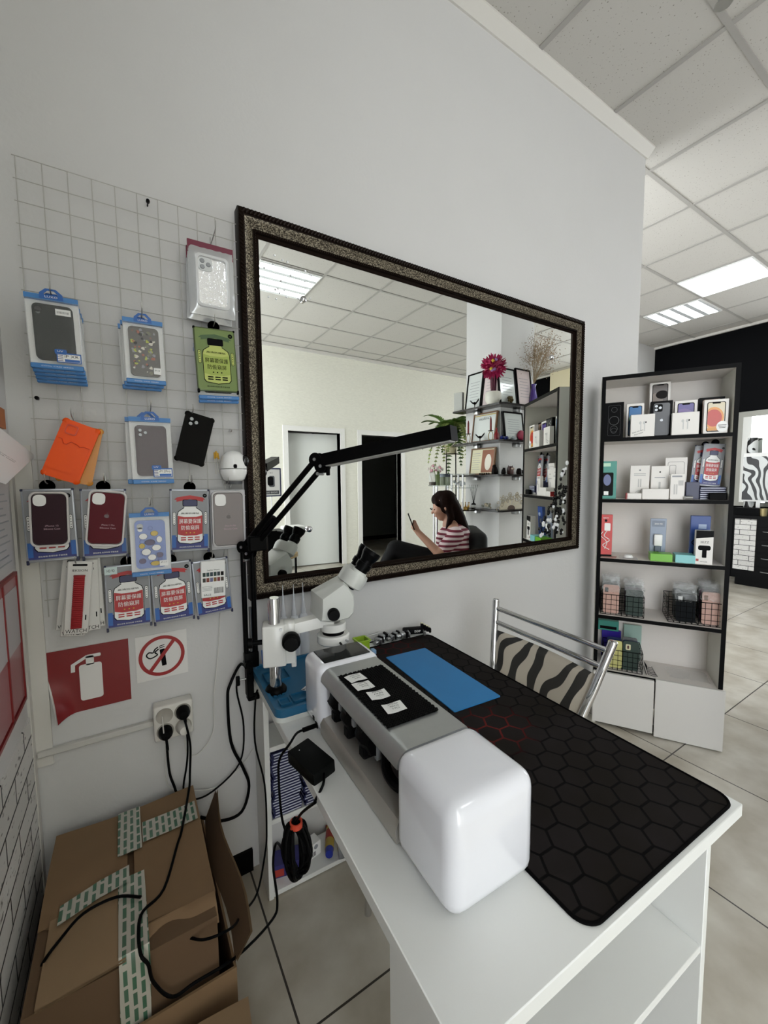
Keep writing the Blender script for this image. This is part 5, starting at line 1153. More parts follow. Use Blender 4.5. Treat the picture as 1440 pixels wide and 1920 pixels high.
sb('phone_box', 'black box with a rose gold phone back peeking behind the red screen box', 'phone box', (1308, 745, 1356, 812), .09, .028, boxk, art_backphone(C_('rose', 'c9a58f'), lens_k), 'phone boxes on the top shelf', L0)
sb('phone_box', 'white phone box with an orange screen and round sticker, rightmost on the top shelf', 'phone box', (1318, 749, 1364, 811), .03, .028, boxw, art_orange, 'phone boxes on the top shelf', L0)
sb('earphone_box', 'white earphone box with a slanted printed slogan, left on the top shelf', 'earphone box', (1182, 777, 1227, 816), .012, .026, boxw, art_pods(True), 'earphone boxes', L0, rz=.04)
sb('earphone_box', 'plain white earphone box in front of the purple screen box', 'earphone box', (1259, 773, 1310, 814), .015, .026, boxw, art_pods(False), 'earphone boxes', L0)
# second shelf
teal = mat('teal_card', '2f8a7c', rough=.4)
def art_teal(b, w, h):
    P_(b, rrect(-w*.45, h*.08, w*.3, h*.70, w*.08), boxk); P_(b, circle(-w*.1, h*.5, w*.25, h*.15), C_('deep2', '2a3f7d'), -.0008); P_(b, [(-w*.3, h*.1), (0, h*.1), (0, h*.2), (-w*.3, h*.2)], white, -.001); P_(b, [(-w*.4, h*.86), (w*.1, h*.86), (w*.1, h*.95), (-w*.4, h*.95)], C_('mint', 'a9d3b4'), -.0008)
sb('accessory_pack', 'teal accessory pack at the left end of the second shelf', 'pack', (1126, 865, 1155, 930), .03, .03, teal, art_teal, None, L1, rz=.12)
def art_cable(b, w, h):
    apple_mark(b, 0, h*.86, w*.1, -.0007, grey_p)
    for k in range(2): P_(b, [(-w*.3, h*(.74-.04*k)), (w*.3, h*(.74-.04*k)), (w*.3, h*(.755-.04*k)), (-w*.3, h*(.755-.04*k))], grey_p)
    for x in (-.05, .06): P_(b, rrect(x*w-w*.03, h*.35, x*w+w*.03, h*.6, .002), mat('plug_grey', 'bdbbb8', rough=.4))
    b.ring(circle(0, h*.12, w*.25, h*.13), circle(0, h*.12, w*.22, h*.11), -.0008, -.0002, MATS['plug_grey'])
def art_adapter(b, w, h):
    apple_mark(b, 0, h*.82, w*.1, -.0007, inkk); P_(b, [(-w*.3, h*.64), (w*.3, h*.64), (w*.3, h*.66), (-w*.3, h*.66)], grey_p); P_(b, rrect(-w*.06, h*.3, w*.06, h*.52, .003), MATS['plug_grey']); P_(b, rrect(-w*.2, h*.22, w*.2, h*.3, .004), MATS['plug_grey'], -.0008)
sb('cable_box', 'white cable box with a coiled cable picture, taller left one on the second shelf', 'cable box', (1180, 873, 1216, 931), .08, .02, boxw, art_cable, 'white cable boxes', L1, tilt=-.06)
sb('cable_box', 'white adapter box behind the long low white box on the second shelf', 'cable box', (1219, 874, 1252, 931), .085, .02, boxw, art_adapter, 'white cable boxes', L1, tilt=-.06)
sb('carton', 'long low plain white box at the front of the second shelf', 'box', (1204, 917, 1254, 932), .02, .05, boxw, None, None, L1)
sb('carton', 'flat white box with a red end, left of the long low white box', 'box', (1174, 925, 1203, 932), .02, .06, boxw, lambda b, w, h: b.box((-w/2-.0005, 0, 0), (-w*.42, .06, h+.0003), red), None, L1)
def art_clear(b, w, h):
    b.ring(rrect(-w*.38, h*.08, w*.38, h*.9, w*.1), rrect(-w*.36, h*.09, w*.36, h*.89, w*.09), -.0008, 0, mat('line_grey', 'a3a09c', rough=.4)); b.ring(rrect(-w*.3, h*.58, w*.0, h*.82, w*.06), rrect(-w*.28, h*.59, -w*.02, h*.81, w*.05), -.0009, 0, MATS['line_grey'])
sb('clear_case_box', 'large pale box showing a clear case outline behind the small white pack', 'box', (1244, 858, 1285, 930), .13, .012, boxw, art_clear, None, L1, tilt=-.08)
def art_small(b, w, h):
    P_(b, [(-w*.4, h*.88), (w*.3, h*.88), (w*.3, h*.94), (-w*.4, h*.94)], grey_p); P_(b, [(.05*w, h*.55), (w*.4, h*.55), (w*.4, h*.75), (.05*w, h*.75)], MATS['plug_grey'])
    for x in (-.2, -.05): P_(b, rrect(x*w-w*.05, h*.2, x*w+w*.05, h*.6, .002), MATS['plug_grey'])
sb('adapter_pack', 'small white adapter pack in front of the large pale box', 'pack', (1256, 889, 1283, 931), .03, .02, boxw, art_small, None, L1)
def shelf_tin(label, r, off, z0, tilt, lean):
    u0, _ = SU(r[0], r[3], off); u1, _ = SU(r[2], r[3], off); _, zb = SU((r[0]+r[2])/2, r[1], off); h = zb-z0
    p = SW((u0+u1)/2, off, z0+h/2)
    t = tin_pack(label, 'bottle print tins on the second shelf', (u1-u0), h, p, 0); t.rotation_euler = Euler((-tilt, lean, SANG)); return t
zs = L1+.062
shelf_tin('bottle print tin leaning on the right of the second shelf, front one', (1312, 832, 1354, 901), .10, zs, .10, .10)
shelf_tin('bottle print tin leaning behind the front one on the second shelf', (1296, 836, 1334, 901), .13, zs, .10, .10)
def slabs(n, r, off, dep, label, group):
    u0, _ = SU(r[0], r[3], off); u1, _ = SU(r[2], r[3], off); th = .0610/n
    for k in range(n):
        b = MB(); w = u1-u0; b.rbox((-w/2, 0, 0), (w/2, dep, th*.94), mat('dark_indigo', '262a4c', rough=.35), .001, 1); b.box((-w*.48, -.0005, th*.3), (w*.48, 0, th*.62), wl)
        o = b.build('screen_protector_box'); o.location = SW((u0+u1)/2+.002*math.sin(k*3), off, L1+.0005+th*k); o.rotation_euler = (0, 0, SANG); tag(o, label, 'box', group)
slabs(6, (1312, 902, 1361, 930), .04, .12, 'dark indigo box with white edge in the right stack below the leaning tins', 'indigo boxes under the leaning tins')
sb('carton', 'plain dark indigo carton left of the striped stack on the second shelf', 'box', (1286, 904, 1311, 930), .05, .12, mat('dark_indigo', '262a4c'), None, None, L1)
sb('cable_bundle', 'black wrapped cable lying in front of the indigo stack', 'cable', (1329, 924, 1364, 932), .012, .02, inkk, None, None, L1, bev=.004)
b = MB(); u, z = SU(1291, 926, .02); b.lathe([(.004, -.018), (.009, -.016), (.009, .016), (.004, .018)], steel, 12, axis='x', c=(0, 0, .010)); o = b.build('adapter_plug'); o.location = SW(u, .02, L1); o.rotation_euler = (0, 0, SANG+.3); tag(o, 'small metal plug lying left of the black wrapped cable', 'adapter')
# third shelf
def art_red(b, w, h):
    P_(b, circle(0, h*.86, w*.1, h*.03), boxk); P_(b, rrect(-w*.1, h*.62, w*.35, h*.80, .004), white)
    b.tube([(x*w, -.0012, z*h) for x, z in ((.1, .62), (-.1, .5), (.3, .40), (-.2, .28), (.3, .18))], .0022, white, 5, smooth=4); b.tube([(x*w, -.0012, z*h) for x, z in ((-.2, .6), (-.35, .5), (.1, .36), (-.05, .2))], .0018, white, 5, smooth=4)
    P_(b, [(-w*.5, 0), (w*.5, 0), (w*.5, h*.06), (-w*.5, h*.06)], boxk); b.text('HOCO', .01, white, (0, -.001, h*.92), w=w*.4, h=h*.03)
sb('cable_pack', 'bright red cable pack at the left end of the third shelf', 'pack', (1122, 965, 1147, 1032), .04, .02, mat('pack_red', 'c4241c', rough=.35), art_red, None, L2, rz=.1)
b = MB(); u, z = SU(1138, 1040, .03); b.rbox((-.035, 0, 0), (.035, .05, .004), mat('card_pinkish', 'a9837a', rough=.5), .001, 1); o = b.build('flat_card'); o.location = SW(max(u, .056), .02, L2+.0005); o.rotation_euler = (0, 0, SANG-.1); tag(o, 'pinkish card lying flat at the left of the third shelf', 'card')
u, z = SU(1178, 1038, .06); t = thing('coiled_cable_pack', 'coiled white cable in a clear pouch lying on the third shelf', 'cable', SW(u, .05, L2), SANG)
b = MB(); b.rbox((-.04, -.03, .0004), (.04, .05, .002), film_s, .0005, 1); b.build('pouch', t); b = MB()
for k in range(4): b.tube([((.022-.002*k)*math.cos(a), .01+(.022-.002*k)*math.sin(a), .005+.003*k) for a in [i*2*PI/16 for i in range(16)]], .0022, white, 6, closed=True)
b.build('cable_coil', t)
def art_blister(b, w, h): P_(b, rrect(-w*.4, h*.8, w*.4, h*.95, .003), C_('slate', '6b7687')); b.text('20W PD', .01, white, (0, -.001, h*.87), w=w*.5, h=h*.04)
t, w, h = sb('charger_blister', 'grey blue blister pack with a white wall charger, middle of the third shelf', 'charger pack', (1217, 972, 1247, 1034), .09, .008, mat('blister_card', '7d8796', rough=.3, metal=.2), art_blister, None, L2, tilt=-.06)
b = MB(); b.rbox((-w*.26, -.022, h*.34), (w*.26, 0, h*.62), white, .004, 2); b.rbox((-w*.2, -.016, h*.20), (w*.2, 0, h*.34), mat('charger_shadow', '55606e', rough=.4), .003, 1); b.cyl((-w*.1, -.01, h*.14), (-w*.1, -.01, h*.22), .002, steel, 6); b.cyl((w*.1, -.01, h*.14), (w*.1, -.01, h*.22), .002, steel, 6); b.build('charger', t)
sb('carton', 'lime green flat box at the front of the third shelf', 'box', (1219, 1039, 1261, 1050), .012, .075, mat('lime_box', '6fb52c', rough=.35), None, None, L2)
sb('carton', 'pale turquoise flat box right of the lime green one', 'box', (1266, 1041, 1304, 1053), .012, .08, mat('turquoise_box', '7fc4c6', rough=.35), None, None, L2)
def art_bluepk(b, w, h): b.text('2A', .01, white, (-w*.1, -.001, h*.58), w=w*.35, h=h*.14); P_(b, [(-w*.1, h*.72), (w*.3, h*.72), (w*.3, h*.82), (-w*.1, h*.82)], C_('greyblue', '9fb0cc')); b.tube([(x*w, -.001, z*h) for x, z in ((-.4, .1), (-.2, .3), (-.4, .42), (-.1, .5))], .002, boxk, 5, smooth=4)
sb('cable_pack', 'blue cable pack lettered 2A leaning behind the white car charger box', 'pack', (1291, 967, 1328, 1048), .10, .02, mat('pack_blue', '2a4a8f', rough=.35), art_bluepk, None, L2, tilt=-.06)
def art_car(b, w, h):
    b.text('2EZZ', .01, inkk, (0, -.001, h*.66), w=w*.5, h=h*.06); P_(b, [(-w*.5, h*.76), (w*.5, h*.82), (w*.5, h), (-w*.5, h)], boxk); P_(b, rrect(-w*.36, h*.42, w*.36, h*.56, w*.12), inkk); P_(b, rrect(-w*.12, h*.2, w*.14, h*.44, .003), inkk, -.0008); b.text('FM CAR', .01, inkk, (0, -.001, h*.08), w=w*.4, h=h*.03); P_(b, [(-w*.46, h*.09), (-w*.3, h*.09), (-w*.3, h*.16), (-w*.46, h*.16)], MATS['tube_red'])
sb('car_charger_box', 'white box with a black car charger picture, right front of the third shelf', 'charger box', (1303, 995, 1336, 1051), .012, .035, boxw, art_car, None, L2)
# wire baskets with bagged cases
wire_k = mat('black_wire', '0d0d0e', rough=.4)
def basket(label, r, off, dep, z0, nx):
    u0, _ = SU(r[0], r[3], off); u1, _ = SU(r[2], r[3], off); _, zt = SU((r[0]+r[2])/2, r[1], off); h = min(zt-z0, .115)
    t = thing('wire_basket', label, 'basket', SW((u0+u1)/2, off, z0+.001), SANG, 'black wire baskets'); w = u1-u0; q = .0014
    b = MB()
    for z in [h*k/4 for k in range(5)]: b.tube([(-w/2, 0, z+q), (w/2, 0, z+q), (w/2, dep, z+q), (-w/2, dep, z+q)], q if z < h else q*1.5, wire_k, 5, closed=True)
    for k in range(nx+1):
        x = -w/2+w*k/nx; b.tube([(x, 0, h), (x, 0, q), (x, dep, q), (x, dep, h)], q, wire_k, 5)
    for k in range(1, 5): y = dep*k/5; b.tube([(-w/2, y, h), (-w/2, y, q), (w/2, y, q), (w/2, y, h)], q, wire_k, 5)
    b.build('wires', t); return t, (u0, u1, h)
bag_m = mat('crinkled_bag', 'cfd2d3', rough=.06, alpha=.22, spec=1)
def bagged(label, u, off, z0, w, h, m, group, bag=True, tagm=None, cam_hole=False, bh=.045):
    t = thing('bagged_phone_case', label, 'phone case', SW(u, off, z0+.004), SANG+random.uniform(-.05, .05), group); t.rotation_euler = (-random.uniform(0, .08), 0, SANG+random.uniform(-.04, .04))
    b = MB(); b.tri(rrect(-w/2, 0, w/2, h, .010), 0, .009, m)
    if tagm: b.box((-w*.4, -.0008, h*.74), (-w*.18, -.0002, h*.90), tagm)
    if cam_hole: b.tri(rrect(-w*.34, h*.70, -w*.02, h*.90, .005), -.0012, 0, mat('cream_window', 'cfc9a5', rough=.4)); b.tri(rrect(-w*.24, h*.74, -w*.12, h*.86, .004), -.002, -.001, mat('hole_red', '4a1c18', rough=.4))
    b.build('phone_case', t)
    if bag:
        rr = random.Random(int(u*9999+off*777)); b = MB()
        def f(q, v):
            return ((q-.5)*w*1.10+rr.uniform(-.005, .005), -.004+rr.uniform(-.009, .006)-.006*math.sin(PI*q), h*.74+(h*.26+bh)*v+rr.uniform(-.005, .005))
        b.grid(f, 9, 12, bag_m); b.build('bag', t)
pinkc = mat('pale_pink_case', 'c9a294', rough=.5); greenc = mat('forest_case', '1d332b', rough=.5); darkc = mat('charcoal_case', '22262a', rough=.5); plumc = mat('plum_case', '4a2340', rough=.5); yellc = mat('pastel_yellow_case', 'c6c179', rough=.5); bluec = mat('deep_blue_case', '16275a', rough=.5); greyc = mat('grey_case', '6d6f70', rough=.5)
basket('left black wire basket of bagged cases on the fourth shelf', (1125, 1118, 1207, 1158), .022, .17, L3, 8)
basket('right black wire basket of bagged cases on the fourth shelf', (1252, 1122, 1357, 1172), .022, .17, L3, 9)
def column(px, z0, w, h, mats_, labels, group, d0=.046, step=.027, **k):
    u, _ = SU(px, 1140, d0)
    for i, (m, l) in enumerate(zip(mats_, labels)):
        bagged(l, u+.002*math.sin(i*2), d0+step*i, z0, w, h-.006*(i % 2), m, group, cam_hole=(k.get('hole') and i == 0), bag=k.get('bag', True), tagm=k.get('tagm') if i == 0 else None)
def names(front, where, n): return [front+' '+where]+[('second', 'third', 'fourth', 'fifth')[i]+' bagged case behind the '+front+' '+where for i in range(n-1)]
wt = mat('label_white', 'e6e6e4', rough=.5)
column(1145, L3, .075, .150, [pinkc, plumc, darkc, greyc, darkc], names('pale pink bagged case', 'in the left basket', 5), 'bagged cases in the left basket', tagm=inkk)
column(1189, L3, .078, .135, [greenc, darkc, plumc, greenc, darkc], names('dark green bagged case', 'in the left basket', 5), 'bagged cases in the left basket')
column(1286, L3, .080, .140, [darkc, greenc, greyc, darkc, greenc], names('charcoal bagged case', 'in the right basket', 5), 'bagged cases in the right basket', tagm=wt)
column(1333, L3, .070, .160, [pinkc, darkc, plumc, greyc, darkc], names('pale pink bagged case', 'in the right basket', 5), 'bagged cases in the right basket', tagm=mat('logo_brown', '7d5a45', rough=.5))
for px, py, z in ((1180, 1108, L3), ):
    pass
# lowest open shelf
basket('black wire basket with yellow and green cases on the lowest open shelf', (1130, 1222, 1204, 1270), .022, .17, L4, 8)
column(1156, L4, .068, .145, [yellc, greyc, bluec], names('pastel yellow case', 'in the lowest basket', 3), 'cases in the lowest basket', bag=False)
column(1186, L4, .072, .155, [greenc, bluec, greyc], names('dark green case with a lens window', 'in the lowest basket', 3), 'cases in the lowest basket', bag=False, hole=True)
t, w, h = sb('accessory_pack', 'violet pack standing behind the yellow case on the lowest shelf', 'pack', (1126, 1182, 1162, 1262), .20, .02, mat('pack_violet', '37279a', rough=.35), None, None, L4)
sb('accessory_pack', 'teal box resting on top of the violet pack at the lowest shelf', 'pack', (1121, 1164, 1160, 1181), .19, .035, teal, lambda b, w, h: b.box((-w*.4, -.0006, h*.15), (w*.4, 0, h*.45), inkk), None, L4+h+.001)
sb('case_blister', 'pale mint see through case pack at the back of the lowest shelf', 'pack', (1167, 1172, 1200, 1258), .205, .012, mat('mint_blister', 'a7c4ba', rough=.3, alpha=.75), None, None, L4)
u0, _ = SU(1206, 1268, .04); t = thing('wire_stand', 'small black wire stand right of the lowest basket', 'stand', SW(u0+.012, .03, L4+.001), SANG)
b = MB()
for k in range(6): y = .02*k; b.tube([(0, y, .05-.004*k), (.008, y, .004), (.05-.003*k, y, .002), (.035, y, .010)], .0012, wire_k, 5, smooth=2)
b.tube([(0, 0, .002), (0, .11, .002)], .0014, wire_k, 5); b.tube([(0, 0, .05), (0, .1, .03)], .0014, wire_k, 5); b.build('wires', t)
u0, _ = SU(1290, 1262, .10); rr = random.Random(8); b = MB(); b.grid(lambda q, v: ((q-.5)*.17+rr.uniform(-.006, .006), (v-.5)*.13+rr.uniform(-.006, .006), .004+rr.uniform(0, .010)*(1-abs(2*q-1))), 9, 8, bag_m); o = b.build('empty_bag'); o.location = SW(u0, .11, L4+.001); o.rotation_euler = (0, 0, SANG); tag(o, 'crumpled empty clear bag on the lowest open shelf', 'bag')
# ------------------------------------------------------------------ cardboard boxes in the corner
card = mat('cardboard', '84694c', rough=.8, noise=.06, nscale=14); card_d = mat('cardboard_inside', '664f39', rough=.85, noise=.06, nscale=14); card_l = mat('cardboard_pale', '947a5c', rough=.8, noise=.05, nscale=14)
def _tape(N, L, tc, b):
    br = N.new('ShaderNodeTexBrick')
    sp_ = N.new('ShaderNodeSeparateXYZ'); L.new(tc.outputs['Object'], sp_.inputs[0]); sb_ = N.new('ShaderNodeMath'); sb_.operation = 'SUBTRACT'; L.new(sp_.outputs['Y'], sb_.inputs[0]); L.new(sp_.outputs['Z'], sb_.inputs[1])
    cb_ = N.new('ShaderNodeCombineXYZ'); L.new(sb_.outputs[0], cb_.inputs['X']); L.new(sp_.outputs['X'], cb_.inputs['Y']); L.new(cb_.outputs[0], br.inputs['Vector'])
    br.inputs['Scale'].default_value = 1; br.inputs['Brick Width'].default_value = .034; br.inputs['Row Height'].default_value = .0145; br.inputs['Mortar Size'].default_value = .0042; br.inputs['Mortar Smooth'].default_value = .2
    br.inputs['Color1'].default_value = hexc('3f6b54'); br.inputs['Color2'].default_value = hexc('4f6f5c'); br.inputs['Mortar'].default_value = hexc('b9b7ab')
    L.new(br.outputs['Color'], b.inputs['Base Color'])
tape = pattern('printed_tape', _tape, rough=.18, spec=.8)
BX0, BX1, BY0, BY1, BZ0, BZ1 = -.205, .118, .885, 1.315, .10, .395
t = thing('cardboard_box', 'taped brown cardboard box lying in the corner with cables across its top', 'box', ((BX0+BX1)/2, (BY0+BY1)/2, BZ0), 0)
def bump(x, y): return .004*math.sin(x*17+y*9)+.003*math.sin(y*23)
b = MB(); b.box((BX0, BY0, BZ0), (BX1, BY1, BZ1-.006), card_d); b.build('carton_body', t, world=True, smooth=False)
def flap(x0, x1, y0, y1, dz, m, name):
    b = MB(); b.grid(lambda u, v: (x0+(x1-x0)*u, y0+(y1-y0)*v, BZ1+dz+bump(x0+(x1-x0)*u, y0+(y1-y0)*v)), 8, 8, m); b.grid(lambda u, v: (x0+(x1-x0)*(1-u), y0+(y1-y0)*v, BZ1+dz-.005+bump(x0+(x1-x0)*(1-u), y0+(y1-y0)*v)), 8, 8, m); return b.build(name, t, world=True)
xm = -.042
flap(BX0, xm-.004, BY0+.16, BY1, .002, card, 'flap'); flap(BX0+.02, xm-.006, BY0-.006, BY0+.17, .005, card_l, 'flap'); flap(xm+.010, BX1+.006, BY0+.05, BY1-.0, .004, card, 'flap')
b = MB(); b.grid(lambda u, v: (xm+.012+(BX1-xm-.008)*u, BY0+.052-.050*v, BZ1+.004-.030*v*v-.045*v*math.exp(-((u-.38)/.16)**2)), 14, 6, card); o = b.build('torn_flap', t, world=True)
def strip(pts, wv, name):       # a strip of tape following points, wv = half width vector
    b = MB(); wv = Vector(wv); P = [Vector(p) for p in pts]
    vs = [p+wv*s_ for p in P for s_ in (-1, 1)]; b.add(vs, [(2*i, 2*i+1, 2*i+3, 2*i+2) for i in range(len(P)-1)], tape); return b.build(name, t, world=True)
zt = lambda x, y, d=.0085: BZ1+d+bump(x, y)
strip([(xm, BY1-.002, zt(xm, BY1)), (xm+.001, BY1-.10, zt(xm, BY1-.1)), (xm+.002, BY1-.17, zt(xm, BY1-.17))], (.026, 0, 0), 'tape')
strip([(xm+.004, BY0+.19, zt(xm, BY0+.19)), (xm+.006, BY0+.1, zt(xm, BY0+.1)), (xm+.008, BY0+.0, zt(xm, BY0)), (xm+.008, BY0-.010, BZ1-.02), (xm+.004, BY0-.010, BZ1-.14)], (.026, 0, 0), 'tape')
strip([(xm+.03, BY1-.115, zt(.0, BY1-.12, .0095)), (.05, BY1-.115, zt(.05, BY1-.12, .0095)), (BX1, BY1-.115, zt(BX1, BY1-.12, .0095))], (0, .036, 0), 'tape')
strip([(-.17, BY0+.165, zt(-.17, BY0+.17, .011)), (-.10, BY0+.185, zt(-.10, BY0+.18, .011)), (xm+.0, BY0+.195, zt(xm, BY0+.2, .012))], (0, .024, 0), 'tape')
# the open box it sits in, and the box in front
t = thing('cardboard_box', 'open cardboard box under the taped one, its flap leaning out to the right', 'box', (-.04, 1.09, 0), 0)
b = MB(); x0, x1, y0, y1, z1 = -.225, .150, .862, 1.328, .27
b.box((x0, y0, 0), (x1, y1, .006), card_d)
for a, c in (((x0, y0, .006), (x0+.005, y1, z1)), ((x1-.005, y0, .006), (x1, y1, z1)), ((x0+.005, y0, .006), (x1-.005, y0+.005, z1)), ((x0+.005, y1-.005, .006), (x1-.005, y1, z1))): b.box(a, c, card)
b.build('carton_body', t, world=True, smooth=False)
b = MB(); b.grid(lambda u, v: (x1-.002+.035*v+.008*math.sin(u*7), y0+.01+(y1-y0-.02)*u, z1+.085*v*(.6+.4*u)), 10, 5, card_d); b.grid(lambda u, v: (x1+.003+.035*v+.008*math.sin((1-u)*7), y0+.01+(y1-y0-.02)*(1-u), z1-.001+.085*v*(.6+.4*(1-u))), 10, 5, card_l); b.build('flap', t, world=True)
t = thing('cardboard_box', 'pale cardboard box in front of the taped one at the bottom edge', 'box', (-.03, .66, 0), -.10)
b = MB(); b.rbox((-.17, -.17, 0), (.175, .175, .236), card_l, .002, 1); b.build('carton_body', t)
for x0, x1 in ((-.17, -.004), (.0, .176)): b = MB(); b.grid(lambda u, v: (x0+(x1-x0)*u, -.17+.348*v, .2375+.002*math.sin(u*5+v*3)+.004*(1-abs(2*u-1))), 6, 6, card_l); b.build('flap', t)
# ------------------------------------------------------------------ cables on the wall and over the boxes
def cable(label, pts, r, m, cat='cable', name='cable', sm=5):
    b = MB(); b.tube(pts, r, m, 8, smooth=sm); o = b.build(name); tag(o, label, cat); return o
WY = lambda l, y=1.33: [Py(px, py, y) for px, py in l]
whitec = mat('cable_white', 'd6d4cf', rough=.4)
cable('thick black cable looping from the lamp clamp down the wall to the cardboard box', [lb+Vector((-.004, -.02, DZ+.03))]+WY([(452, 1245), (432, 1282), (427, 1310), (433, 1391), (455, 1438), (467, 1474), (453, 1522), (415, 1539), (376, 1532)], 1.325), .0048, rubber)
cable('thin black cable hanging from the lamp clamp and running to the right hand plug', WY([(446, 1268), (444, 1297), (457, 1362), (449, 1431), (397, 1485), (358, 1499), (344, 1482), (350, 1435), (352, 1400)], 1.335)+[plugspos[0]+Vector((.006, .01, -.02)), plugspos[0]+Vector((.002, -.0, .0))], .0028, rubber)
cable('thin black cord running down beside the desk panel and over the box', [DL(-.337, -.14, DZ-.012)]+[Py(px, py, 1.19) for px, py in ((479, 1312), (478, 1391), (496, 1470), (500, 1557), (497, 1600))]+[Pz(482, 1675, .20), Pz(452, 1715, .26), Pz(440, 1735, .345), Pz(412, 1752, .375), Pz(380, 1762, .372), Pz(352, 1757, .368)], .0028, rubber)
cable('black cable from the right hand plug snaking over the taped box', [plugspos[0], plugspos[0]+Vector((.006, -.015, -.03))]+WY([(357, 1400), (356, 1450)], 1.30)+[Py(355, 1492, 1.29)+Vector((0, 0, .02)), Pz(341, 1555, .412), Pz(333, 1582, .410), Pz(307, 1667, .411), Pz(268, 1709, .412), Pz(260, 1745, .411), Pz(264, 1790, .41), Vector((-.012, BY0-.02, .385)), Pz(288, 1842, .34), Pz(323, 1869, .285), Pz(366, 1842, .28), Pz(447, 1791, .27), Pz(510, 1725, .20), Pz(520, 1690, .22), Pz(512, 1620, .30), Pz(520, 1580, .34), c0+Vector((-.01, 0, -.06))], .0032, rubber)
cable('short black cable curving across the left part of the taped box', [Pz(264, 1682, .411), Pz(218, 1682, .412), Pz(156, 1713, .413), Pz(110, 1765, .41), Pz(84, 1800, .40), Pz(72, 1825, .36), Pz(66, 1850, .30)], .0030, rubber)
cable('black cord from the lower left plug to the cardboard box', [plugspos[1], plugspos[1]+Vector((.002, -.01, -.03))]+WY([(313, 1400), (318, 1449), (327, 1475)], 1.32)+[Py(335, 1500, 1.32)], .0036, rubber)
cable('thin white cord hanging from the lower left socket', [plugspos[1]+Vector((-.006, .03, .055)), plugspos[1]+Vector((-.006, -.01, .03))]+WY([(310, 1400), (312, 1462), (322, 1478), (340, 1481), (400, 1478), (450, 1440), (475, 1405)], 1.34), .0016, whitec)
cable('thin white camera cable running down the wall to the white plug', WY([(432, 912), (424, 1000)], 1.342)+WY([(413, 1147), (412, 1167), (408, 1232), (401, 1304), (399, 1373), (372, 1413), (350, 1411)], 1.342)+[plugspos[2]+Vector((0, 0, -.012)), plugspos[2]], .0015, whitec)
# ------------------------------------------------------------------ salon place at the far right
sx_ = 6.30
t = thing('salon_cabinet', 'black drawer cabinet with a white brick printed side at the far right', 'cabinet', (6.5, 1.60, 0), 0)
b = MB(); b.box((sx_+.02, 1.05, .10), (XR-.01, 1.965, .84), boxk); b.box((sx_, 1.05, .82), (XR-.01, 1.98, .86), boxk); b.box((sx_+.05, 1.1, 0), (XR-.02, 1.93, .10), boxk); b.build('cabinet_body', t, world=True)
b = MB(); b.box((sx_+.004, 1.742, .20), (sx_+.019, 1.945, .82), brick); b.build('brick_panel', t, world=True)
for z in (.66, .50, .34, .18):
    b = MB(); b.box((sx_+.008, 1.10, z-.07), (sx_+.02, 1.715, z+.075), boxk); d_ = b.build('drawer', t, world=True)
    b = MB(); b.tube([(sx_+.002, 1.50, z+.02), (sx_-.012, 1.52, z+.02), (sx_-.012, 1.66, z+.02), (sx_+.002, 1.68, z+.02)], .005, steel, 6); h_ = b.build('handle', d_, world=False)
    for v in h_.data.vertices: v.co = v.co-Vector((6.5, 1.60, 0))
b = MB(); b.box((sx_+.03, 1.73, .862), (sx_+.20, 1.975, .95), mat('black_bag', '141517', rough=.6)); o = b.build('black_case'); tag(o, 'long black case lying on the far salon cabinet', 'case')
zeb_bw = pattern('zebra_black_white', _zebra(5.5, 'd9dcdb', '08080a', rot=(1.3, .4, .3)), rough=.35)
t = thing('zebra_picture', 'black and white zebra picture in a white frame at the far right', 'picture', (sx_+.30, 1.84, .862), 0)
b = MB(); b.box((sx_+.29, 1.67, 1.02), (sx_+.31, 1.985, 1.62), white)
b.build('picture_frame', t, world=True); b = MB(); b.box((sx_+.285, 1.705, 1.04), (sx_+.29, 1.98, 1.575), zeb_bw); b.build('picture_print', t, world=True)
b = MB(); b.box((sx_+.29, 1.80, .861), (sx_+.305, 1.84, 1.02), white); b.build('foot', t, world=True)
t = thing('salon_mirror', 'pale framed mirror on the black wall at the far right', 'mirror', (XR, 1.3, .95), 0)
b = MB(); b.box((XR-.03, .7, .95), (XR-.002, 2.12, 2.16), mat('mirror_frame_grey', '8d8c84', rough=.4, metal=.4)); b.build('frame', t, world=True)
b = MB(); b.box((XR-.034, .78, 1.0), (XR-.030, 2.06, 2.09), glass_mirror); b.build('mirror_glass', t, world=True)
t = thing('zebra_vase', 'black zebra striped vase standing behind the white framed picture', 'vase', (sx_+.38, 1.93, .862), 0)
b = MB(); b.lathe([(.05, 0), (.06, .3), (.055, .80), (.05, .95), (0, .95)], zeb_bw, 16); b.build('vase_body', t)
b = MB(); b.box((sx_+.33, 1.2, 1.3), (sx_+.36, 1.70, 1.80), boxk); o = b.build('black_board'); tag(o, 'black board cut by the right edge beside the zebra picture', 'board')
b = MB(); b.box((sx_+.33, 1.2, .862), (sx_+.345, 1.70, 1.3), boxk); 
for v in b.v: o_ = v
o2 = b.build('stand', o)
b = MB(); b.lathe([(.035, 0), (.042, .09), (.040, .09), (.033, .005), (0, .005)], mat('gold_mug', 'a39569', rough=.3, metal=.5), 18); o = b.build('mug'); o.location = (sx_+.07, 1.70, .8605); tag(o, 'gold patterned mug on the far salon cabinet', 'mug')
b = MB(); b.lathe([(.04, 0), (.05, .05), (.045, .10), (.02, .13), (0, .13)], mat('blue_white_pot', '6f86b5', rough=.3), 18); o = b.build('pot'); o.location = (sx_+.07, 1.61, .8605); tag(o, 'small blue and white pot at the right edge of the cabinet', 'pot')
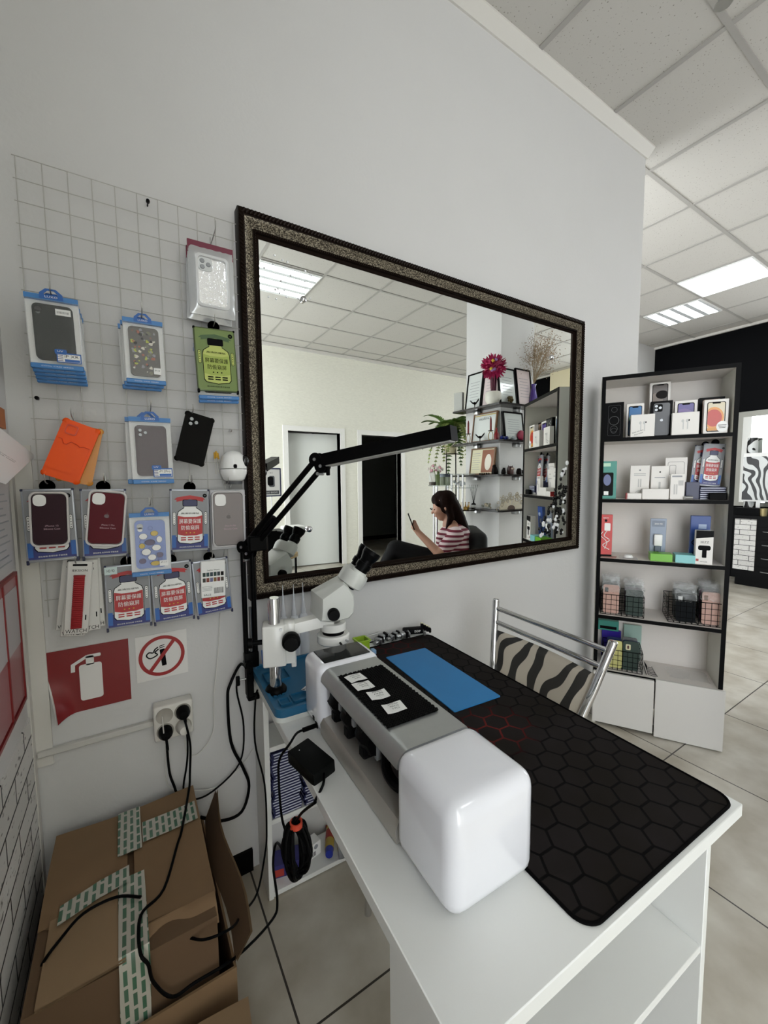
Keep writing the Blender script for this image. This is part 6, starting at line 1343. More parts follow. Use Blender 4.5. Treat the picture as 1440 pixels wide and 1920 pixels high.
# ------------------------------------------------------------------ the part of the room seen in the mirror
def MV(px, py, t):                            # point of the real room seen in the mirror at forward depth t
    p = CAM+ray(px, py)*t; return Vector((p.x, 2*MY-p.y, p.z))
def mA(px, py, x): return mz(px, py, x=x)     # ... on a plane x = const
def mB(px, py, y): return mz(px, py, yv=y)    # ... on a plane y = const
# column shelves: L-shaped black boards on two faces
sh_k = mat('column_shelf_black', '16100f', rough=.25, spec=.4)
SXF = CX-.14; SYF = CY+.14
zs_ = [mA(937, 757, SXF).z, mA(937, 827, SXF).z, mA(937, 893, SXF).z, mA(937, 961, SXF).z]
where = ('topmost', 'second', 'third', 'lowest')
for k, z in enumerate(zs_):
    t = thing('corner_shelf', where[k]+' black corner shelf on the white column seen in the mirror', 'shelf', (CX, CY, z), 0, 'corner shelves on the column')
    L_ = [(SXF, CY-.53), (CX, CY-.53), (CX, CY), (CX+.475, CY), (CX+.475, SYF), (SXF+.03, SYF), (SXF, SYF-.03)]
    MB().tri(L_[::-1], z, z+.018, sh_k, plane='xy').build('board', t, world=True)
    for p in ((CX-.03, CY-.28), (CX+.20, CY+.03)): MB().rbox((p[0]-.03, p[1]-.03, z-.04), (p[0]+.03, p[1]+.03, z), steel, .008, 2).build('bracket', t, world=True)
T = [z+.0185 for z in zs_]
frame_k = mat('frame_black', '120f0f', rough=.35)
glassy = mat('certificate_paper', 'cfd4d2', rough=.08, coat=.6); glassy2 = mat('certificate_pinkish', 'd8c9c9', rough=.08, coat=.6); cream_ = mat('certificate_cream', 'd6d0ae', rough=.08, coat=.6)
def frame(label, face, c, w, h, z, m, lean=.13, fm=None, art=None, group='framed certificates on the column'):
    """framed sheet leaning on the column: face 'A' looks towards -x, face 'B' towards +y"""
    rz = -PI/2 if face == 'A' else PI
    p = (CX-.055, c, z) if face == 'A' else (c, CY+.055, z)
    t = thing('certificate_frame', label, 'picture frame', p, (0, 0, 0), group); t.rotation_euler = Euler((-lean, 0, rz))
    fm = fm or frame_k
    MB().ring(rrect(-w/2, 0, w/2, h, .002, 1), rrect(-w/2+.014, .014, w/2-.014, h-.014, .002, 1), -.012, .006, fm).build('frame', t)
    b = MB(); b.box((-w/2+.013, -.006, .013), (w/2-.013, 0, h-.013), m)
    if art: art(b, w, h)
    else:
        for k in range(7): b.box((-w*.3+.004*(k % 3), -.0066, h*(.25+.08*k)), (w*.3-.01*(k % 2), -.006, h*(.262+.08*k)), grey_p)
    b.build('certificate', t); return t
def yA(px, py): return mA(px, py, CX-.06).y
def fA(label, x0, x1, ytop, ybot, z, m, **k):
    a, c = yA(x0, ybot), yA(x1, ybot); h = mA((x0+x1)/2, ytop, CX-.03).z-z
    return frame(label, 'A', (a+c)/2, abs(a-c), h, z, m, **k)
def fB(label, x0, x1, ytop, z, m, **k):
    a, c = mB(x0, 740, CY+.06).x, mB(x1, 740, CY+.06).x; h = mB((x0+x1)/2, ytop, CY+.03).z-z
    return frame(label, 'B', (a+c)/2, abs(a-c), h, z, m, **k)
fA('black framed pale certificate, leftmost on the topmost column shelf', 872, 901, 700, 757, T[0], glassy)
fA('black framed pinkish certificate behind the magenta flowers', 902, 934, 692, 752, T[0], glassy2)
fB('framed certificate reflecting a window beside the magenta flowers', 938, 970, 690, T[0], glassy)
fB('black framed certificate behind the purple vase', 972, 1000, 692, T[0], glassy2)
goldish = mat('frame_wood', '6d4a2a', rough=.4)
def art_gold(b, w, h):
    b.text('Certificate', .01, inkk, (0, -.0068, h*.80), w=w*.5, h=h*.09)
    b.box((-w*.44, -.0064, h*.90), (w*.44, -.006, h*.93), mat('gilt', 'b59a3a', rough=.3))
fA('wood framed gilt certificate between red candles on the second column shelf', 884, 928, 774, 817, T[1], glassy, fm=goldish, art=art_gold)
fB('black framed certificate at the right of the second column shelf', 948, 985, 773, T[1], glassy)
def art_face(b, w, h):
    b.box((-w*.45, -.0064, h*.08), (w*.02, -.006, h*.92), mat('auburn', '8a4a22', rough=.4)); b.tri(circle(-w*.24, h*.46, w*.13, h*.30), -.0072, -.0064, mat('oval_pale', 'e0d9c9', rough=.4))
    for k in range(8): b.box((w*.08+.01*(k % 3), -.0066, h*(.2+.085*k)), (w*.42, -.006, h*(.215+.085*k)), grey_p)
fA('wood framed sheet with an auburn oval portrait on the third column shelf', 880, 925, 840, 884, T[2], cream_, fm=goldish, art=art_face)
def pos(face, px, py, z, off=.08):
    p = mA(px, py, CX-off) if face == 'A' else mB(px, py, CY+off); p.z = z; return p
b = MB(); b.rbox((-.05, -.02, 0), (.05, .02, .20), mat('grey_book', 'a9aaa4', rough=.5), .002, 1); o = b.build('binder'); o.location = (CX-.07, yA(862, 757)-.0, T[0]+.0003); o.rotation_euler = (0, 0, 1.3); tag(o, 'grey binder standing left of the certificates on the topmost shelf', 'binder')
pot_w = mat('pot_white', 'd9d6cc', rough=.3)
p = pos('A', 925, 745, T[0], .09)
t = thing('flower_pot', 'magenta ball of artificial flowers in a white pot on the topmost shelf', 'flower pot', p)
MB().lathe([(.055, 0), (.078, .04), (.075, .10), (.066, .115), (.060, .115), (.05, .02), (0, .02)], pot_w, 22).build('pot', t)
b = MB(); b.cyl((0, 0, .08), (0, 0, .26), .012, mat('ribbon_wine', '5c1030', rough=.5), 10, r2=.02)
for k in range(6): a = k*PI/3; b.cyl((.02*math.cos(a), .02*math.sin(a), .10), (.03*math.cos(a), .03*math.sin(a), .25), .004, MATS['ribbon_wine'], 6)
b.build('stem', t)
rr = random.Random(6); mag = mat('magenta_petal', 'a31a4f', rough=.6); b = MB(); ctr = Vector((0, 0, .35))
for k in range(240):
    d = Vector((rr.gauss(0, 1), rr.gauss(0, 1), rr.gauss(0, 1))).normalized(); r0 = .07; q = d.orthogonal().normalized(); w_ = q*.013
    b.add([ctr+d*r0-w_, ctr+d*r0+w_, ctr+d*(.115+rr.uniform(0, .018))+w_*.3, ctr+d*(.115+rr.uniform(0, .018))-w_*.3], [(0, 1, 2, 3)], mag)
b.ball(ctr, .085, mag, 14); b.build('flowers', t)
b = MB()
for k in range(5): d = Vector((rr.uniform(-1, -.2), rr.uniform(.2, 1), rr.uniform(-.5, .8))).normalized(); b.ball(ctr+d*.112, .016, yel_p if k < 2 else mat('flower_lilac', '8f6aa0', rough=.6), 8)
b.build('flower_accents', t)
dark_b = mat('dark_bronze_figure', '1b1512', rough=.35)
def bird(label, p, s=1):
    t = MB(); t.tube([(0, 0, 0), (0, 0, .03*s)], .004*s, dark_b, 6); t.ball((0, 0, .04*s), .016*s, dark_b, 10, (.7, 1.3, .8))
    for sg in (-1, 1): t.tri([(0, .035*s), (sg*.055*s, .075*s), (sg*.05*s, .06*s), (sg*.02*s, .035*s)][::sg], -.004, .004, dark_b)
    o = t.build('bird_figure'); o.location = p; o.rotation_euler = (0, 0, -PI/2); tag(o, label, 'figurine', 'dark bird figurines'); return o
bird('dark bird figurine before the leftmost certificate on the topmost shelf', pos('A', 890, 757, T[0], .11), 1.1); bird('dark bird figurine before the gilt certificate on the second shelf', pos('A', 900, 819, T[1], .11), 1.1)
p = pos('B', 957, 746, T[0], .09); b = MB(); rr = random.Random(3)
for k in range(12): b.ball((rr.uniform(-.03, .03), rr.uniform(-.015, .015), .015+rr.uniform(0, .05)), .014, mat('gilt_dark', '4a3b14', rough=.35, metal=.5), 6)
o = b.build('gilt_figure'); o.location = p; tag(o, 'small dark gilt figure right of the white flower pot', 'figurine')
p = pos('B', 1000, 746, T[0], .075)
t = thing('vase', 'purple glass vase of dried flowers at the right of the topmost shelf', 'vase', p)
MB().lathe([(.042, 0), (.050, .01), (.046, .05), (.026, .16), (.020, .20), (.026, .225), (.022, .225), (.016, .20), (.03, .06), (0, .02)], mat('purple_glass', '3a1f7a', rough=.1, coat=.6), 22).build('vase_body', t)
rr = random.Random(12); stem = mat('dry_stem', '8f7a58', rough=.7); bl = mat('dry_blossom', '9a8470', rough=.8); b = MB(); c2 = MB()
for k in range(46):
    a = rr.uniform(0, 2*PI); sp = rr.uniform(.05, .24)*math.sqrt(rr.random()); top = Vector((sp*math.cos(a)-.03, sp*math.sin(a)*.6+.10, rr.uniform(.36, .66)))
    mid = Vector((top.x*.25, top.y*.25, .30)); b.tube([(0, 0, .1), (0, 0, .22), mid, top], .0012, stem, 4, smooth=3)
    for q in range(22): d = Vector((rr.gauss(0, .045), rr.gauss(0, .045), rr.gauss(0, .04))); c2.ball(top+d, .0042, bl, 4)
    for q in range(4): d = Vector((rr.gauss(0, .04), rr.gauss(0, .04), rr.gauss(.02, .03))); b.cyl(mid+(top-mid)*.6, top+d, .0008, stem, 3)
b.build('stem', t); c2.build('dried_blossoms', t)
# second shelf: candles, bottle, figures
candle = mat('candle_red', '6d1212', rough=.4); iron = mat('iron_holder', '1a1514', rough=.5)
for px, py, l in ((878, 822, 'red taper candle in a round iron holder, left of the gilt certificate'), (920, 818, 'red taper candle in a round iron holder, right of the gilt certificate')):
    p = pos('A', px, py, T[1], .10); t = thing('candle_holder', l, 'candle', p, -PI/2, 'red taper candles')
    b = MB(); b.tube([(.028*math.cos(a), 0, .045+.045*math.sin(a)) for a in [i*2*PI/20 for i in range(20)]], .0035, mat('brass_ring', '7d6a3a', rough=.35, metal=.6), 6, closed=True); b.lathe([(.02, 0), (.02, .004), (.004, .006), (0, .006)], iron, 14); b.lathe([(.026, .092), (.026, .096), (.006, .100), (.006, .092)], iron, 14); b.build('holder', t)
    MB().lathe([(.010, .098), (.009, .20), (.004, .225), (0, .23)], candle, 12).build('candle', t)
p = pos('A', 931, 817, T[1], .06); MB_ = MB().lathe([(.022, 0), (.026, .06), (.010, .085), (.008, .12), (0, .12)], mat('red_glass', '7d0f12', rough=.15), 16); o = MB_.build('bottle'); o.location = p; tag(o, 'squat red glass bottle beside the right red candle', 'bottle')
p = pos('B', 946, 818, T[1], .09); b = MB()
for x, r in ((-.03, .022), (.0, .018), (.028, .02)): b.ball((x, 0, r*.9), r, mat('cobalt', '1b2660', rough=.2), 8)
o = b.build('blue_figure'); o.location = p; tag(o, 'dark blue ornament at the corner of the second shelf', 'figurine')
p = pos('B', 962, 817, T[1], .09); b = MB(); b.ball((0, 0, .02), .022, mat('cloudy_glass', '8d9799', rough=.15), 8); b.ball((.02, 0, .018), .018, MATS['cloudy_glass'], 8); o = b.build('glass_figure'); o.location = p; tag(o, 'cloudy glass ornament right of the dark blue one', 'figurine')
p = pos('B', 977, 817, T[1], .08); b = MB(); b.ball((0, 0, .055), .05, mat('raspberry', '8a1a3a', rough=.5), 12, (1, .5, 1)); o = b.build('raspberry_ball'); o.location = p; tag(o, 'raspberry round ornament beside the shelving unit on the second shelf', 'figurine')
# third shelf figurines
for px, s_, face, l, kind in ((928, .075, 'A', 'dark seated figurine right of the portrait on the third shelf', 0), (944, .05, 'B', 'small dark owl figurine at the corner of the third shelf', 1), (957, .08, 'B', 'brown owl figurine with pale eyes on the third shelf', 2), (973, .06, 'B', 'dark long figurine beside the shelving unit on the third shelf', 3), (908, .018, 'A', 'row of tiny dark stones before the portrait', 4)):
    p = pos(face, px, 890, T[2], .09); b = MB(); m_ = mat('owl_brown', '3a1c1a', rough=.4) if kind == 2 else dark_b
    if kind == 4:
        for k in range(5): b.ball((-.06+.03*k, 0, .009), .010, m_, 6)
    else:
        b.lathe([(s_*.38, 0), (s_*.45, s_*.3), (s_*.38, s_*.75), (s_*.3, s_*.95), (0, s_)], m_, 14)
        if kind == 2:
            for sx__ in (-1, 1): b.ball((sx__*s_*.17, s_*.37, s_*.68), s_*.12, mat('owl_eye', 'c9b9a9', rough=.4), 8); b.cyl((sx__*s_*.25, 0, s_*.85), (sx__*s_*.38, 0, s_*1.08), s_*.1, m_, 6, r2=.002)
        if kind == 3: b.ball((s_*.6, 0, s_*.4), s_*.4, m_, 8, (1.4, .7, .9))
        if kind in (0, 1): b.ball((0, s_*.1, s_*1.0), s_*.28, m_, 10)
    o = b.build('figurine'); o.location = p; o.rotation_euler = (0, 0, PI/2 if face == 'A' else 0); tag(o, l, 'figurine')
# lowest shelf: diffuser, fan with lace
p = pos('A', 888, 953, T[3], .09); t = thing('reed_diffuser', 'reed diffuser with dark sticks on the lowest column shelf', 'reed diffuser', p)
MB().lathe([(.022, 0), (.024, .03), (.022, .045), (.008, .055), (.008, .07), (0, .07)], mat('diffuser_dark', '2a2626', rough=.2), 16).build('bottle', t); MB().lathe([(.0245, .006), (.0245, .034)], white, 16).build('label_band', t)
for a in (-.5, -.25, .1, .35, .6): b = MB(); b.cyl((0, 0, .05), (math.sin(a)*.02, -math.sin(a)*.13, .24), .0018, inkk, 5); b.build('reed', t)
p = (mB(955, 955, CY+.07)); t = thing('lace_fan', 'open cream hand fan with lace frills on the lowest column shelf', 'fan', (p.x+.02, CY+.075, T[3]), PI)
b = MB(); n = 15
for k in range(n):
    a0 = PI*(k+.08)/n; a1 = PI*(k+.92)/n
    b.add([(.05*math.cos(a0), .004*(k % 2), .04*math.sin(a0)), (.05*math.cos(a1), .004*(k % 2), .04*math.sin(a1)), (.17*math.cos(a1), .004*(k % 2), .095*math.sin(a1)), (.17*math.cos(a0), .004*(k % 2), .095*math.sin(a0))], [(0, 1, 2, 3)], mat('fan_cream', 'd9cfb9', rough=.6))
b.build('blades', t); b = MB(); rr = random.Random(5); lace = mat('lace_beige', 'a99f8a', rough=.8)
for k in range(34):
    a = PI*rr.random(); r = rr.uniform(.15, .22); c_ = Vector((r*math.cos(a), -.02+rr.uniform(-.02, .02), max(.01, .62*r*math.sin(a)+rr.uniform(0, .035)))); s_ = rr.uniform(.012, .022)
    b.tube([c_+Vector((s_*math.cos(q), rr.uniform(-.006, .006), s_*math.sin(q))) for q in [i*2*PI/8 for i in range(8)]], .003, lace, 5, closed=True, smooth=2)
b.build('lace_trim', t); b = MB(); b.tri([(.05*math.cos(PI*i/10), .04*math.sin(PI*i/10)) for i in range(11)], -.006, .010, mat('fan_guard', '5c4a42', rough=.5)); b.build('guard', t)
p = pos('A', 912, 952, T[3], .10); b = MB(); rr = random.Random(2)
for k in range(14): b.ball((rr.uniform(-.03, .03), rr.uniform(-.03, .03), .014+rr.uniform(0, .045)), rr.uniform(.010, .016), mat('posy_grey', '8f9388', rough=.7) if k % 3 else lace, 6)
o = b.build('posy'); o.location = p; tag(o, 'small grey cream posy left of the lace fan', 'flowers')
# fern on a wire stand, glass table with small things, zebra box
ft = 4.9
base = MV(848, 1000, ft); PC = MV(846, 842, ft)
t = thing('potted_fern', 'large green fern in a pale pot on a black wire stand, seen in the mirror', 'plant', (PC.x, PC.y, 0))
MB().lathe([(.07, -.06), (.085, .045), (.078, .045), (.06, -.05), (0, -.05)], mat('pot_cream', 'bdb594', rough=.5), 20, c=PC).build('pot', t, world=True)
b = MB()
for a in (0, PI/2, PI, 3*PI/2): b.cyl((PC.x+.10*math.cos(a), PC.y+.10*math.sin(a), 0), (PC.x+.075*math.cos(a), PC.y+.075*math.sin(a), PC.z+.03), .004, iron, 6)
for z, r in ((PC.z+.02, .082), (PC.z-.06, .08), (.4, .095)): b.tube([(PC.x+r*math.cos(q), PC.y+r*math.sin(q), z) for q in [i*2*PI/20 for i in range(20)]], .004, iron, 5, closed=True)
b.build('stand', t, world=True)
rr = random.Random(21); leaf_m = [mat('fern_green', '56752c', rough=.6), mat('fern_dark', '3a5522', rough=.6), mat('fern_light', '87944f', rough=.6)]
for k in range(46):
    a = 2*PI*k/46+rr.uniform(-.15, .15); L_ = rr.uniform(.26, .40); up = rr.uniform(.12, .34) if k % 3 else rr.uniform(.26, .36); drop = rr.uniform(.10, .55) if k % 3 else .02
    P0 = PC+Vector((0, 0, .03)); pts = crom([P0, P0+Vector((math.cos(a)*L_*.3, math.sin(a)*L_*.3, up*.8)), P0+Vector((math.cos(a)*L_*.7, math.sin(a)*L_*.7, up-drop*.35)), P0+Vector((math.cos(a)*L_*.95, math.sin(a)*L_*.95, up-drop))], 8)
    b = MB(); b.tube(pts, .0022, leaf_m[1], 4); sd_ = Vector((-math.sin(a), math.cos(a), 0))
    for i in range(3, len(pts)-1):
        w_ = .058*math.sin(PI*(i/len(pts))**.8)+.008; tn = (pts[i+1]-pts[i-1]).normalized()
        for sg in (-1, 1): b.add([pts[i]-tn*.012, pts[i]+tn*.012, pts[i]+sd_*sg*w_+tn*.018+Vector((0, 0, .006)), pts[i]+sd_*sg*w_*.6-tn*.004], [(0, 1, 2, 3)], leaf_m[k % 3])
    b.build('frond', t, world=True)
glass_t = mat('table_glass', 'b9cfc8', rough=.05, alpha=.35, spec=1)
gt = 4.15
def lv(py): return MV(835, py, gt).z
A_ = MV(806, 908, gt); B_ = MV(880, 908, gt); cxy = (A_+B_)/2; hw = (B_-A_).length/2
dirv = (B_-A_).normalized(); dirv.z = 0; dirv.normalize(); ga = math.atan2(dirv.y, dirv.x)
t = thing('glass_stand', 'tiered glass stand with chrome posts beside the fern, seen in the mirror', 'stand', (cxy.x, cxy.y, 0), ga)
zL = [lv(953), lv(910), lv(889)]
MB().box((-hw, -.16, zL[1]-.008), (hw*.1, .16, zL[1]), glass_t).build('glass_shelf', t); MB().box((-hw*.1, -.16, zL[1]-.03), (hw*1.1, .16, zL[1]-.022), glass_t).build('glass_shelf', t); MB().box((-.02, -.15, zL[2]-.008), (hw*1.1, .15, zL[2]), glass_t).build('glass_shelf', t); MB().box((-hw*.9, -.17, zL[0]-.02), (hw*1.1, .17, zL[0]-.008), mat('smoked_glass', '15120f', rough=.1)).build('glass_shelf', t)
for x in (-hw*.72, .0, hw*.55):
    for y in (-.12, .12): MB().cyl((x, y, 0), (x, y, zL[2] if x >= 0 else zL[1]), .011, chrome, 12).build('post', t)
def on(px, z, dy=0): p = MV(px, 905, gt); return Vector((p.x, p.y, z+.0005))+Vector((-dirv.y, dirv.x, 0))*dy
p = on(811, zL[1]); t = thing('glass_dome', 'small glass dome on a dark base at the left of the glass stand', 'ornament', p)
MB().lathe([(.035, 0), (.035, .035), (0, .035)], mat('dome_base', '4a4038', rough=.4), 16).build('base', t); MB().lathe([(.033, .035), (.037, .09), (.030, .13), (0, .15)], mat('dome_glass', 'dfe6e4', rough=.03, alpha=.3, spec=1), 18).build('dome', t)
MB().tube([(.0, .0, .03), (-.03, 0, .12), (-.02, 0, .19), (.02, 0, .215)], .004, mat('loop_rose', 'b59a90', rough=.4), 6, smooth=4).build('loop', t)
p = on(821, zL[1]); t = thing('flower_vase', 'glass vase of pink and white flowers on the glass stand', 'vase', p)
MB().lathe([(.03, 0), (.028, .06), (.035, .11), (.032, .11), (.024, .05), (0, .01)], mat('vase_green_glass', '6d7f4a', rough=.1, alpha=.75), 16).build('vase_body', t); b = MB(); rr = random.Random(7)
for k in range(22): b.ball((rr.gauss(0, .035), rr.gauss(0, .03), .16+rr.gauss(0, .025)), rr.uniform(.010, .017), mat('bloom_pink', 'd39aa5', rough=.6) if k % 2 else mat('bloom_white', 'e3dcd6', rough=.6), 6)
b.build('blooms', t); b = MB()
for k in range(7): b.cyl((0, 0, .02), (rr.gauss(0, .02), rr.gauss(0, .02), .15), .003, leaf_m[0], 5)
b.build('stem', t)
for px, m1, l in ((829, 'jar_sage', 'glass jar with a grey lid, left of the pair on the glass stand'), (839, 'jar_navy', 'glass jar with a dark navy lid, right of the pair on the glass stand')):
    t = thing('jar', l, 'jar', on(px, zL[1]), 0, 'lidded jars on the glass stand'); MB().lathe([(.036, 0), (.038, .01), (.038, .085), (0, .085)], mat('jar_glass', '8f9a80', rough=.08, alpha=.7), 18).build('jar_body', t); MB().lathe([(.04, .085), (.04, .115), (0, .118)], mat(m1, '8a97a0' if m1 == 'jar_sage' else '1c2433', rough=.3), 18).build('lid', t)
b = MB(); rr = random.Random(31)
for k in range(14): b.ball((rr.gauss(0, .04), rr.gauss(0, .02), .02+rr.uniform(0, .04)), rr.uniform(.010, .016), mat('orchid_white', 'd3d6dc', rough=.5), 6)
o = b.build('white_blooms'); o.location = on(862, zL[1]-.022); tag(o, 'pale blue white blooms between the chrome posts of the glass stand', 'flowers')
gold = mat('crown_gold', 'b58f4a', rough=.3, metal=.8)
for px, l in ((860, 'small gold crown, left one behind the woman'), (873, 'small gold crown, right one beside the column')):
    b = MB(); n = 16; b.ring(circle(0, 0, .036, n=n), circle(0, 0, .032, n=n), 0, .02, gold, plane='xy')
    for k in range(8): a = k*PI/4; b.cyl((.034*math.cos(a), .034*math.sin(a), .018), (.04*math.cos(a), .04*math.sin(a), .06), .007, gold, 6, r2=.001); b.ball((.04*math.cos(a), .04*math.sin(a), .062), .005, gold, 6)
    o = b.build('crown'); o.location = on(px, zL[0]-.008); tag(o, l, 'crown', 'small gold crowns')
p = MV(874, 1010, 4.75); b = MB(); b.rbox((-.09, -.08, 0), (.09, .08, p.z+.13), zeb_bw, .004, 1); o = b.build('zebra_box'); o.location = (p.x, p.y, 0); o.rotation_euler = (0, 0, ga); tag(o, 'black and white zebra patterned box under the glass stand', 'box')
# black armchair
leather = mat('black_leather', '0d0d0e', rough=.5, spec=.3)
ac = MV(868, 1010, 3.55); fdir = Vector((-.80, -.60, 0)).normalized(); fa = math.atan2(fdir.y, fdir.x)
t = thing('armchair', 'black leather chair the woman sits on, seen in the mirror', 'chair', (ac.x, ac.y, 0), fa)
MB().rbox((-.05, -.30, .12), (.60, .30, .455), leather, .05, 3).build('seat', t); b = MB(); b.rbox((-.17, -.30, .12), (-.02, .30, .90), leather, .05, 3); b.build('backrest', t)
for x in (-.1, .5):
    for y in (-.25, .25): MB().cyl((x, y, 0), (x, y, .13), .018, chrome, 10).build('leg', t)
# woman with a phone
def blobs(name, caps, m, parent, voxel=.008, it=6, base=None, world=True):
    b = MB()
    for a, c_, ra, rb in caps:
        a = Vector(a); c_ = Vector(c_); b.cyl(a, c_, ra, m, 14, r2=rb); b.ball(a, ra, m, 14); b.ball(c_, rb, m, 14)
    o = b.build(name, parent, world=world)
    r = o.modifiers.new('r', 'REMESH'); r.mode = 'VOXEL'; r.voxel_size = voxel
    s_ = o.modifiers.new('s', 'SMOOTH'); s_.iterations = it; s_.factor = .5
    bpy.context.view_layer.update(); dg = bpy.context.evaluated_depsgraph_get(); me = bpy.data.meshes.new_from_object(o.evaluated_get(dg))
    o.modifiers.clear(); o.data = me; me.materials.clear(); me.materials.append(m)
    me.polygons.foreach_set('use_smooth', [True]*len(me.polygons)); return o
skin = mat('skin', 'b88a74', rough=.5, noise=.03, nscale=20)
wt_ = 3.40
HC = MV(832, 951, wt_); up = Vector((0, 0, 1)); F_ = fdir; R_s = F_.cross(up)        # R_s points to the side nearer the mirror or away
near = 1 if (Vector((0, MY, 0))-HC).dot(R_s) > 0 else -1; N_s = R_s*near                 # towards the mirror
neck = MV(846, 985, wt_); chest = MV(853, 1010, wt_); pelv = MV(858, 1062, wt_)
shn = MV(852, 1000, wt_)+N_s*.15; shf = MV(848, 998, wt_)-N_s*.15
eln = MV(823, 1038, wt_-.16); wrn = MV(784, 998, wt_-.08); elf = MV(826, 1044, wt_+.12); wrf = MV(784, 1031, wt_+.08)
hipn = pelv+N_s*.09; hipf = pelv-N_s*.09
knn = MV(742, 1030, wt_-.05); knf = MV(770, 1062, wt_+.1); ann = knn+F_*.22+Vector((0, 0, -.42)); anf = Vector((knf.x, knf.y, .09))+F_*.04; ann.z = max(ann.z, .12)
person = thing('person', 'seated woman in a striped tee looking at a phone, seen in the mirror', 'person', (pelv.x, pelv.y, 0), 0)
hd = HC; fwd = (F_*.96+Vector((0, 0, -.28))).normalized(); hu = (up-fwd*up.dot(fwd)).normalized()
def H(f, u, s_=0): return hd+fwd*f+hu*u+N_s*s_
caps = [(H(-.012, .045), H(-.01, .02), .078, .080), (H(.03, -.035), H(.042, -.07), .052, .036), (H(.02, .02), H(.035, -.02), .066, .058),
        (H(.086, .005), H(.104, -.018), .009, .0125), (H(.06, -.02, .025), H(.06, -.02, -.025), .028, .028), (H(.080, -.046, .012), H(.080, -.046, -.012), .010, .010), (H(.076, -.058, .012), H(.076, -.058, -.012), .010, .010),
        (H(-.01, -.005, .082), H(-.012, -.028, .080), .014, .010), (H(-.01, -.005, -.082), H(-.012, -.028, -.080), .014, .010), (H(.074, .02, .022), H(.074, .02, -.022), .010, .010),
        (H(-.02, -.05), neck, .048, .052), (neck, chest, .075, .115), (chest, pelv, .125, .135), (neck, shn, .055, .055), (neck, shf, .055, .055),
        (shn, eln, .050, .040), (eln, wrn, .038, .025), (shf, elf, .050, .040), (elf, wrf, .038, .025), (hipn, knn, .085, .060), (hipf, knf, .085, .060), (knn, ann, .055, .036), (knf, anf, .055, .036),
        (ann, ann+F_*.15+Vector((0, 0, -.05)), .036, .026), (anf, anf+F_*.15+Vector((0, 0, -.05)), .036, .026)]
ph = (MV(768, 970, wt_-.08)+MV(776, 990, wt_-.08))/2
def hand(w_, to, curl, sidev, thumb):
    d = (to-w_).normalized(); out = [(w_, w_+d*.055, .023, .030)]; s2 = sidev
    for k in range(4):
        a = w_+d*.06+s2*(.024-.016*k); l = (.034, .040, .037, .028)[k]; m_ = a+d*l*.7+curl*l*.35; e = m_+d*l*.25+curl*l*.8
        out += [(a, m_, .0088, .0082), (m_, e, .0082, .007)]
    a = w_+d*.02+s2*.024; e = a+d*.03+s2*.012+thumb*.012; out += [(a, e, .0105, .009), (e, e+d*.022+thumb*.012, .009, .0075)]
    return out
hn = MV(776, 985, wt_-.08)
pv = (MV(766, 966, wt_-.08)-MV(776, 992, wt_-.08)).normalized()
caps += hand(wrn, hn, -F_*.5+N_s*.5, up.cross(F_)*.0+up*.9, -F_*.6)
caps += hand(wrf, wrf+F_*.1+Vector((0, 0, -.03)), Vector((0, 0, -.8)), N_s*.9, F_*.3)
body = blobs('body', caps, skin, person, voxel=.0065, it=4)
tee = pattern('striped_tee', lambda N, L, tc, b: (lambda mp, w, r: (L.new(mp.outputs[0], w.inputs['Vector']), L.new(w.outputs['Fac'], r.inputs[0]), L.new(r.outputs[0], b.inputs['Base Color'])))(mapping(N, L, tc), (lambda w: (setattr(w, 'bands_direction', 'Z'), setattr(w.inputs['Scale'], 'default_value', 8.2), w)[2])(N.new('ShaderNodeTexWave')), ramp(N, ((.44, '6d1830'), (.50, 'd9c6c8')))), rough=.8)
sl_n = shn+(eln-shn)*.62; sl_f = shf+(elf-shf)*.62
blobs('striped_tee', [(neck+Vector((0, 0, -.035)), chest, .078, .125), (chest, pelv, .140, .150), (chest+F_*.05, chest+F_*.045+Vector((0, 0, -.09)), .11, .11), (neck+Vector((0, 0, -.03)), shn, .058, .066), (neck+Vector((0, 0, -.03)), shf, .058, .066), (shn, sl_n, .066, .060), (shf, sl_f, .066, .060)], tee, person, voxel=.009)
trous = mat('black_trousers', '0c0b0d', rough=.8, spec=.2)
blobs('black_trousers', [(pelv+Vector((0, 0, -.02)), pelv+Vector((0, 0, -.05)), .148, .145), (hipn, knn, .105, .080), (hipf, knf, .105, .080), (knn, ann+Vector((0, 0, .03)), .074, .052), (knf, anf+Vector((0, 0, .03)), .074, .052)], trous, person, voxel=.011)
hair = mat('dark_brown_hair', '2a1712', rough=.55, noise=.3, nscale=60)
blobs('long_brown_hair', [(H(-.035, .045), H(-.03, .02), .092, .094), (H(.03, .075), H(.0, .08), .056, .064), (H(-.055, .0), H(-.085, -.12), .078, .066), (H(-.085, -.12), chest-F_*.10+Vector((0, 0, .01)), .064, .045), (H(-.03, .0, .066), H(-.03, -.10, .078), .034, .026), (H(-.03, .0, -.066), H(-.03, -.10, -.078), .034, .026), (H(-.02, -.10, .08), H(.03, -.19, .07), .026, .018), (H(.05, .07, .02), H(.045, .04, .06), .024, .018)], hair, person, voxel=.008, it=5)
for s_ in (-1, 1):
    b = MB(); b.ball(H(.079, .004, s_*.030), .0075, mat('eye_dark', '2a1d18', rough=.2), 8, (1, 1, .6)); b.build('eye', person, world=True)
b = MB(); b.ball(H(.087, -.052), .0095, mat('lips', '8a4640', rough=.5), 8, (1, 1.8, .55)); b.build('lips', person, world=True)
for c_, d in ((ann, F_), (anf, F_)):
    pass
shoe = mat('dark_shoe', '1a1818', rough=.6)
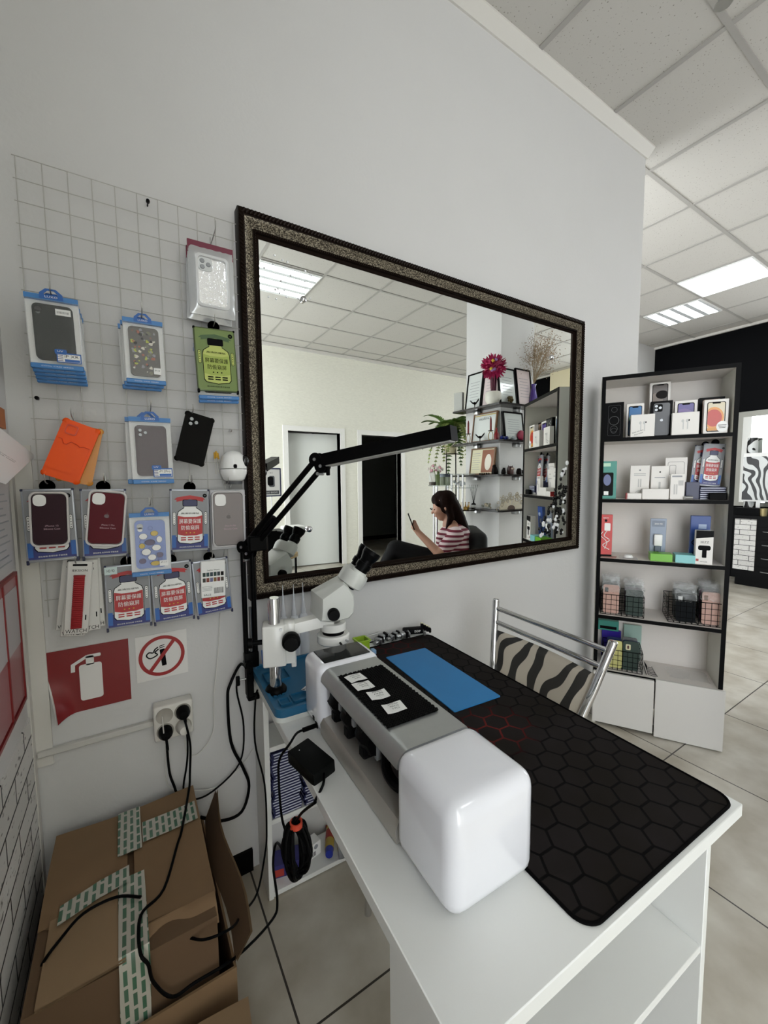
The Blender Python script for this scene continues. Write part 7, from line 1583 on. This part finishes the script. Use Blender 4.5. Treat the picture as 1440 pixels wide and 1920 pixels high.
for c_, n_ in ((ann, 'shoe'), (anf, 'shoe')): blobs('shoe', [(c_+Vector((0, 0, -.01)), c_+F_*.15+Vector((0, 0, -.05)), .044, .034)], shoe, person, voxel=.009)
t = thing('smartphone', 'dark phone in the right hand of the woman seen in the mirror', 'phone', ph+pv*.01, 0)
zq = pv; xq = (N_s-zq*N_s.dot(zq)).normalized(); yq = zq.cross(xq); t.rotation_euler = Matrix((xq, yq, zq)).transposed().to_euler()
MB().rbox((-.036, -.004, -.072), (.036, .004, .072), mat('phone_case_dark', '2b261f', rough=.35), .003, 2).build('phone_body', t); b = MB(); b.box((-.032, .0041, -.068), (.032, .0044, .068), mat('phone_screen', '15181a', rough=.08)); b.box((-.032, -.0044, -.068), (.032, -.0041, .068), MATS['phone_screen']); b.build('screen', t)
# left part of the mirror: poster stand, tray table, bar stool, black column speaker
p = MV(508, 905, 5.15); fl_ = MV(512, 1000, 5.0)
t = thing('poster_stand', 'blue edged poster stand with a phone case picture, left in the mirror', 'poster stand', (p.x, p.y, 0), math.radians(165))
w_, h_ = .29, .32; z0 = MV(508, 932, 5.0).z
MB().ring(rrect(-w_/2, z0, w_/2, z0+h_+.04, .01, 2), rrect(-w_/2+.016, z0+.016, w_/2-.016, z0+h_+.024, .006, 2), -.008, .008, mat('stand_navy', '1a1f4a', rough=.4)).build('frame', t)
b = MB(); b.box((-w_/2+.015, -.004, z0+.015), (w_/2-.015, .003, z0+h_+.025), paper); b.tri(rrect(-.05, z0+.12, .03, z0+.26, .02), -.007, -.004, mat('poster_grey', '55585c', rough=.5)); b.tri(rrect(-.03, z0+.14, .05, z0+.25, .02), -.010, -.007, inkk); b.box((-.11, -.006, z0+.03), (.11, -.004, z0+.075), mat('poster_band', '3a3d42', rough=.5)); b.text('PHONE CASE', .01, paper, (0, -.0064, z0+.052), w=.17, h=.02); b.text('2 в 1', .01, inkk, (0, -.0046, z0+.30), w=.05, h=.02); b.build('poster', t)
b = MB(); b.cyl((0, 0, 0), (0, 0, z0), .006, steel, 8); b.lathe([(.13, 0), (.13, .012), (0, .02)], MATS['stand_navy'], 24); b.build('pole', t)
p = MV(548, 993, 4.5); t = thing('tray_table', 'small black tray table with a folded white towel before the open door', 'table', (p.x, p.y, 0))
MB().lathe([(.16, p.z-.012), (.165, p.z), (0, p.z)], kp, 28).build('tabletop', t); b = MB(); b.cyl((.03, 0, .02), (.03, 0, p.z-.01), .013, kp, 10); b.lathe([(.14, 0), (.14, .015), (.02, .03), (0, .03)], kp, 24); b.build('pedestal', t)
p2 = p; t = thing('towel', 'folded white towel lying on the small black tray table', 'towel', (p.x, p.y, p.z+.0005)); MB().rbox((-.11, -.09, 0), (.12, .09, .045), mat('towel_white', 'dcdcd8', rough=.9, bump=.6, bscale=150), .02, 3).build('cloth', t)
p = MV(530, 1035, 4.1); t = thing('bar_stool', 'black stool with a round beige seat, left in the mirror', 'stool', (p.x, p.y, 0))
MB().lathe([(.12, p.z-.06), (.15, p.z-.045), (.15, p.z-.01), (.13, p.z), (0, p.z)], mat('seat_beige', 'a9926a', rough=.6), 28).build('seat', t); b = MB(); b.cyl((0, 0, .03), (0, 0, p.z-.06), .024, kp, 12); b.lathe([(.17, 0), (.17, .02), (.03, .04), (0, .04)], kp, 28); b.build('pedestal', t)
p = MV(510, 1000, 4.7); b = MB(); b.rbox((-.14, -.10, 0), (.14, .10, p.z+.04), boxk, .006, 1); o = b.build('black_cabinet'); o.location = (p.x-.02, p.y, 0); tag(o, 'tall black cabinet behind the stool, left in the mirror', 'cabinet')
# pale light box high on the far wall, seen in the mirror above the shelving unit
a_ = mz(1034, 700, x=XR-.06); c_ = mz(1075, 728, x=XR-.06)
t = thing('wall_sign_box', 'long pale cream light box high on the far black wall', 'sign', (XR, (a_.y+c_.y)/2, c_.z)); b = MB(); b.rbox((XR-.10, a_.y, c_.z), (XR-.002, a_.y+1.6, a_.z+.03), mat('cream_lightbox', 'e3d9b9', rough=.5), .005, 1); b.build('panel', t, world=True)
